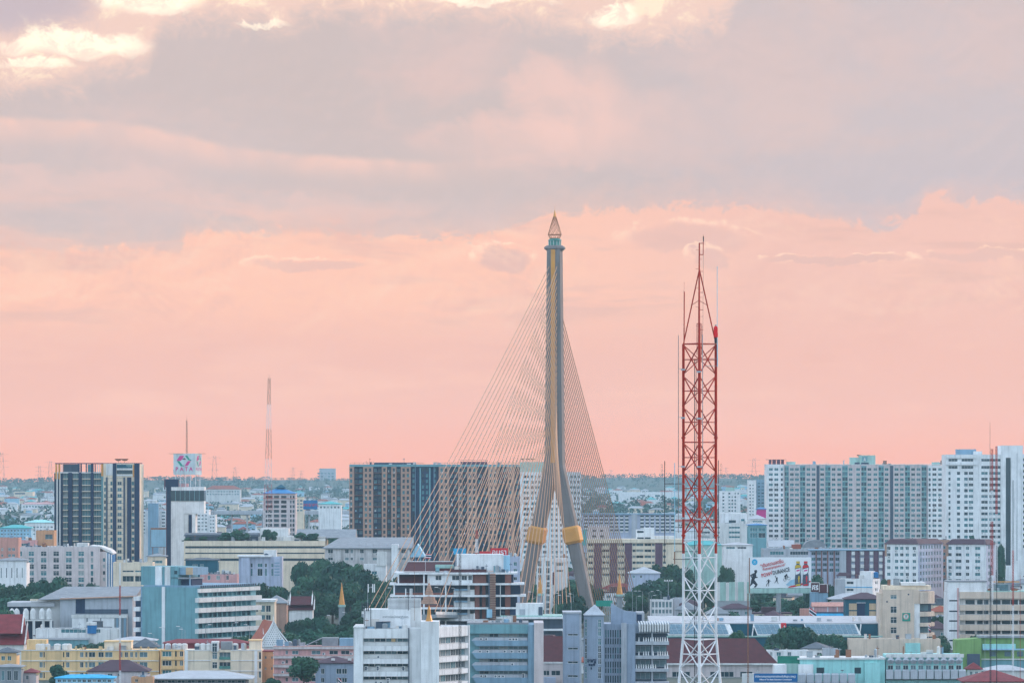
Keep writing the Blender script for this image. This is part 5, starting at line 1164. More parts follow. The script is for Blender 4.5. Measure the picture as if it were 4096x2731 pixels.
lv = b.part('cooling_unit', MB().box(b.px(1550), b.px(1680), 8, 14, b.z(2438), b.z(2395)), concrete)
for k in range(8): b.part('louvre', MB().box(b.px(1548), b.px(1682), 7.5, 7.99, b.z(2435 - 5 * k), b.z(2432 - 5 * k)), white, lv)
b.part('roof_door', MB().box(b.px(1528), b.px(1559), 4.6, 4.98, b.z(2511), b.z(2488)), bluegrey); b.part('door_hood', MB().box(b.px(1525), b.px(1561), 3.8, 4.97, b.z(2488), b.z(2486)), brownroof)
b.part('roof_panel', MB().box(b.px(1483), b.px(1516), 4.4, 4.8, b.z(2510), b.z(2476)), tankw)
me = textmesh('อาคารรัชมังคลาภิเษก', .85); me.materials.append(concrete); obj('lettering', me, None, b.root, (b.px(1580), 4.95, b.z(2468)))
for x, y0, y1 in ((1459, 2430, 2505), (1480, 2440, 2510), (1525, 2448, 2511), (1462, 2325, 2438)): pass
# its wing swinging back on the right
w = Bld('office_wing', 'white banded office wing receding to the right of the white column', 'office building', 1380, 1757, 62); w.foot(8, 1757, 1872)
WL = w.px(1872)
w.part('core', MB().box(.02, WL - .01, 1.2, 9, 0, w.z(2512)), offwhite)
for y0, y1 in ((2508, 2548), (2577, 2598), (2628, 2648), (2679, 2699), (2730, 2750)): w.part('floor_band', MB().box(.02, WL, 0, 1.18, w.z(y1), w.z(y0)), white)
for y0, y1 in ((2549, 2576), (2599, 2627), (2649, 2678), (2700, 2729)):
    n = 6
    for k in range(n):
        me = window_mesh(WL / n * .9, (y1 - y0) * w.s * .9, 'tri', random.choice((0, 0, 1, 2)), offwhite); o = bpy.data.objects.new('window', me); COL.objects.link(o); o.parent = w.root; o.location = (WL * (k + .5) / n, 1.15, (w.z(y0) + w.z(y1)) / 2)
w.part('end_wall', MB().box(WL + .01, WL + .4, -.2, 9, 0, w.z(2506)), white)
# two gilded finials before the hotel
t_ = empty('tiered_parasol', (X(1716, 1372), 1372, Z(2483, 1372))); tag(t_, 'gilded tiered ceremonial parasol on the white office column', 'finial')
s_ = 1372 / F
def zz_(y): return (2483 - y) * s_
obj('base_spire', MB().lathe([(.95, 0), (.85, .4), (.55, 1.6), (.42, 3.2), (.2, 4.0), (.1, 4.8), (.08, zz_(2415))], 8), gold, t_)
obj('pole', MB().tube((0, 0, zz_(2418)), (0, 0, zz_(2312)), .07, 5), gold, t_)
for y0, y1, r0, r1 in ((2414, 2400, 2.25, 2.05), (2399, 2386, 1.75, 1.6), (2378, 2370, 1.2, 1.0), (2368, 2359, 1.05, .9), (2357, 2350, .8, .65), (2348, 2340, .6, .4), (2338, 2328, .36, .1)):
    obj('parasol_tier', MB().lathe([(r0, zz_(y0)), (r1, zz_(y1)), (r1 * .3, zz_(y1) + .15)], 14), tan, t_)
# ------------------------------------------------------------------ blue-grey office beside it
b = Bld('blue_grey_office', 'blue grey office block with banded floors and rows of air conditioners', 'office building', 1440, 2112); b.foot(24, 1872, 2175)
b.part('core', MB().box(b.px(1868), b.px(2112), 1.6, 20, 0, b.z(2500)), tealgrey)
b.part('roof_band', MB().box(b.px(1868), b.px(2112), -.2, 1.59, b.z(2532), b.z(2496)), tealgrey); b.part('roof_curb', MB().box(b.px(1868), b.px(2114), .2, 20.1, b.z(2496) + .01, b.z(2489)), greyroof)
for y0, y1 in ((2560, 2582), (2609, 2632), (2659, 2681), (2708, 2731)):
    b.part('floor_band', MB().add([(b.px(1905), -.4, b.z(y1)), (b.px(2112), -.4, b.z(y1)), (b.px(2112), -.4, b.z(y0)), (b.px(1888), -.4, b.z(y0)), (b.px(1905), 1.58, b.z(y1)), (b.px(2112), 1.58, b.z(y1)), (b.px(2112), 1.58, b.z(y0)), (b.px(1888), 1.58, b.z(y0))], [(0, 1, 2, 3), (0, 3, 7, 4), (3, 2, 6, 7), (0, 4, 5, 1)]), bluegrey)
    b.part('ledge', MB().add([(b.px(1886), .1, b.z(y0) + .02), (b.px(2110), .1, b.z(y0) + .02), (b.px(2110), .1, b.z(y0 - 12)), (b.px(1900), .1, b.z(y0 - 12)), (b.px(1886), 1.5, b.z(y0) + .02), (b.px(2110), 1.5, b.z(y0) + .02), (b.px(2110), 1.5, b.z(y0 - 12)), (b.px(1900), 1.5, b.z(y0 - 12))], [(0, 1, 2, 3), (0, 3, 7, 4), (3, 2, 6, 7)]), grey)
for y0, y1 in ((2533, 2547), (2583, 2597), (2633, 2647), (2682, 2695)):
    for k in range(5):
        xa = 1918 + 39 * k; me = window_mesh(36 * b.s, (y1 - y0) * b.s, 'strip', random.choice((0, 2, 2, 3)), grey); o = bpy.data.objects.new('window', me); COL.objects.link(o); o.parent = b.root; o.location = (b.px(xa + 18), 1.56, (b.z(y0) + b.z(y1)) / 2)
aircon(b, [(1925, 2554), (1946, 2554), (2041, 2555), (2055, 2555), (2066, 2555), (1921, 2604), (1951, 2604), (2020, 2604), (2048, 2604), (2078, 2604), (2097, 2604), (2050, 2655), (1926, 2702), (1943, 2702), (1983, 2703), (1998, 2703), (2013, 2703), (2094, 2697), (2094, 2705)], -.3)
b.box('slate_pier', 2112.2, 2136, -1.2, 20, 2497, None, bluegrey); b.box('light_pier', 2136.2, 2174, -1.9, 20, 2489, None, pinkgrey)
# red tiled wing and small office between the piers
b = Bld('brick_wing', 'dark red tiled wall and small white annex between the blue grey and the grey offices', 'building', 1500, 2174); b.foot(12, 2174, 2255)
b.part('tiled_slope', MB().add([(b.px(2168), 1.0, b.z(2648)), (b.px(2262), 1.0, b.z(2648)), (b.px(2262), 12, b.z(2548)), (b.px(2168), 12, b.z(2548)), (b.px(2168), 12, b.z(2648)), (b.px(2262), 12, b.z(2648))], [(0, 1, 2, 3), (0, 3, 4), (1, 5, 2), (3, 2, 5, 4)]), maroon)
b.box('gutter', 2168, 2262, -.2, .98, 2646, 2652, offwhite)
b.front(2170, 2262, 2652.2, None, [(2174, 2198), (2205, 2241)], [(2680, 2700)], .4, pinkgrey, at=.1, gl=(0,)); b.part('body', MB().box(b.px(2170), b.px(2262), .52, 12, 0, b.z(2654)), pinkgrey)
b.box('balcony_wall', 2172, 2222, -4, -2, 2704, None, violet)

# ------------------------------------------------------------------ grey office cluster, front centre
b = Bld('grey_block', 'plain grey office block with short horizontal slits left of the pyramid-roofed tower', 'office building', 1450, 2330); b.foot(16, 2253, 2326)
b.front(2253, 2318, 2452, None, [(2271, 2312, 'w', 'strip')], [(2533, 2541), (2588, 2597), (2643, 2652), (2698, 2707)], .5, steelgrey, gl=(0,)); b.part('body', MB().box(b.px(2253) + .01, b.px(2318), .51, 14, 0, b.z(2456)), steelgrey)
b.part('coping', MB().box(b.px(2251), b.px(2327), -.3, 14.2, b.z(2452) + .01, b.z(2446)), grey); b.box('side_pier', 2318.2, 2326, .3, 14, 2452.5, None, grey)
b = Bld('pyramid_tower', 'slim grey tower with small pyramid roof in front of the right pylon leg', 'tower', 1455, 2378); b.foot(12, 2335, 2420)
b.front(2336, 2415, 2460, None, [(2339, 2348, 'w', 'cross'), (2392, 2405, 'w', 'cross')], [(2475, 2508), (2511, 2542), (2552, 2578), (2581, 2607), (2608, 2632), (2634, 2655), (2665, 2688), (2690, 2712)], .4, steelgrey, gl=(0, 1, 1), fm=white)
b.part('body', MB().box(b.px(2336) + .01, b.px(2415) - .01, .41, 8, 0, b.z(2461)), steelgrey)
ap = (b.px(2380), 4.0, b.z(2417)); c4 = [(b.px(2334), -.6), (b.px(2421), -.6), (b.px(2421), 8.6), (b.px(2334), 8.6)]
b.part('pyramid_roof', MB().add([(x, y, b.z(2459)) for x, y in c4] + [ap], [(0, 1, 4), (1, 2, 4), (2, 3, 4), (3, 0, 4), (3, 2, 1, 0)]), grey)
for dx_, dz_, w_, h_ in ((-9, 0, 8, 9), (0, 1, 8, 9), (9, -1, 8, 9), (-2, 14, 5, 9)): b.part('emblem', MB().box(b.px(2367 + dx_) - w_ * b.s / 2, b.px(2367 + dx_) + w_ * b.s / 2, -.15, -.01, b.z(2657 + dz_ + h_ / 2), b.z(2657 + dz_ - h_ / 2)), navy)
me = textmesh('สพฐ', 1.5, bold=.05); me.materials.append(navy); obj('lettering', me, None, b.root, (b.px(2367), -.2, b.z(2640)))
b = Bld('grey_grid_office', 'grey office with slit windows, a curved sail parapet and ribbed terraces', 'office building', 1465, 2490); b.foot(26, 2415, 2680)
b.front(2416, 2490, 2494, None, cols(2421, 9.6, 7, 5), [(2518, 2548), (2551, 2575), (2588, 2612), (2615, 2632), (2644, 2668), (2671, 2690), (2700, 2728)], .5, steelgrey, gl=(0, 0, 1), style='plain')
b.part('body', MB().box(b.px(2416) + .01, b.px(2490), .51, 18, 0, b.z(2495)), steelgrey)
sail = [(b.px(2444), b.z(2496)), (b.px(2444), b.z(2411))] + [(b.px(2444 + 70 * k / 8), b.z(2411 + 33 * (math.sin(k / 8 * math.pi / 2)) ** 1.0 * (k / 8) ** .15)) for k in range(1, 9)] + [(b.px(2546), b.z(2447)), (b.px(2546), b.z(2496))]
b.part('sail_parapet', MB().prism(sail, 1.5, 4.0), steelgrey); b.box('roof_house', 2546.2, 2578, 2, 12, 2448, 2496, grey); b.box('roof_door', 2548, 2568, 1.8, 1.98, 2456, 2494, navy)
b.box('drum', 2490.2, 2541, -1.2, 10, 2493, None, steelgrey); b.part('pilaster', MB().box(b.px(2490) - .4, b.px(2506), -1.9, -1.22, 0, b.z(2489)), grey)
for y0, y1, x1 in ((2564, 2577, 2676), (2620, 2633, 2676), (2672, 2684, 2676), (2724, 2740, 2676)): b.part('terrace_slab', MB().box(b.px(2541) + .02, b.px(x1), -.8, 3, b.z(y1), b.z(y0)), grey)
b.part('terrace_core', MB().box(b.px(2541) + .02, b.px(2668), 3.0, 16, 0, b.z(2532)), darkgrey)
for y in (2578, 2634, 2685):
    for x0 in (2545, 2612):
        me = window_mesh((58 if x0 == 2545 else 52) * b.s, 26 * b.s, 'strip', 2, grey); o = bpy.data.objects.new('window', me); COL.objects.link(o); o.parent = b.root; o.location = (b.px(x0 + 28), 2.96, b.z(y + 18))
b.part('terrace_column', MB().box(b.px(2606), b.px(2611), -.3, .3, 0, b.z(2530)), grey)
for y in (2564, 2620, 2672):
    for k in range(14):
        if random.random() < .8: b.part('baluster', MB().lathe([(.16, 0), (.2, .4), (.1, .8), (.14, 1.2)], 6, (b.px(2546 + 9.5 * k), -.4)), white).location.z = b.z(y)
b.part('top_band', MB().box(b.px(2541) + .02, b.px(2680), .2, 16, b.z(2531), b.z(2490)), steelgrey)
for k in range(12):
    x = 2556 + 10.5 * k
    b.part('roof_rib', MB().add([(b.px(x), -1.0, b.z(2524)), (b.px(x + 5.5), -1.0, b.z(2524)), (b.px(x + 5.5), .18, b.z(2530)), (b.px(x), .18, b.z(2530)), (b.px(x - 5), 1.2, b.z(2482)), (b.px(x + .5), 1.2, b.z(2482)), (b.px(x), -1.0, b.z(2495)), (b.px(x + 5.5), -1.0, b.z(2495))], [(0, 1, 7, 6), (6, 7, 5, 4), (1, 2, 5, 7), (0, 6, 4, 3), (0, 3, 2, 1), (3, 4, 5, 2)]), offwhite)
# ------------------------------------------------------------------ maroon-roofed hall behind the mast
b = Bld('maroon_roof_hall', 'broad hall with large maroon hipped roof and pale walls behind the mast foot', 'hall', 1540, 2660); b.foot(24, 2640, 3115)
zr, ze = b.z(2556), b.z(2651)
b.part('roof', MB().add([(b.px(2630), -1.2, ze), (b.px(3112), -1.2, ze), (b.px(3112), 22, ze), (b.px(2630), 22, ze), (b.px(2655), 10.4, zr), (b.px(3026), 10.4, zr), (b.px(3040), 10.4, b.z(2590))], [(0, 1, 6, 5, 4), (1, 2, 6), (2, 3, 4, 5, 6), (3, 0, 4)]), maroon)
b.part('gutter', MB().box(b.px(2630), b.px(3114), -1.5, -1.22, b.z(2657), b.z(2650)), offwhite)
b.front(2640, 3104, 2657.5, None, [(2688, 2760, 'w', 'strip'), (2840, 2935, 'w', 'strip'), (2960, 3010, 'w', 'strip')], [(2684, 2706)], .4, pinkgrey, at=-.6, gl=(0,)); b.part('body', MB().box(b.px(2640), b.px(3104), -.19, 20, 0, b.z(2659)), pinkgrey)
b.part('balustrade', MB().box(b.px(2640), b.px(2960), -4.5, -4.2, b.z(2724), b.z(2710)), offwhite)
thing('satellite_dish', MB().tube((0, 0, 0), (0, 0, .9), .06, 5).lathe([(.05, 0), (.5, .08), (.85, .3), (.8, .3), (.05, .06)], 14), white, (X(3031, 1534), 1534, Z(2690, 1534)), 'round white dish in front of the maroon-roofed hall wall', 'satellite dish')
# ------------------------------------------------------------------ glazed market roof, right of centre
b = Bld('glass_roof_hall', 'long low hall with pale roof deck and sloping glass panels in the middle right', 'hall', 1700, 2600); b.foot(40, 2600, 3530)
b.part('roof_deck', MB().add([(b.px(2600), 6, b.z(2492)), (b.px(3535), 6, b.z(2492)), (b.px(3535), 34, b.z(2474)), (b.px(2600), 34, b.z(2474)), (b.px(2600), 6, b.z(2496)), (b.px(3535), 6, b.z(2496)), (b.px(3535), 34, b.z(2496)), (b.px(2600), 34, b.z(2496))], [(0, 1, 2, 3), (0, 4, 5, 1), (1, 5, 6, 2), (3, 7, 4, 0)]), whiteroof)
b.part('body', MB().box(b.px(2602), b.px(3530), 6.3, 33, 0, b.z(2496)), teal)
gm_ = None
for x0, x1 in ((2662, 2918), (3018, 3130), (3222, 3425)):
    n = int((x1 - x0) / 20)
    for i in range(n):
        for j in range(2):
            xa, xb = x0 + 20 * i, x0 + 20 * i + 19.2; f0, f1 = j * .5, j * .5 + .48
            def pt(x, f): return (b.px(x + 14 * f), 6 - 5.5 * f - .3, b.z(2497 + 38 * f))
            b.part('glass_panel', MB().add([pt(xa, f0), pt(xb, f0), pt(xb, f1), pt(xa, f1)], [(0, 1, 2, 3)]), glassroof)
    b.part('glazing_frame', MB().add([(b.px(x0 - 3), 5.9, b.z(2496)), (b.px(x1 + 3), 5.9, b.z(2496)), (b.px(x1 + 20), .2, b.z(2537)), (b.px(x0 + 10), .2, b.z(2537)), (b.px(x0 + 10), .2, b.z(2540)), (b.px(x1 + 20), .2, b.z(2540))], [(0, 1, 2, 3), (3, 2, 5, 4)]), offwhite)
for x in (2905, 3010, 3440): b.part('raking_strut', MB().tube((b.px(x + 8), 5.5, b.z(2498)), (b.px(x - 4), .5, b.z(2560)), .25, 4), offwhite)
b.part('side_gutter', MB().box(b.px(2600), b.px(3530), -.5, .1, b.z(2546), b.z(2541)), palegreen)
b.part('lower_wall', MB().box(b.px(2604), b.px(3528), .6, 6.2, 0, b.z(2547)), teal)
# ------------------------------------------------------------------ billboard
BY = 1950.0; bs = BY / F
bb = empty('billboard', (X(3122, BY), BY, 0)); tag(bb, 'large drink billboard with black runner silhouette and two bottles on one post', 'billboard')
def bxp(x): return (x - 3122) * bs
def bz(y): return Z(y, BY)
pan = obj('panel', MB().box(bxp(3000), bxp(3245), 0, 1.2, bz(2350), bz(2228)), signwhite, bb)
obj('skirt', MB().box(bxp(3001), bxp(3245), -.3, 1.4, bz(2371), bz(2352)), palegreen, bb); obj('post', MB().lathe([(1.0, 0), (1.0, bz(2371))], 12, (bxp(3114), .7)), concrete, bb); obj('edge_frame', MB().box(bxp(2996), bxp(2999.5), .1, 1.1, bz(2371), bz(2230)), rust, bb)
LY = [0.0]
def Q(pts, m, name='print'):
    """flat printed shape; photo columns / rows"""
    LY[0] += .004
    return obj(name, MB().add([(bxp(x), -.03 - LY[0], bz(y)) for x, y in pts], [tuple(range(len(pts)))]), m, pan)
def zm(pts): return [(2990 + x * 270 / 2352., 2210 + y * 160 / 1394.) for x, y in pts]
def ell(cx, cy, rx, ry, n=18): return [(cx + rx * math.cos(2 * math.pi * k / n), cy + ry * math.sin(2 * math.pi * k / n)) for k in range(n)]
Q(zm(ell(250, 322, 103, 105)), signcyan, 'emblem_disc')
Q(zm([(205, 275), (225, 265), (250, 300), (280, 270), (298, 282), (268, 318), (300, 360), (280, 372), (250, 340), (220, 375), (200, 360), (232, 318)]), cyanwall, 'emblem_mark')
# runner
for p in ([(240, 600), (320, 590), (335, 640), (340, 665), (325, 680), (325, 705), (285, 718), (250, 695), (235, 650)], [(150, 735), (255, 690), (300, 720), (305, 830), (260, 890), (235, 960), (130, 950), (150, 870), (165, 800)],
          [(180, 720), (150, 790), (150, 830), (165, 880), (140, 870), (95, 800), (88, 780)], [(255, 840), (300, 835), (330, 825), (355, 845), (345, 870), (300, 872), (265, 885)], [(125, 945), (225, 940), (200, 1060), (120, 1140), (95, 1175), (88, 1120), (115, 1040)],
          [(150, 940), (240, 940), (350, 1090), (345, 1120), (295, 1195), (270, 1205), (220, 1195), (270, 1120), (180, 1040)]): Q(zm(p), ink, 'runner_silhouette')
for cx, cy, sc, pose in ((730, 1030, 1.0, 0), (1010, 950, 1.0, 1)):
    P_ = lambda pts: Q(zm([(cx + x * sc, cy + y * sc) for x, y in pts]), ink, 'player_silhouette')
    P_([(-5, -115), (15, -118), (22, -95), (5, -85), (-8, -95)] if pose == 0 else [(10, -105), (32, -108), (35, -80), (12, -78)])
    P_([(-40, -85), (35, -85), (35, -10), (20, 20), (-25, 20), (-20, -30)] if pose == 0 else [(-15, -85), (40, -85), (35, 0), (25, 30), (-20, 25), (-15, -30)])
    P_([(-35, -85), (-75, -10), (-85, -5), (-78, -25), (-45, -85)] if pose == 0 else [(-15, -65), (-45, -110), (-50, -150), (-35, -150), (-30, -110), (0, -80)])
    P_([(30, -85), (60, -45), (105, -25), (90, -38), (65, -60), (40, -88)] if pose == 0 else [(-55, -120), (-28, -120), (-30, -158), (-52, -160)])
    P_([(-25, 10), (0, 15), (-45, 70), (-62, 130), (-88, 130), (-70, 60)] if pose == 0 else [(-20, 15), (5, 25), (-40, 75), (-75, 105), (-70, 80), (-45, 55)])
    P_([(0, 15), (22, 10), (18, 70), (10, 130), (-8, 130), (-2, 70)] if pose == 0 else [(5, 20), (30, 15), (45, 65), (68, 130), (55, 132), (30, 75)])
for cx, cy in ((1300, 935), (1440, 890)):
    ro = ell(cx, cy, 52, 52, 20); ri = ell(cx, cy, 42, 42, 20)
    LY[0] += .004
    obj('wheel_print', MB().add([(bxp(x), -.03 - LY[0], bz(y)) for x, y in zm(ro) + zm(ri)], [(k, (k + 1) % 20, (k + 1) % 20 + 20, k + 20) for k in range(20)]), ink, pan)
for p in ([(1290, 790), (1350, 745), (1385, 760), (1350, 830), (1300, 860), (1275, 830)], [(1340, 735), (1370, 728), (1385, 750), (1365, 765), (1342, 758)], [(1310, 850), (1345, 850), (1360, 930), (1345, 950), (1330, 940)], [(1370, 770), (1415, 815), (1425, 830), (1400, 830), (1360, 800)], [(1330, 870), (1410, 830), (1418, 842), (1335, 885)]): Q(zm(p), ink, 'cyclist_silhouette')
# sweep under the bottles
Q(zm([(1400, 1200), (1480, 1160), (1680, 1110), (1900, 1050), (2200, 960), (2205, 1010), (1900, 1120), (1650, 1180), (1480, 1205)]), signred, 'sweep')
Q(zm([(1330, 1110), (1500, 950), (1640, 910), (1640, 1100), (1450, 1150)]), cyanwall, 'sweep')
for cx, capm, accent in ((1760, W('sign_yellow', (.60, .42, .03), 0, .05), W('sign_yellow', (.6, .42, .03))), (2027, signred, signred)):
    g_ = lambda pts, m, n='bottle_print': Q(zm([(cx + x, y) for x, y in pts]), m, n)
    g_([(-62, 290), (62, 290), (62, 370), (-62, 370)], capm)
    g_([(-50, 372), (50, 372), (60, 400), (105, 460), (112, 540), (105, 620), (88, 700), (105, 800), (110, 950), (108, 1110), (95, 1150), (-95, 1150), (-110, 1110), (-112, 950), (-100, 800), (-88, 700), (-105, 620), (-112, 540), (-105, 460), (-60, 400)], darkgrey)
    g_([(-70, 420), (70, 420), (104, 470), (104, 500), (-104, 540), (-108, 490)], capm)
    g_([(-100, 570), (90, 520), (80, 660), (40, 720), (-75, 765), (-85, 700)], signwhite)
    g_([(-60, 600), (60, 570), (55, 625), (-55, 650)], magenta)
    g_([(20, 790), (45, 795), (60, 870), (75, 900), (50, 900), (50, 1000), (30, 1060), (10, 1000), (5, 900), (-15, 905), (5, 860)], capm)
    g_([(-95, 1110), (0, 1080), (85, 1070), (85, 1110), (60, 1145), (-85, 1145)], capm)
for txt, x, y, sz, m, sxx in (('“เติมความสดชื่น', 850, 375, 1.75, signred, 9.1), ('ท้าทายทุกจุดหมาย”', 930, 495, 1.45, signred, 9.2), ('POW', 640, 765, 1.55, signred, 3.6), ('DURANCE', 1170, 640, 1.6, ink, 6.7)):
    me = textmesh(txt, 2.0, bold=.03); me.materials.append(m)
    xs_ = [v.co.x for v in me.vertices]; zs_ = [v.co.z for v in me.vertices]
    me.transform(Matrix.Diagonal((sxx / (max(xs_) - min(xs_)), 1, sz / (max(zs_) - min(zs_)), 1)))
    (px_, py_), = zm([(x, y)]); LY[0] += .004
    o = obj('lettering', me, None, pan, (bxp(px_), -.06 - LY[0], bz(py_))); o.rotation_euler = (0, R(-13), 0)
Q(zm([(830, 610), (795, 730), (830, 720), (815, 800), (855, 690), (822, 700), (850, 615)]), signred, 'flash')
# screens left of the billboard
b = Bld('corrugated_screen', 'pale corrugated screen wall left of the billboard', 'screen', 1990, 2868)
for k in range(11): b.part('sheet', MB().box(b.px(2868 + 12 * k), b.px(2879.6 + 12 * k), 0 if k % 2 else .12, .3, b.z(2402), b.z(2325 + random.uniform(0, 4))), palegreen if k % 3 else offwhite)
b.part('frame', MB().box(b.px(2868), b.px(3000), .35, .6, 0, b.z(2330)), steel)
# ------------------------------------------------------------------ middle right
b = Bld('brown_panel_flats', 'cream and plum apartment block with wide blank panels behind the back-stay cables', 'apartment block', 2450, 2350); b.foot(20, 2350, 2735)
cells = [(2353, 2373), (2409, 2422), (2424, 2437), (2471, 2483), (2485, 2497), (2530, 2543), (2545, 2574), (2578, 2605), (2608, 2619), (2652, 2664)]
b.front(2350, 2735, 2170, None, cells, rows(2172, 24, 6, 11), 1.0, cream, kind='b', gl=(0, 2, 2, 3))
b.part('body', MB().box(b.px(2350) + .01, b.px(2735), 1.01, 18, 0, b.z(2171)), cream)
for x0, x1 in ((2376, 2407), (2439, 2469), (2499, 2528), (2621, 2650)): b.part('blank_panel', MB().box(b.px(x0), b.px(x1), -.35, -.01, 0, b.z(2171)), plum)
b.part('cornice', MB().box(b.px(2345), b.px(2738), -.8, 18.2, b.z(2170) + .01, b.z(2155)), cream)
b.box('upper_flats', 2352, 2437, 3, 14, 2105, 2155, pinkgrey)
for x0 in (2370, 2400): 
    for y0 in (2118, 2140): b.box('window', x0, x0 + 14, 2.9, 2.99, y0, y0 + 8, GL[0])
b.box('white_house', 2546, 2577, 2, 12, 2118, 2155, white); b.box('white_house', 2577.2, 2618, 2.4, 12, 2110, 2155, white); b.box('white_wing', 2618.2, 2700, 4, 12, 2143, 2155, offwhite)
for x0, x1, y0, y1 in ((2549, 2575, 2122, 2130), (2549, 2575, 2148, 2154), (2580, 2603, 2148, 2154)): b.box('window', x0, x1, 1.9, 1.99, y0, y1, GL[0])
b = Bld('grid_institute', 'far lilac institute with rows of small white window hoods', 'building', 3300, 2310); b.foot(24, 2310, 2700)
b.part('body', MB().box(b.px(2330), b.px(2700), 0, 20, 0, b.z(2058)), violet); b.part('roof', MB().box(b.px(2326), b.px(2704), -1, 20.5, b.z(2058) + .01, b.z(2053)), bluegrey); b.part('stair_tower', MB().box(b.px(2526), b.px(2549), -1.2, -.02, 0, b.z(2055)), grey)
hood = MB().box(-1.0, 1.0, -.7, 0, -.45, .45).mesh('window_hood', offwhite)
for x in [2338 + 20.4 * k for k in range(18)]:
    if 2515 < x < 2552: continue
    for y in (2070, 2084, 2098, 2112, 2126):
        o = bpy.data.objects.new('window_hood', hood); COL.objects.link(o); o.parent = b.root; o.location = (b.px(x + 6), -.01, b.z(y))
        o = bpy.data.objects.new('window', window_mesh(2.3, 1.0, 'plain', 0, grey)); COL.objects.link(o); o.parent = b.root; o.location = (b.px(x + 6), -.03, b.z(y) + 1.0)
b = simple('white_hostel', 'white hostel block with scattered small windows right of the big mast', 'building', 3200, 2880, 2962, 1963, white, [(2890, 2897), (2914, 2921), (2926, 2932), (2938, 2944), (2950, 2956)], rows(1970, 13.8, 7, 6), d=16, style='plain', skip=lambda c, r: (r > 0 and c == 4) or (r == 0 and c == 2))
b.box('roof_house', 2905, 2940, 4, 10, 1950, 1964, palegreen); b.box('roof_cap', 2908, 2938, 4, 10, 1944, 1948, tan)
b = simple('slim_white_tower', 'slim white tower with staggered slits left of the long condominium', 'tower', 3150, 2993, 3025, 1920, white, [(2998, 3003, 'w', 'plain'), (3010, 3014, 'w', 'plain')], rows(1937, 13, 10, 6), d=14)
simple('slate_tower', 'slate blue tower tucked between the slim white tower and the long condominium', 'tower', 3160, 3026, 3066, 1918, bluegrey, [(3032, 3040), (3046, 3056)], rows(1930, 13, 10, 5), d=14, style='plain')
b = simple('step_office', 'pale stepped office with long window strips right of the mast at mid height', 'office building', 2700, 2790, 3000, 2092, offwhite, [(2805, 2840, 'w', 'strip'), (2850, 2880, 'w', 'strip'), (2915, 2960, 'w', 'strip')], [(2105, 2113), (2124, 2133), (2143, 2151)], d=20)
b.box('upper_block', 2885, 2990, 5, 16, 2052, 2092, white); b.box('upper_window', 2917, 2945, 4.9, 4.99, 2080, 2090, GL[0]); b.box('upper_window', 2966, 2980, 4.9, 4.99, 2075, 2110, GL[1])
simple('teal_clad_hall', 'teal glazed hall with blue eave below the long condominium left end', 'hall', 2600, 2992, 3066, 2100, tealgrey, [(3000, 3030, 'w', 'strip'), (3034, 3062, 'w', 'strip')], [(2110, 2125), (2130, 2150)], d=12, hip=(2092, blueroof))
b = simple('white_workshop', 'white low workshop with long pale roof at mid right', 'workshop', 2500, 2892, 3010, 2180, white, [(2905, 2940, 'w', 'strip'), (2950, 2985, 'w', 'strip')], [(2186, 2194)], d=14, hip=(2168, whiteroof))
simple('green_shed', 'long green roofed shed behind the big mast', 'shed', 2560, 2730, 2890, 2180, palegreen, [], [], d=14, hip=(2160, tealroof))
b = simple('grey_mall', 'wide low grey mall with flat roof in front of the long condominium', 'mall', 2550, 3055, 3400, 2195, grey, [(3080, 3135, 'w', 'strip'), (3160, 3340, 'w', 'strip')], [(2204, 2218)], d=30)
b.part('shed_roof', MB().gable(b.px(3075), b.px(3180), 4, 16, b.z(2186), b.z(2160), 'x'), whiteroof); b.part('shed_end', MB().box(b.px(3168), b.px(3206), 3, 12, b.z(2195), b.z(2177)), orange_roof); b.part('dome_roof', MB().prism([(b.px(3215), b.z(2190))] + [(b.px(3262 - 47 * math.cos(math.pi * k / 8)), b.z(2190 - 32 * math.sin(math.pi * k / 8))) for k in range(9)], 5, 15), greyroof)
b = Bld('plum_column_flats', 'flats with plum columns and white balcony boxes below the long condominium', 'apartment block', 2450, 3240); b.foot(16, 3240, 3545)
b.part('body', MB().box(b.px(3240), b.px(3545), 1.0, 16, 0, b.z(2201)), violet); b.part('roof', MB().box(b.px(3236), b.px(3548), -.6, 16.3, b.z(2201) + .01, b.z(2197)), bluegrey)
for x in (3385, 3420, 3457, 3495, 3530): b.part('column', MB().box(b.px(x), b.px(x + 19), 0, .99, 0, b.z(2202)), plum)
for x in (3406, 3442, 3479, 3516):
    for y in (2205, 2230, 2256, 2282): b.part('balcony_box', MB().box(b.px(x), b.px(x + 14), -.4, .98, b.z(y + 14), b.z(y)), offwhite); 
for x0 in (3246, 3268, 3292, 3318, 3342):
    for y in (2206, 2228, 2250, 2272):
        o = bpy.data.objects.new('window', window_mesh(16 * b.s, 13 * b.s, 'slide', random.choice((0, 0, 1, 2)), violet)); COL.objects.link(o); o.parent = b.root; o.location = (b.px(x0 + 8), .97, b.z(y + 7))
    b.part('brown_fin', MB().box(b.px(x0 + 17), b.px(x0 + 21), .2, .99, 0, b.z(2202)), brown)
b.box('grey_pier', 3358, 3384, -.5, .98, 2201.5, None, grey)
b = simple('white_villa', 'white three storey house with blue band and blue roof tank', 'house', 2030, 3343, 3490, 2315, white, [(3389, 3416)], [(2325, 2336), (2354, 2364)], d=12, rot=-24, xs=3527, scs=[(3503, 3510), (3512, 3516)], srs=[(2324, 2336), (2352, 2364)])
b.part('blue_band', MB().box(b.px(3343), b.px(3490), -.12, -.005, b.z(2349), b.z(2346)), skyblue); b.part('grey_panel', MB().box(b.px(3343), b.px(3384), -.16, -.006, 0, b.z(2316)), grey); b.box('stair_house', 3434, 3478, 2, 7, 2285, 2318, white)
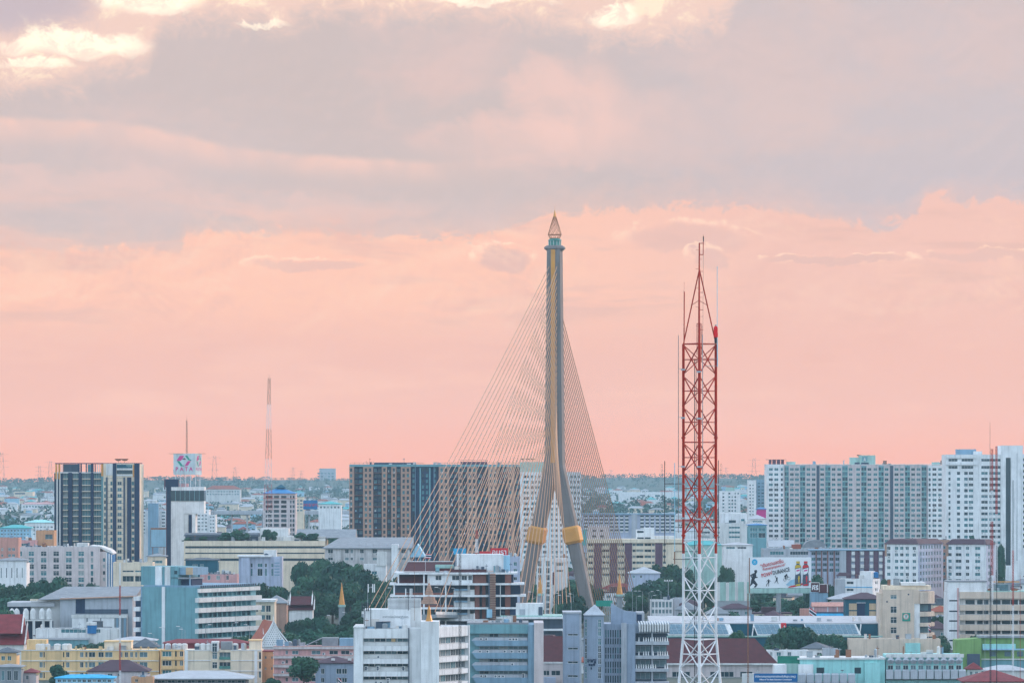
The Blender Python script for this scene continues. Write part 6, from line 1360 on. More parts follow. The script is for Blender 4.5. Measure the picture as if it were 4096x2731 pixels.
thing('water_tank', MB().lathe([(1.15, 0), (1.2, 2.0), (.5, 2.3)], 12), bluepaint, (X(3503, 2036), 2036, Z(2309, 2036)), 'deep blue water tank on the white three storey house', 'water tank')
thing('roof_garden_table', MB().hip(-3, 3, -1.2, 1.2, 1.0, 2.2).box(-2.6, -2.3, -1, -.7, 0, .8).box(2.3, 2.6, -1, -.7, 0, .8), brownroof, (X(3375, 2037), 2037, Z(2310, 2037)), 'small dark canopy on the white house roof terrace', 'canopy')
b = Bld('teal_panel_house', 'dark teal building with four tan panels and brown hipped roof', 'building', 1850, 3382); b.foot(12, 3382, 3525)
b.part('wall', MB().box(b.px(3382), b.px(3525), 0, 12, 0, b.z(2396)), teal); b.part('roof', MB().hip(b.px(3377), b.px(3545), -.6, 12.6, b.z(2396) + .27, b.z(2370)), brownroof)
for x0, x1 in ((3396, 3427), (3477, 3503)):
    for y0 in (2412, 2443): b.part('tan_panel', MB().box(b.px(x0), b.px(x1), -.15, -.005, b.z(y0 + 26), b.z(y0)), tanpanel)
b.part('doorway', MB().box(b.px(3429), b.px(3460), -.2, -.006, b.z(2475), b.z(2411)), navy); b.part('lintel', MB().box(b.px(3426), b.px(3463), -.5, -.01, b.z(2411), b.z(2408)), grey)
b = Bld('pink_wall_house', 'low pink house with white frames and bright blue awning beside the flagpole', 'house', 1870, 3252); b.foot(10, 3200, 3382)
b.part('wall', MB().box(b.px(3252), b.px(3382), 0, 8, 0, b.z(2422)), pink); b.part('roof', MB().gable(b.px(3248), b.px(3382), -.5, 8.5, b.z(2423), b.z(2408), 'x'), salmon); b.part('awning', MB().add([(b.px(3255), -3, b.z(2473)), (b.px(3382), -3, b.z(2473)), (b.px(3382), -.3, b.z(2452)), (b.px(3255), -.3, b.z(2452)), (b.px(3255), -3, b.z(2475)), (b.px(3382), -3, b.z(2475))], [(0, 1, 2, 3), (0, 4, 5, 1)]), skyblue)
for x in (3252, 3309, 3347): b.part('white_frame', MB().box(b.px(x), b.px(x + 4), -.2, -.005, b.z(2446), b.z(2423)), white)
b.part('dark_band', MB().box(b.px(3255), b.px(3382), -.25, -.01, b.z(2455), b.z(2446)), darkgrey); b.part('side_shed', MB().box(b.px(3202), b.px(3251), .5, 6, 0, b.z(2434)), salmon)
simple('white_canopy', 'broad white canopy roof between the white three storey house and the teal building', 'canopy', 1930, 3325, 3480, 2396, grey, [], [], d=10, hip=(2372, whiteroof), over=1.2)
b = Bld('maroon_sign_shop', 'maroon roof signs with white Thai lettering beside the billboard', 'shop', 1940, 3243); b.foot(8, 3243, 3312)
for x0, x1, y0, y1, t_x in ((3244, 3276, 2330, 2366, 'คีรี'), (3278, 3308, 2336, 2368, None)):
    p = b.part('sign_panel', MB().box(b.px(x0), b.px(x1), 0, .4, b.z(y1), b.z(y0)), maroon)
    b.part('sign_frame', MB().box(b.px(x0) - .15, b.px(x1) + .15, -.1, -.01, b.z(y0), b.z(y0 - 2.5)).box(b.px(x1), b.px(x1) + .25, -.1, -.01, b.z(y1), b.z(y0)), offwhite, p)
    if t_x: me = textmesh(t_x, 2.4, bold=.06); me.materials.append(signwhite); obj('lettering', me, None, p, (b.px(3260), -.05, b.z(2350)))
b.part('shop_wall', MB().box(b.px(3243), b.px(3312), .5, 8, 0, b.z(2368)), bluegrey); b.part('roof', MB().gable(b.px(3276), b.px(3316), .4, 8, b.z(2368), b.z(2334), 'x'), maroon)
# right: brown mansard twins
for x0, x1, xs, yt, lab, cs in ((3545, 3672, 3790, 2176, 'left one of two white mid-rise blocks with brown mansard roofs', [(3553, 3566), (3583, 3596), (3603, 3616), (3624, 3637), (3651, 3664)]), (3794, 3945, 3990, 2177, 'right one of two white mid-rise blocks with brown mansard roofs', [(3800, 3813), (3828, 3850), (3867, 3880), (3902, 3922)])):
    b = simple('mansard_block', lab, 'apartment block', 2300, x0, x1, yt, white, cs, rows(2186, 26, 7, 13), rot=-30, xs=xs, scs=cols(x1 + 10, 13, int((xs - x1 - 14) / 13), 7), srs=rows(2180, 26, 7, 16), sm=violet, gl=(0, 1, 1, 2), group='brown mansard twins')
    b.part('mansard_roof', MB().add([(x, y, z) for z, ins in ((b.z(yt) + .01, -.6), (b.z(2156), 2.0)) for x, y in ((b.px(x0) + ins, ins), (b.px(x1) - ins, ins), (b.px(x1) - ins, b.d - ins), (b.px(x0) + ins, b.d - ins))], [(0, 1, 5, 4), (1, 2, 6, 5), (2, 3, 7, 6), (3, 0, 4, 7), (4, 5, 6, 7)]), brownroof)
    b.part('tan_quoin', MB().box(b.px(x0) - .02, b.px(x0 + 7), -.12, -.005, b.z(2225), b.z(yt)), tan)
simple('tan_link', 'tan link block between the two brown mansard buildings', 'building', 2330, 3762, 3800, 2158, tan, [(3768, 3782)], rows(2182, 26, 6, 13), d=10)
# beige emblem building
b = Bld('emblem_building', 'beige block with green emblem on its wall and curved balconies on the right', 'office building', 1700, 3660); b.foot(20, 3527, 3745)
b.front(3530, 3657, 2358, None, [(3562, 3587)], [(2378, 2394), (2424, 2450), (2466, 2491), (2507, 2532)], .5, beige, gl=(0, 0, 2), style='cross'); b.part('body', MB().box(b.px(3530) + .01, b.px(3657), .51, 16, 0, b.z(2360)), beige)
b.box('left_step', 3517, 3529.8, .4, 14, 2372, None, beige); b.box('roof_block', 3537, 3730, 6, 16, 2342, 2359, cream); b.box('roof_slab', 3610, 3708, 5, 14, 2330, 2342, offwhite)
for x, y in ((3548, 2405), (3634, 2376)): b.part('vent', MB().box(b.px(x) - .25, b.px(x) + .25, -.06, -.005, b.z(y + 3), b.z(y - 3)), navy)
em = b.part('emblem_panel', MB().box(b.px(3609), b.px(3641), -.12, -.005, b.z(2483), b.z(2450)), signgreen)
for r0, m, k in ((12, salmon, .14), (9, offwhite, .16)): b.part('emblem_ring', MB().add([(b.px(3624 + x), -k, b.z(2464.5 + y)) for x, y in ell(0, 0, r0, r0, 20)], [tuple(range(20))]), m, em)
b.part('emblem_mark', MB().add([(b.px(x), -.18, b.z(y)) for x, y in ((3619, 2459), (3630, 2458), (3626, 2464), (3625, 2472), (3622, 2472), (3622, 2464))], [(0, 1, 2, 3, 4, 5)]), signgreen, em)
b.box('white_strip', 3657.2, 3680, .6, 14, 2413, None, white); b.box('over_strip', 3657.2, 3680, .4, 14, 2360, 2412.8, beige)
for y0, y1 in ((2366, 2413), (2446, 2464), (2490, 2504), (2530, 2545)):
    arc = [(b.px(3680.2), -.4)] + [(b.px(3680.2 + 63 * k / 6), -.4 + 5.5 * (k / 6) ** 2) for k in range(1, 7)] + [(b.px(3743), 12), (b.px(3680.2), 12)]
    n_ = len(arc); b.part('curved_balcony', MB().add([(x, y, b.z(y1)) for x, y in arc] + [(x, y, b.z(y0)) for x, y in arc], [tuple(range(n_))[::-1], tuple(range(n_, 2 * n_))] + [(k, (k + 1) % n_, (k + 1) % n_ + n_, k + n_) for k in range(n_)]), beige)
b.part('balcony_core', MB().box(b.px(3680.4), b.px(3728), 3.5, 12, 0, b.z(2412)), darkgrey)
for y in (2418, 2467, 2508): b.box('balcony_glass', 3682, 3716, 3.3, 3.49, y, y + 24, GL[2])
# parking-style office at the right edge
b = Bld('banded_grey_office', 'large beige banded office with a white slab end wall at the right edge', 'office building', 1760, 3845); b.foot(20, 3790, 4110)
b.front(3790, 3838, 2366, None, [(3797, 3831, 'w', 'plain')], [(2398, 2404), (2440, 2446), (2479, 2485), (2518, 2524), (2557, 2563), (2596, 2602)], .5, white, gl=(0,)); b.part('slab_end', MB().box(b.px(3790) + .01, b.px(3838), .51, 16, 0, b.z(2368)), white)
b.box('white_crown', 3790, 3946, .02, 14, 2326, 2365.9, white); b.box('crown_coping', 3788, 3948, -.3, 14.2, 2322, 2326, greyroof); b.part('pink_pipe', MB().box(b.px(3829), b.px(3834), -.3, -.05, 0, b.z(2350)), pink)
b.box('soffit_wall', 3838.2, 4110, 1.2, 16, 2392, None, offwhite)
for y0, y1 in ((2366.1, 2392), (2418, 2440), (2457, 2479), (2497, 2520), (2536, 2560)): b.part('floor_band', MB().box(b.px(3838.2), b.px(4110), -.6, 1.19, b.z(y1), b.z(y0)), beige)
for y0, y1 in ((2398, 2416), (2441, 2455), (2481, 2495), (2521, 2534)):
    for x0, x1 in ((3863, 3900), (3910, 3932), (3937, 3955), (3973, 4003), (4009, 4042), (4044, 4073), (4078, 4105)):
        o = bpy.data.objects.new('window', window_mesh((x1 - x0) * b.s, (y1 - y0) * b.s, 'plain', 0, offwhite)); COL.objects.link(o); o.parent = b.root; o.location = (b.px((x0 + x1) / 2), 1.17, (b.z(y0) + b.z(y1)) / 2)
b.box('roof_green_edge', 3850, 4110, .2, 12, 2362, 2366, palegreen); b.box('roof_room', 3985, 4035, 2, 10, 2335, 2362, GL[2]); b.box('roof_frame', 3970, 4080, 1.6, 2, 2324, 2328, gold_paint)
# green building, cream wall, mint office
b = Bld('lime_building', 'lime green building with cyan awning in the lower right corner', 'building', 1580, 3928); b.foot(14, 3822, 4110)
b.part('lime_wall', MB().prism([(b.px(3822), 0), (b.px(3926), 0), (b.px(3926), b.z(2551)), (b.px(3822), b.z(2558))], 0, 10), lime); b.part('wall', MB().box(b.px(3926.2), b.px(4110), 1.5, 12, 0, b.z(2550)), lime)
b.box('awning', 3930, 4062, -.5, 1.4, 2574, 2592, mint); b.part('awning_edge', MB().box(b.px(3930), b.px(4110), -.9, -.51, b.z(2598), b.z(2592)), cyanwall); b.box('roof_sheet', 3915, 4110, .5, 9, 2542, 2550, concrete)
for x in (3960, 4020, 4070): b.box('window', x, x + 25, 1.4, 1.49, 2604, 2624, GL[2])
b.box('floor_line', 3927, 4110, .8, 1.49, 2633, 2637, offwhite)
b.box('shed', 3868, 3918, -1.5, -.1, 2613, None, darkgrey); b.box('lower_wall', 3927, 4110, 1.2, 1.48, 2640, None, tealgrey)
b = simple('cream_blank_wall', 'long blank cream building front in the lower right', 'building', 1620, 3397, 3762, 2554, beige, [], [], d=10, roofm=offwhite)
b.box('mint_shed', 3621, 3680, -1.2, -.05, 2570, None, mint)
b = Bld('mint_office', 'mint green office with folded precast parapet pieces at the bottom right', 'office building', 1490, 3545); b.foot(16, 3100, 3865)
b.front(3200, 3540, 2636, None, [(3266, 3297), (3418, 3444)], [(2668, 2692)], .4, mint, gl=(0,), style='plain'); b.part('body', MB().box(b.px(3200) + .01, b.px(3540), .41, 14, 0, b.z(2637)), mint)
b.part('roof_edge', MB().box(b.px(3190), b.px(3542), -.5, 14.2, b.z(2636) + .01, b.z(2629)), offwhite)
b.box('porch', 3193, 3252, -1.2, -.02, 2655, None, white); b.box('column_block', 3458, 3520, -1.4, -.02, 2648, None, mint); b.box('left_block', 3096, 3146, -.6, 8, 2658, None, white); b.box('left_link', 3146.2, 3192, .4, 8, 2652, None, palegreen)
b.part('net', MB().box(b.px(3110), b.px(3198), .5, .6, b.z(2652), b.z(2622)), netgreen)
b.part('precast_back', MB().box(b.px(3545), b.px(3852), 1.0, 14, 0, b.z(2618)), mint); b.part('roof_band', MB().box(b.px(3545), b.px(3856), .2, .98, b.z(2628), b.z(2614)), offwhite)
dm = MB().add([(-.5, 0, .95), (.5, 0, .95), (1.12, -.35, 0), (.62, .2, -.95), (-.62, .2, -.95), (-1.12, -.35, 0), (0, -1.0, .35), (0, .9, 0)], [(0, 1, 6), (1, 2, 6), (2, 3, 6), (3, 4, 6), (4, 5, 6), (5, 0, 6), (0, 7, 1), (1, 7, 2), (2, 7, 3), (3, 7, 4), (4, 7, 5), (5, 7, 0)]).mesh('folded_parapet', grey)
bxm = MB().add([(-1.05, -.9, 1.3), (1.05, -.9, 1.3), (1.05, -.9, -1.1), (-1.05, -.9, -1.1), (-1.05, .9, 1.7), (1.05, .9, 1.7), (1.05, .9, -1.5), (-1.05, .9, -1.5)], [(3, 2, 1, 0), (0, 1, 5, 4), (1, 2, 6, 5), (2, 3, 7, 6), (3, 0, 4, 7)]).mesh('precast_box', grey)
for k in range(10):
    o = bpy.data.objects.new('folded_parapet', dm); COL.objects.link(o); o.parent = b.root; o.location = (b.px(3563 + 30.3 * k), .15, b.z(2641))
    o = bpy.data.objects.new('precast_box', bxm); COL.objects.link(o); o.parent = b.root; o.location = (b.px(3558 + 32.2 * k), -.6, b.z(2698))
    o = bpy.data.objects.new('window', window_mesh(21 * b.s, 18 * b.s, 'slide', random.choice((0, 0, 2)), offwhite)); COL.objects.link(o); o.parent = b.root; o.location = (b.px(3563 + 30.3 * k), .95, b.z(2668))
for k in range(7):
    o = bpy.data.objects.new('precast_box', bxm); COL.objects.link(o); o.parent = b.root; o.location = (b.px(3205 + 33 * k), -3.4, b.z(2712))
b.part('canopy_base', MB().box(b.px(2985), b.px(3420), -2.4, -1.5, 0, b.z(2722)), offwhite); b.part('canopy_cap', MB().box(b.px(2966), b.px(3016), -4.2, -2.42, b.z(2735), b.z(2690)), offwhite)
thing('satellite_dish', MB().tube((0, 0, 0), (0, 0, .5), .05, 5).lathe([(.04, .5), (.35, .56), (.55, .75), (.5, .75), (.04, .58)], 12), plum, (X(3369, 1486), 1486, Z(2688, 1486)), 'small dark dish before the mint office wall', 'satellite dish')
board('name_board', 'blue name board with white Thai and English lines at the bottom edge', 3016, 3190, 2692, 2726, 1478, signblue, None, None, post=False)
sgp = [o for o in bpy.data.objects if o.name.startswith('name_board')][0].children[0]
for txt, sz, y, x in (('สำนักงานคณะกรรมการการศึกษาขั้นพื้นฐาน (สพฐ.)', .78, 2704, 3102), ('Office of The Basic Education Commission', .60, 2716, 3102)):
    me = textmesh(txt, sz, bold=.02); me.materials.append(signwhite); wd_ = max(v.co.x for v in me.vertices) - min(v.co.x for v in me.vertices)
    tw = (162 if sz > .7 else 130) * 1478 / F; me.transform(Matrix.Diagonal((tw / wd_, 1, 1, 1))); obj('lettering', me, None, sgp, (X(x, 1478) - X(3103, 1478), -.06, Z(y, 1478)))
# lower right roofs
simple('red_roof_villa', 'maroon hipped roof house in the bottom right corner', 'house', 1450, 3860, 4100, 2726, offwhite, [], [], d=16, hip=(2682, redroof), over=1.0)
simple('small_red_pavilion', 'small red pyramid-roofed pavilion left of the lime building', 'pavilion', 1500, 3868, 3926, 2676, offwhite, [(3880, 3890), (3900, 3912)], [(2684, 2698)], d=5, hip=(2648, redroof))
simple('white_shed_roof', 'pale shed roof below the lime building', 'shed', 1520, 3935, 4110, 2682, offwhite, [], [], d=10, hip=(2660, whiteroof))
simple('rooftop_rooms', 'small white rooftop rooms behind the maroon hall and the mint office', 'building', 1580, 3070, 3235, 2600, white, [(3080, 3090), (3106, 3124), (3150, 3165)], [(2606, 2622)], d=8)
simple('grey_roof_cabin', 'small grey corrugated cabin behind the mint office', 'cabin', 1560, 3292, 3352, 2592, grey, [], [], d=5)
# red sign on a white lattice pole
lattice(3136, 2520, 2610, 1660, 11, 11, [(2520, 2610, whitesteel)], 'white lattice pole carrying a red sign box', name='sign_pole', rl=.09, cat='pole')
r_ = empty('red_sign_box', (X(3134, 1660), 1660, Z(2521, 1660))); tag(r_, 'red sign box with a white mark on top of the lattice pole', 'sign')
obj('box', MB().loft([octo(1.5, 1.5, .35, 0, 0), octo(1.8, 1.8, .4, 0, .3), octo(1.8, 1.8, .4, 0, 2.3), octo(1.5, 1.5, .35, 0, 2.6)]), signred, r_); obj('mark', MB().add([(.1, -.93, .8), (.5, -.93, 1.1), (.35, -.93, 1.9), (-.05, -.93, 1.5)], [(0, 1, 2, 3)]), offwhite, r_)
# flags
def flag(px, ytop, ybot, Y, label, w=2.6, h=1.7, droop=.6, sgn_=1):
    r_ = empty('flag_pole', (X(px, Y), Y, max(0, Z(ybot, Y)))); tag(r_, label, 'flag'); hp = Z(ytop, Y) - max(0, Z(ybot, Y))
    obj('pole', MB().tube((0, 0, 0), (0, 0, hp), .06, 5), whitesteel, r_)
    st_ = [(1.0, 5 / 6, signred), (5 / 6, 4 / 6, signwhite), (4 / 6, 2 / 6, navy), (2 / 6, 1 / 6, signwhite), (1 / 6, 0, signred)]
    for a, c, m in st_:
        mb = MB(); n = 8
        vs = []
        for k in range(n + 1):
            f = k / n; x = sgn_ * f * w * (1 - .3 * droop); y = .15 * math.sin(f * 7); dzz = -droop * f * w * .8
            vs += [(x, y, hp - h + h * a + dzz), (x, y, hp - h + h * c + dzz)]
        mb.add(vs, [(2 * k, 2 * k + 1, 2 * k + 3, 2 * k + 2) for k in range(n)]); obj('stripe', mb, m, r_)
flag(3237, 2427, 2500, 1760, 'Thai flag hanging on a pole by the blue awning', 3.2, 2.4, .7)
flag(1702, 2214, 2290, 1745, 'Thai flag flying above the terraced hotel', 2.0, 1.5, .05)
flag(1352, 2707, 2760, 1420, 'Thai flag at the bottom edge beside the grey corner house', 1.5, 1.6, .9)
flag(3713, 2495, 2600, 1640, 'drooping dark red flag before the emblem building', 1.0, 1.6, .9)
# ------------------------------------------------------------------ slim masts and poles
lattice(480, 2250, 2800, 1400, 5, 7, [(2250, 2340, whitesteel), (2340, 2460, redsteel), (2460, 2570, whitesteel), (2570, 2680, redsteel), (2680, 2800, whitesteel)], 'very thin red and white guyed mast in front of the grey hall', rl=.05)
lattice(2992, 2372, 2800, 1350, 4, 5, [(2372, 2800, rust)], 'thin rusty mast before the maroon-roofed hall', rl=.045)
lattice(3968, 1795, 2400, 1650, 8, 10, [(1795, 1960, redsteel), (1960, 2085, whitesteel), (2085, 2300, redsteel), (2300, 2400, whitesteel)], 'red and white lattice mast before the stepped white tower', rl=.075, whip=0)
rod(3960, 1690, 1968, 1645, .09, rust, 'tall dark red whip rod beside the lattice mast at the right', cat='antenna')
lattice(3986, 1785, 2330, 1655, 7, 8, [(1785, 2055, redsteel), (2055, 2330, whitesteel)], 'second slim red lattice mast at the right edge', rl=.07)
lattice(3962, 2260, 2800, 1250, 5, 6, [(2260, 2800, blacksteel)], 'slim dark lattice mast crossing the banded office', rl=.04)
rod(3987, 2180, 2800, 1100, .1, blacksteel, 'thick black pole at the right crossing the lower buildings', 'steel_pole', 'pole')
lattice(4052, 1920, 2800, 1500, 5, 7, [(1920, 2200, steel), (2200, 2420, redsteel), (2420, 2800, whitesteel)], 'grey and red guyed mast near the right edge', rl=.05)
rod(4068, 1812, 2240, 2000, .12, darkgrey, 'straight dark pole before the white tower slot', 'steel_pole', 'pole')
rod(3940, 1885, 2700, 1480, .05, steel, 'faint steel wire pole left of the lattice masts', 'steel_pole', 'pole')
rod(4081, 2300, 2800, 1450, .07, redsteel, 'dark red pole near the right frame edge', 'steel_pole', 'pole')
lattice(1840, 2195, 2800, 1330, 8, 10, [(2195, 2800, blacksteel)], 'thin black lattice mast in front of the office wing', rl=.05)
lattice(1907, 2120, 2290, 1755, 7, 16, [(2120, 2155, redsteel), (2155, 2210, whitesteel), (2210, 2290, redsteel)], 'small red and white mast on the terraced hotel roof', rl=.08)
rod(1658, 2060, 2480, 1360, .05, rust, 'rusty wire-thin pole left of the parasol finial', 'steel_pole', 'pole')
for i, (x, y0, y1) in enumerate(((1459, 2405, 2500), (1483, 2330, 2508), (1633, 2348, 2440))):
    r_ = empty('cell_antenna', (X(x, 1384), 1384, Z(y1, 1384))); tag(r_, ('black panel antenna pole on the left corner of the white office', 'tall cellular antenna pole with white panels on the white office roof', 'cellular antenna pole beside the louvred cooling unit')[i], 'antenna')
    hh = Z(y0, 1384) - Z(y1, 1384); obj('pole', MB().tube((0, 0, 0), (0, 0, hh), .1, 6), blacksteel, r_)
    for k, dx_ in enumerate((-.7, .55, 1.0)): obj('panel', MB().box(dx_ - .14, dx_ + .14, -.2, .05, hh - 2.6, hh - .3), white if i else blacksteel, r_); obj('arm', MB().box(min(0, dx_), max(0, dx_), -.03, .03, hh - 1.4, hh - 1.3), steel, r_)
# street lamps round the bridge head
lampm = None
def lamp(px, ytop, Y, arm, label, group):
    r_ = empty('street_lamp', (X(px, Y), Y, 0)); tag(r_, label, 'street lamp', group); h = Z(ytop, Y)
    obj('pole', MB().tube((0, 0, 0), (0, 0, h), .11, 5, .07), steel, r_); obj('arm', MB().tube((0, 0, h), (arm, 0, h + .25), .05, 4), steel, r_); obj('lamp_head', MB().box(arm - .55, arm + .55, -.2, .2, h + .2, h + .38), whitesteel, r_)
for i, (x, y, Y) in enumerate(((2570, 2365, 2010), (2596, 2367, 2020), (2644, 2362, 2060), (2606, 2382, 1990), (2212, 2340, 1985), (2285, 2385, 1930), (2225, 2382, 1925), (2430, 2388, 2040), (2530, 2365, 2050), (2545, 2385, 2060), (1232, 2470, 1880), (1262, 2478, 1880), (1300, 2462, 1870), (1388, 2450, 1900), (660, 2511, 1600), (728, 2507, 1600), (740, 2518, 1595), (195, 2518, 1600), (316, 2520, 1600), (443, 2520, 1600), (616, 2535, 1590), (823, 2500, 1610), (930, 2492, 1615), (998, 2500, 1610))):
    lamp(x, y, Y, random.choice((-1.3, 1.3)), 'street lamp near the bridge pylon and approach road' if Y > 1850 else 'street lamp before the banded office and hall', 'street lamps by the bridge' if Y > 1850 else 'street lamps by the banded office')
r_ = empty('flood_light_mast', (X(2673, 2100), 2100, 0)); tag(r_, 'tall floodlight mast with a cross bar beside the glass pavilion', 'floodlight'); hh = Z(2325, 2100)
obj('pole', MB().tube((0, 0, 0), (0, 0, hh), .16, 6, .1), steel, r_); obj('cross_bar', MB().box(-1.8, 1.8, -.1, .1, hh, hh + .25), steel, r_)
for k in range(4): obj('flood_light', MB().box(-1.7 + k * 1.0, -1.1 + k * 1.0, -.3, .2, hh + .25, hh + .8), whitesteel, r_)
b = simple('glass_pavilion', 'white framed glass pavilion by the car park right of the back-stays', 'pavilion', 2020, 2602, 2692, 2398, white, cols(2607, 14, 6, 10), [(2405, 2428), (2436, 2452)], d=10, gl=(1, 1, 2))
simple('grey_pavilion_annex', 'grey annex wall right of the glass pavilion', 'building', 2025, 2694, 2716, 2392, grey, [], [], d=8)
simple('banner_hall', 'low grey hall with a white roof behind the back-stay cables', 'hall', 2230, 2515, 2640, 2293, violet, [(2530, 2540), (2560, 2568)], [(2300, 2310)], d=14, hip=(2266, whiteroof))
# green road sign boards
board('green_road_sign', 'green road sign board behind the pyramid-roofed tower', 2383, 2450, 2400, 2424, 1990, signgreen, None, None)
r_ = board('green_banner', 'tall bright green banner beside the right golden collar', 2330, 2346, 2118, 2180, 2300, tealroof, None, None)
# parked cars near the pavilion
def car(px, Y, rz, body, label, van=False):
    r_ = empty('parked_car', (X(px, Y), Y, 0), rz); tag(r_, label, 'car', 'cars by the glass pavilion')
    L, w_, h0 = 2.15, .85, .95 if not van else 1.1
    obj('body', MB().loft([[(-L, -w_, .35), (L, -w_, .35), (L, w_, .35), (-L, w_, .35)], [(-L, -w_, .75), (L, -w_, .7), (L, w_, .7), (-L, w_, .75)], [(-L + .1, -w_ + .05, h0), (L - .1, -w_ + .05, h0 - .12), (L - .1, w_ - .05, h0 - .12), (-L + .1, w_ - .05, h0)]]), body, r_)
    obj('cabin', MB().loft([[(-L + .25, -w_ + .08, h0), (L * .45, -w_ + .08, h0), (L * .45, w_ - .08, h0), (-L + .25, w_ - .08, h0)], [(-L + .6, -w_ + .2, h0 + .52), (L * .15, -w_ + .2, h0 + .52), (L * .15, w_ - .2, h0 + .52), (-L + .6, w_ - .2, h0 + .52)]]), GL[0], r_)
    obj('roof', MB().box(-L + .58, L * .17, -w_ + .18, w_ - .18, h0 + .52, h0 + .58), body, r_)
    for sx in (-1.3, 1.35):
        for sy in (-w_, w_):
            wh = obj('wheel', MB().tube((sx, sy - .1, .33), (sx, sy + .1, .33), .33, 10), tyre, r_)
    for sy in (-.55, .55): obj('tail_light', MB().box(-L - .02, -L + .02, sy - .15, sy + .15, .68, .85), signred, r_); obj('headlight', MB().box(L - .04, L + .02, sy - .15, sy + .15, .55, .7), signwhite, r_)
for i, (x, Y, c, n) in enumerate(((2588, 1985, white, 'white car at the left end of the pavilion car park'), (2610, 1975, steel, 'silver car second in the pavilion car park'), (2632, 1982, darkgrey, 'dark car in the middle of the pavilion car park'), (2652, 1970, signred, 'red car parked before the glass pavilion'), (2680, 1978, white, 'white car at the right end of the pavilion car park'))): car(x, Y, R(random.uniform(-25, 25)), c, n)
rd = MB().add([(X(2560, 1980), 1940, .004), (X(2760, 1980), 1940, .004), (X(2760, 1980), 2018, .004), (X(2560, 1980), 2018, .004)], [(0, 1, 2, 3)])
tag(obj('road', rd, asphalt), kind='structure')
# distant power pylons
def pylon(px, ytop, Y, i):
    r_ = empty('power_pylon', (X(px, Y), Y, 0)); tag(r_, 'faint lattice power pylon on the horizon', 'pylon', 'power pylons on the horizon'); h = Z(ytop, Y); s = Y / F; w = h * .09
    mb = MB()
    for sx in (-1, 1):
        for sy in (-1, 1): mb.tube((sx * w, sy * w, 0), (sx * w * .25, sy * w * .25, h), .11, 4)
    for k in range(7):
        f0, f1 = k / 7, (k + 1) / 7; a0, a1 = w * (1 - .75 * f0), w * (1 - .75 * f1)
        mb.tube((-a0, -a0, h * f0), (a1, -a1, h * f1), .1, 4); mb.tube((a0, -a0, h * f0), (-a1, -a1, h * f1), .1, 4)
    obj('lattice_body', mb, darkgrey, r_)
    for f in (.72, .84, .96): obj('cross_arm', MB().tube((-w * 1.5, 0, h * f), (w * 1.5, 0, h * f), .13, 4), darkgrey, r_)
for i, (x, y, Y) in enumerate(((6, 1808, 7000), (158, 1862, 8000), (201, 1842, 7500), (858, 1822, 7000), (940, 1866, 8200), (1172, 1868, 9000), (1205, 1880, 9500), (3016, 1831, 7000), (2752, 1862, 9000), (2904, 1868, 9500), (2444, 1878, 9500), (1280, 1872, 9000))): pylon(x, y, Y, i)
simple('far_slab_block', 'hazy pale slab block on the horizon left of the brown condominium', 'building', 11900, 1278, 1342, 1873, grey, cols(1270, 14, 5, 8), rows(1890, 12, 4, 6), d=30)
simple('far_factory', 'long hazy white factory roof far behind the big mast', 'factory', 7600, 2478, 2740, 1968, white, [(2560, 2580), (2620, 2640)], [(1978, 1986)], d=80)
simple('far_red_roof_school', 'far long school with red roof and white columns between the masts', 'school', 7000, 822, 962, 1956, offwhite, cols(828, 11, 12, 6), rows(1962, 11, 2, 6), d=20, hip=(1941, orange_roof))
simple('far_orange_houses', 'far cluster house with orange roof right of the back-stays', 'house', 6000, 2548, 2600, 2022, white, cols(2552, 12, 4, 6), [(2026, 2034)], d=14, hip=(2008, orange_roof))
simple('far_warehouse', 'far pale warehouse left of the dark condominium', 'warehouse', 8000, 55, 130, 1966, cream, [(60, 100)], [(1970, 1976)], d=40)
simple('far_red_school', 'far school with red wall band left of the dark condominium', 'school', 6200, 85, 216, 2016, white, cols(92, 12, 10, 7), [(2022, 2030)], d=14, hip=(2008, pink))
simple('teal_row_houses', 'white row houses with teal roofs at the left edge', 'row house', 2700, 0, 125, 2112, cyanwall, cols(4, 13, 9, 7), rows(2118, 14, 3, 7), d=12, hip=(2098, tealroof))
simple('red_strip_school', 'white building with red stripe and teal roof left of the dark condominium', 'building', 2900, 98, 216, 2090, white, cols(104, 14, 8, 9), rows(2104, 14, 3, 6), d=12, hip=(2078, mint))
simple('poster_building', 'cream building with a blue and red poster right of the blue-roofed block', 'building', 3300, 1184, 1215, 1988, cream, [(1187, 1196), (1200, 1210)], rows(1998, 13, 4, 7), d=10)
board('blue_red_poster', 'blue poster with red heading right of the blue-roofed block', 1213, 1270, 2000, 2036, 3200, bluepaint, 'ลดราคา', signred, 3.0)
simple('teal_roof_market', 'white market with teal roof left of the brown condominium', 'market', 3300, 1274, 1365, 2016, white, cols(1280, 14, 6, 8), [(2024, 2032)], d=14, hip=(2004, tealroof))
b = Bld('elevated_road', 'long elevated road crossing behind the store wing', 'viaduct', 3400, 850); b.part('deck', MB().box(b.px(840), b.px(1420), 0, 12, b.z(2056), b.z(2042)), grey)
for k in range(9): b.part('pier', MB().box(b.px(860 + 62 * k), b.px(866 + 62 * k), 4, 7, 0, b.z(2056)), grey)
simple('coloured_shed', 'low shed with red and yellow signs beside the long condominium left end', 'shed', 2900, 3028, 3064, 2036, magenta, [], [], d=8, hip=(2028, blueroof))
simple('white_dome_store', 'white low store with curved roof left of the long condominium foot', 'store', 2750, 3000, 3064, 2076, white, [(3010, 3050, 'w', 'strip')], [(2082, 2088)], d=14, hip=(2058, whiteroof))

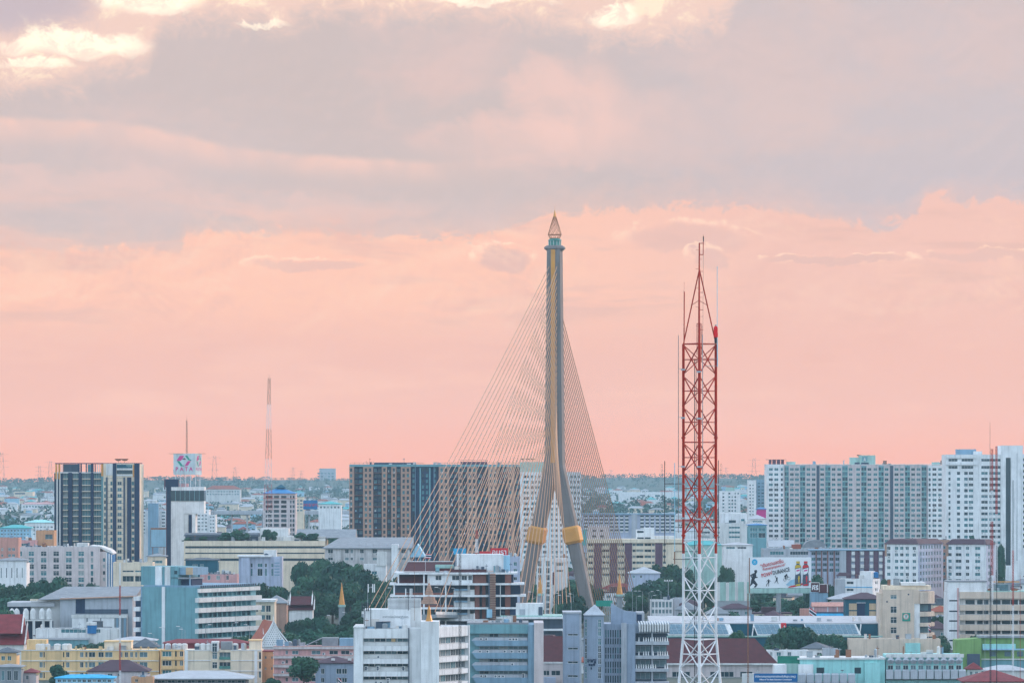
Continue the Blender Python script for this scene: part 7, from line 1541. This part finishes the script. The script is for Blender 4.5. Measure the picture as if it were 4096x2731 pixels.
for nm, xa, xb, d0, d1, yr, n in (('yellow_apartments', 190, 620, 1, 10, 2598, 14), ('cream_apartments', 745, 1030, 1, 10, 2598, 10), ('pink_apartments', 1100, 1280, 1, 8, 2584, 10), ('white_office', 1456, 1630, 3, 5, 2514, 9), ('blue_grey_office', 1880, 2105, 2, 14, 2489, 12), ('banded_grey_office', 3850, 4090, 1, 9, 2362, 14), ('mint_office', 3210, 3530, 1, 10, 2629, 14), ('mint_office', 3560, 3840, 2, 10, 2618, 10), ('brown_condominium', 1410, 2070, 3, 14, 1857, 14), ('long_condominium', 3190, 3700, 3, 14, 1857, 12), ('store_wing', 745, 1280, 1, 4, 2163, 14), ('terraced_hotel', 1750, 2060, -1, 2, 2288, 14), ('hotel_block', 90, 390, 3, 12, 2192, 12), ('glass_roof_hall', 2620, 3500, 10, 30, 2486, 14), ('emblem_building', 3540, 3720, 6.5, 12, 2342, 8)):
    r_ = bpy.data.objects[nm]; Yb_ = r_.location.y; s0_ = Yb_ / F; xr_ = 2048 + r_.location.x / s0_
    class RB_: pass
    rb_ = RB_(); rb_.root = r_; rb_.part = lambda name, mb, m: obj(name, mb, m, r_)
    clutter(rb_, (xa - xr_) * s0_, (xb - xr_) * s0_, d0, d1, Z(yr, Yb_), n)
# ------------------------------------------------------------------ trees
def crown_mesh(name, seed, n, mat_, leaf, lobes=9, flat=.75):
    """leaf clumps spread through several uneven lobes; unit radius about 1, base at z 0, height about 2"""
    rg = np.random.RandomState(seed); C = []
    for k in range(lobes):
        a = rg.rand() * 6.283; r = .25 + .45 * rg.rand() ** .7; z = .55 + 1.05 * rg.rand(); sh = 1 - abs(z - .95) * .45
        C.append((r * math.cos(a) * sh, r * math.sin(a) * sh, z, .30 + .26 * rg.rand()))
    C.append((0, 0, 1.2, .55)); C = np.array(C)
    w = C[:, 3] ** 2; idx = rg.choice(len(C), n, p=w / w.sum())
    d = rg.normal(size=(n, 3)); d /= np.linalg.norm(d, axis=1)[:, None]
    rad = C[idx, 3] * (.55 + .5 * rg.rand(n) ** .6); p = C[idx, :3] + d * rad[:, None] * np.array([1, 1, flat])
    p[:, 2] = np.maximum(p[:, 2], .12)
    nn = d + rg.normal(size=(n, 3)) * .55; nn /= np.linalg.norm(nn, axis=1)[:, None]
    t = np.cross(nn, rg.normal(size=(n, 3))); t /= np.linalg.norm(t, axis=1)[:, None]; bt = np.cross(nn, t)
    sz = (leaf * (.6 + .8 * rg.rand(n)))[:, None]
    V = np.stack([p - t * sz, p + bt * sz * .8, p + t * sz, p - bt * sz * .8], 1).reshape(-1, 3)
    return quads(name, V, n, mat_)
def quads(name, V, n, mat_):
    me = bpy.data.meshes.new(name); me.vertices.add(4 * n); me.vertices.foreach_set('co', V.astype(np.float32).ravel())
    me.loops.add(4 * n); me.loops.foreach_set('vertex_index', np.arange(4 * n, dtype=np.int32)); me.polygons.add(n)
    me.polygons.foreach_set('loop_start', np.arange(0, 4 * n, 4, dtype=np.int32)); me.polygons.foreach_set('loop_total', np.full(n, 4, np.int32))
    me.materials.append(mat_); me.update(calc_edges=True); return me
CR = [crown_mesh('crown', 11 + k, 3800, (leafA, leafB, leafA, leafB, leafA, leafB)[k], .075, 9 + k % 3) for k in range(6)]
CRS = [crown_mesh('crown', 41 + k, 1300, (leafB, leafA, leafB)[k], .12, 7) for k in range(3)]
def trunk_mesh(seed):
    rg = random.Random(seed); mb = MB(); mb.tube((0, 0, 0), (.02, 0, .75), .07, 6, .045)
    for k in range(5):
        a = rg.uniform(0, 6.28); mb.tube((.01, 0, .5 + .05 * k), (.45 * math.cos(a), .45 * math.sin(a), 1.0 + .12 * k), .035, 5, .015)
    return mb.mesh('trunk', bark)
TR = [trunk_mesh(k) for k in range(3)]
TREES = [0]; TG = {}
def tree(px, ytop, Y, wpx, label, group=None, small=False, base=0.0, name='tree'):
    i = TREES[0]; TREES[0] += 1; h = Z(ytop, Y) - base; w = wpx * Y / F / 2
    r_ = empty(name, (X(px, Y), Y, base)); tag(r_, label, 'tree', group)
    if group: TG.setdefault(group, []).append((px, ytop, Y, r_))
    me = CRS[i % 3] if small else CR[i % 6]
    c = bpy.data.objects.new('crown', me); COL.objects.link(c); c.parent = r_; c.scale = (w * 1.15, w * 1.15, h / 1.95); c.rotation_euler = (0, 0, random.uniform(0, 6.28))
    t = bpy.data.objects.new('trunk', TR[i % 3]); COL.objects.link(t); t.parent = r_; t.scale = (w, w, h / 1.95); t.rotation_euler = (0, 0, random.uniform(0, 6.28))
    return r_
L1 = 'dark tree of the belt before the pale hotel'
for x, y, Y, w in ((-10, 2300, 1960, 120), (40, 2318, 1950, 90), (95, 2322, 1955, 110), (160, 2300, 1940, 130), (215, 2284, 1930, 150), (262, 2312, 1920, 110), (60, 2350, 1900, 140), (140, 2345, 1890, 150), (230, 2345, 1885, 130), (305, 2330, 1930, 100), (350, 2310, 1930, 100), (395, 2312, 1925, 90), (440, 2330, 1930, 100), (500, 2335, 1930, 100), (10, 2390, 1860, 120)): tree(x, y, Y, w, L1, 'trees of the left belt')
tree(18, 2415, 1720, 90, 'dark tree at the left edge behind the red temple roof')
L2 = 'tall tree of the grove left of the hotel'
for x, y, Y, w in ((1215, 2222, 2110, 120), (1275, 2198, 2100, 150), (1345, 2200, 2095, 150), (1410, 2225, 2080, 130), (1450, 2262, 2060, 110), (1240, 2280, 2040, 140), (1330, 2270, 2030, 150), (1400, 2300, 2010, 130), (1200, 2330, 1990, 130), (1290, 2345, 1975, 130), (1490, 2285, 2060, 90), (1545, 2300, 2050, 90), (1600, 2290, 2045, 80), (1500, 2320, 2010, 100), (1570, 2325, 1990, 90)): tree(x, y, Y, w, L2, 'tall grove left of the hotel')
L3 = 'bushy park tree around the temple hall'
for x, y, Y, w in ((985, 2310, 1960, 120), (1050, 2318, 1950, 110), (1110, 2322, 1950, 110), (1165, 2330, 1945, 90), (1440, 2375, 1900, 110), (1490, 2360, 1890, 110), (1530, 2350, 1900, 90), (1420, 2430, 1800, 110), (1475, 2420, 1780, 130), (1395, 2480, 1740, 120), (1330, 2475, 1750, 110), (1290, 2440, 1800, 90), (1230, 2455, 1800, 80), (1250, 2505, 1700, 110), (1330, 2520, 1690, 120), (1390, 2510, 1690, 100), (1190, 2530, 1660, 80), (1180, 2460, 1790, 70), (1440, 2480, 1700, 90)): tree(x, y, Y, w, L3, 'park trees left of the white office')
for x, y, Y, w in ((1100, 2500, 1640, 60), (960, 2530, 1640, 90), (1010, 2525, 1650, 70), (730, 2543, 1640, 70), (370, 2555, 1610, 110), (430, 2548, 1620, 100), (340, 2568, 1600, 80)): tree(x, y, Y, w, 'low tree behind the yellow and cream apartments', 'trees behind the yellow and cream apartments')
tree(1215, 2606, 1432, 130, 'rounded dark tree at the bottom edge before the pink apartments')
tree(232, 2645, 1462, 85, 'bushy tree before the yellow apartments at the bottom left')
tree(1085, 2700, 1436, 70, 'small tree at the bottom edge beside the white canopy', None)
L4 = 'tree around the pylon legs and car park'
for x, y, Y, w in ((2250, 2330, 2050, 70), (2290, 2320, 2060, 90), (2310, 2370, 1980, 80), (2240, 2400, 1940, 70), (2285, 2395, 1935, 70), (2130, 2375, 1960, 70), (2150, 2410, 1900, 60), (2560, 2320, 2160, 110), (2620, 2310, 2150, 120), (2670, 2290, 2170, 110), (2640, 2240, 2300, 90), (2700, 2230, 2290, 110), (2740, 2240, 2280, 100), (2540, 2360, 2100, 90), (2600, 2360, 2110, 90), (2720, 2310, 2150, 110), (2390, 2340, 2140, 60), (2350, 2300, 2200, 70), (2330, 2390, 2030, 60), (2780, 2330, 2120, 90)): tree(x, y, Y, w, L4, 'trees round the pylon and car park')
L5 = 'tree around the billboard post'
for x, y, Y, w in ((3270, 2285, 2080, 90), (3320, 2320, 2040, 80), (3140, 2385, 1990, 90), (3190, 2375, 1980, 100), (3240, 2385, 1975, 90), (3300, 2378, 1965, 80), (3350, 2385, 1960, 70), (2790, 2430, 1900, 110), (2860, 2420, 1890, 120), (2720, 2440, 1900, 80), (2930, 2425, 1880, 100), (2900, 2240, 2300, 60), (2870, 2310, 2100, 60), (2830, 2320, 2080, 60), (3160, 2450, 1850, 70), (3260, 2455, 1850, 60)): tree(x, y, Y, w, L5, 'trees round the billboard')
L6 = 'dark rounded tree before the glass-roofed hall'
for x, y, Y, w in ((3172, 2475, 1650, 130), (3130, 2510, 1640, 100), (3215, 2495, 1645, 110), (3320, 2520, 1640, 120), (3365, 2540, 1630, 90), (3270, 2560, 1620, 90), (3090, 2545, 1630, 80), (2960, 2505, 1690, 70)): tree(x, y, Y, w, L6, 'trees before the glass-roofed hall')
L7 = 'tree beside the emblem building'
for x, y, Y, w in ((3765, 2535, 1700, 60), (3775, 2560, 1650, 60), (3745, 2450, 1800, 50), (3770, 2445, 1820, 60), (3535, 2290, 2200, 50), (3720, 2545, 1690, 70)): tree(x, y, Y, w, L7, 'trees at the emblem building')
L8 = 'small tree behind the brown mansard blocks'
for x, y, w in ((3830, 2150, 50), (3865, 2148, 55), (3900, 2118, 60), (3930, 2140, 50), (4000, 2135, 40), (3960, 2155, 45)): tree(x, y, 2420, w, L8, 'trees behind the mansard blocks')
L9 = 'shrub on the store wing roof'
for x, y, w in ((750, 2146, 30), (815, 2140, 36), (905, 2122, 60), (945, 2112, 50), (985, 2124, 46), (1062, 2108, 40), (1092, 2118, 34), (1205, 2122, 56), (1245, 2126, 50), (740, 2158, 24), (800, 2160, 22), (1230, 2150, 40), (1260, 2155, 30)): 
    yy_ = 2303; tree(x, y, yy_, w, L9, 'shrubs on the store wing roof', small=True, base=Z(2163, 2300) - .3, name='roof_shrub')
L10 = 'dark tree left of the brown condominium'
for x, y, Y, w in ((1300, 2096, 2560, 90), (1350, 2110, 2550, 80), (1250, 2085, 2700, 80), (1375, 2130, 2540, 60)): tree(x, y, Y, w, L10, 'trees left of the brown condominium')
# ------------------------------------------------------------------ ordinary houses and trees filling the town floor
def free(x0, x1, y0, y1):
    return not any(x0 < b_ and x1 > a_ and y0 < d_ and y1 > c_ for a_, b_, c_, d_ in FOOT)
def near_label(px, Y):
    """where a small thing stands, told from the nearest large building"""
    best = min(LAND, key=lambda l: max(0, l[1] - px, px - l[2]) + abs(l[3] - Y) * .25)
    n_, x0, x1, Yl = best
    if px < x0: w_ = 'left of'
    elif px > x1: w_ = 'right of'
    else: w_ = 'behind' if Y > Yl else 'before'
    return w_ + ' the ' + n_
def house_parts(k):
    rg = random.Random(100 + k); w, d, h = rg.uniform(7, 16), rg.uniform(8, 12), rg.choice((3.4, 6.4, 6.4, 9.2))
    wn_, wm = rg.choice((('white', white), ('grey', grey), ('cream', cream), ('pinkish', pinkgrey), ('grey', grey), ('pale blue', cyanwall), ('concrete', concrete), ('beige', beige))); rn_, rm = rg.choice((('grey', greyroof), ('grey', greyroof), ('pale', whiteroof), ('dull red', redroof), ('orange', orange_roof), ('brown', brownroof), ('brown', brownroof), ('dark', darkroof), ('dark', darkroof)))
    flat = rg.random() < .35
    roof = (MB().box(-w / 2 - .2, w / 2 + .2, -.2, d + .2, h, h + .5).box(-w / 4, w / 6, d * .3, d * .7, h + .5, h + 2.6) if flat else MB().hip(-w / 2 - .6, w / 2 + .6, -.6, d + .6, h + .27, h + rg.uniform(1.8, 3.2)))
    wl = MB().box(-w / 2, w / 2, 0, d, 0, h).mesh('wall', wm); rf = roof.mesh('roof', rm)
    wn = []
    n = int(w / 3)
    for fl in range(int(h / 3)):
        for i in range(n): wn.append((window_mesh(1.6, 1.3, 'slide', rg.choice((0, 0, 1, 2)), offwhite), (-w / 2 + w * (i + .5) / n, -.03, fl * 3 + 1.7)))
    return w, d, wl, rf, wn, wn_ + ' house with ' + ('flat ' if flat else '') + rn_ + ' roof'
HP = [house_parts(k) for k in range(26)]
nh = 0; rg = random.Random(5)
GRP = ('town houses in the near streets', 'houses in the middle streets', 'houses scattered in the far trees')
for band_, (Ya, Yb, N) in enumerate(((1560, 2200, 260), (2200, 3300, 200), (3300, 6500, 110))):
    for _ in range(N):
        f = rg.random(); Y = Ya + (Yb - Ya) * f; half = Y * .108; x = rg.uniform(-half, half); k = rg.randrange(len(HP)); w, d, wl, rf, wn, desc = HP[k]
        if not free(x - w / 2 - 1, x + w / 2 + 1, Y - 1, Y + d + 1): continue
        FOOT.append((x - w / 2 - 1, x + w / 2 + 1, Y - 1, Y + d + 1)); nh += 1
        r_ = empty('town_house', (x, Y, 0), R(rg.uniform(-18, 18))); tag(r_, ('small ' if band_ == 2 else 'low ') + desc + ' ' + near_label(2048 + x * F / Y, Y), 'house', GRP[band_])
        for nm, me in (('wall', wl), ('roof', rf)):
            o = bpy.data.objects.new(nm, me); COL.objects.link(o); o.parent = r_
        if band_ < 2:
            for me, loc in wn: o = bpy.data.objects.new('window', me); COL.objects.link(o); o.parent = r_; o.location = loc
# street trees in the gaps
nst = 0; MASS = []
for band_, (Ya, Yb, N) in enumerate(((1560, 2200, 420), (2200, 3400, 420))):
    for _ in range(N):
        Y = rg.uniform(Ya, Yb); half = Y * .106; x = rg.uniform(-half, half); w = rg.uniform(3.5, 6.5)
        if not free(x - w * .8, x + w * .8, Y - w * .8, Y + w * .8): continue
        h = rg.uniform(6, 11); px_ = 2048 + x * F / Y
        nst += 1
        if nst > 140: MASS.append((x, Y, w, h, rg.random() * 6.28)); continue
        tree(px_, YH + (H - h) * F / Y, Y, 2 * w * F / Y, ('round ' if w > 5 else 'slim ') + ('tall' if h > 8.5 else 'low') + ' street tree ' + near_label(px_, Y), ('street trees near', 'trees in the middle streets')[band_], small=True)
if MASS:
    src = np.empty(len(CRS[0].vertices) * 3, np.float32); CRS[0].vertices.foreach_get('co', src); src = src.reshape(-1, 3); out = []
    for x, Y, w, h, a in MASS:
        c_, s_a = math.cos(a), math.sin(a); out.append(np.stack([x + (src[:, 0] * c_ - src[:, 1] * s_a) * w * 1.15, Y + (src[:, 0] * s_a + src[:, 1] * c_) * w * 1.15, src[:, 2] * h / 1.95], 1))
    V_ = np.concatenate(out); mt = bpy.data.objects.new('distant_street_trees', quads('distant_street_trees', V_, len(V_) // 4, leafB)); COL.objects.link(mt)
    tag(mt, 'small treetops scattered between the houses behind the bridge', 'trees', kind='stuff')
ORD = ('leftmost', 'second', 'third', 'fourth', 'fifth', 'sixth', 'seventh', 'eighth', 'ninth', 'tenth', 'eleventh', 'twelfth', 'thirteenth', 'fourteenth', 'fifteenth', 'sixteenth', 'seventeenth', 'eighteenth', 'nineteenth', 'twentieth')
for gname, L in TG.items():
    if gname in ('street trees near', 'trees in the middle streets'): continue
    for k, (px_, yt_, Y_, r_) in enumerate(sorted(L, key=lambda a: a[0])):
        if k < len(ORD): r_['label'] = (ORD[k] + (' ' if k == 0 else ' from the left: ') + r_['label'])
# the specks of far roofs: too many and too small to count
fh = MB(); rq = random.Random(9)
for _ in range(900):
    Y = 3400 + 7000 * rq.random() ** 1.3; x = rq.uniform(-Y * .11, Y * .11); w, d, h = rq.uniform(6, 26), rq.uniform(6, 14), rq.uniform(4, 10)
    if not free(x - w / 2, x + w / 2, Y, Y + d): continue
    mi = rq.choice((0, 0, 0, 1, 2)); fh.box(x - w / 2, x + w / 2, Y, Y + d, 0, h, mi); fh.hip(x - w / 2 - .5, x + w / 2 + .5, Y - .5, Y + d + .5, h + .3, h + 2.5, mi=rq.choice((3, 3, 4, 5, 6)))
tag(obj('far_roofs', fh, [white, cream, cyanwall, whiteroof, orange_roof, greyroof, tealroof]), 'specks of white walls and coloured roofs scattered through the far plain', 'houses', kind='stuff')
# the far wooded plain: one mass of crowns out to the horizon
rs_ = np.random.RandomState(3); P = []; S = []
for Y in np.concatenate([np.arange(3350, 6000, 90), np.arange(6000, 12100, 190)]):
    half = Y * .115; n = int(half * 2 / (9 if Y < 6000 else 9) * (.55 if Y < 4500 else .8)); x = rs_.uniform(-half, half, n)
    keep = (np.sin(x * .013 + Y * .0021) + np.sin(x * .031 - Y * .0047) + rs_.normal(size=n) * .8) > (-.5 if Y < 7000 else -1.2)
    x = x[keep]; n = len(x); y = Y + rs_.uniform(-40, 40, n); h = rs_.uniform(6, 12, n) * (1 + .35 * np.sin(x * .004 + Y * .001)) * (1.0 if Y < 7000 else .7)
    if Y < 6600:
        ok = np.array([free(a - 5, a + 5, b_ - 5, b_ + 5) for a, b_ in zip(x, y)], bool) if n else np.zeros(0, bool); x, y, h = x[ok], y[ok], h[ok]
    P.append(np.stack([x, y, h], 1))
P = np.concatenate(P); n = len(P); K = 22
hx = np.array([hillz(a) for a in P[:, 0]]); G0 = hx * np.interp(P[:, 1], [10300, 11000, 11700, 12150], [0, .75, 1, .9])
ang = rs_.rand(n, K) * 6.283; zf = rs_.rand(n, K) ** .7; rr_ = np.sqrt(np.maximum(0, 1 - (zf * 1.2 - .45) ** 2)) * .62
base = np.stack([P[:, None, 0] + np.cos(ang) * rr_ * P[:, None, 2], P[:, None, 1] + np.sin(ang) * rr_ * P[:, None, 2], G0[:, None] + .15 + zf * P[:, None, 2]], 2).reshape(-1, 3)
m_ = len(base); nn = rs_.normal(size=(m_, 3)) + np.array([0, -.3, .5]); nn /= np.linalg.norm(nn, axis=1)[:, None]
t = np.cross(nn, rs_.normal(size=(m_, 3))); t /= np.linalg.norm(t, axis=1)[:, None]; bt = np.cross(nn, t); sz = np.repeat(P[:, 2], K)[:, None] * (.10 + .12 * rs_.rand(m_)[:, None])
far_w = bpy.data.objects.new('far_woods', quads('far_woods', np.stack([base - t * sz, base + bt * sz, base + t * sz, base - bt * sz], 1).reshape(-1, 3), m_, leafC)); COL.objects.link(far_w)
tag(far_w, 'hazy green mass of treetops covering the plain to the horizon', 'woods', kind='stuff')
OBYG = {}
for o in list(COL.objects):
    if o.parent is None and o.get('group') and not o.name.startswith('tree') and not o.name.startswith('town_house') and not o.name.startswith('roof_shrub'): OBYG.setdefault((o['group'], o['label']), []).append(o)
for (g_, l_), L in OBYG.items():
    if 1 < len(L) <= 20:
        for k, o in enumerate(sorted(L, key=lambda a: a.location.x / a.location.y)): o['label'] = ORD[k] + (' ' if k == 0 else ' from the left: ') + l_
seen = {}
for o in COL.objects:
    if o.parent is None and o.get('label'): seen.setdefault(o['label'], []).append(o)
for l_, L in seen.items():
    if len(L) > 1 and l_.split()[0] not in ORD and len(L) <= 20:
        for k, o in enumerate(sorted(L, key=lambda a: a.location.x / a.location.y)): o['label'] = l_ + ', ' + ORD[k] + ('' if k == 0 else ' from left')
print('houses', nh, 'far quads', m_, 'objects', len(bpy.data.objects))
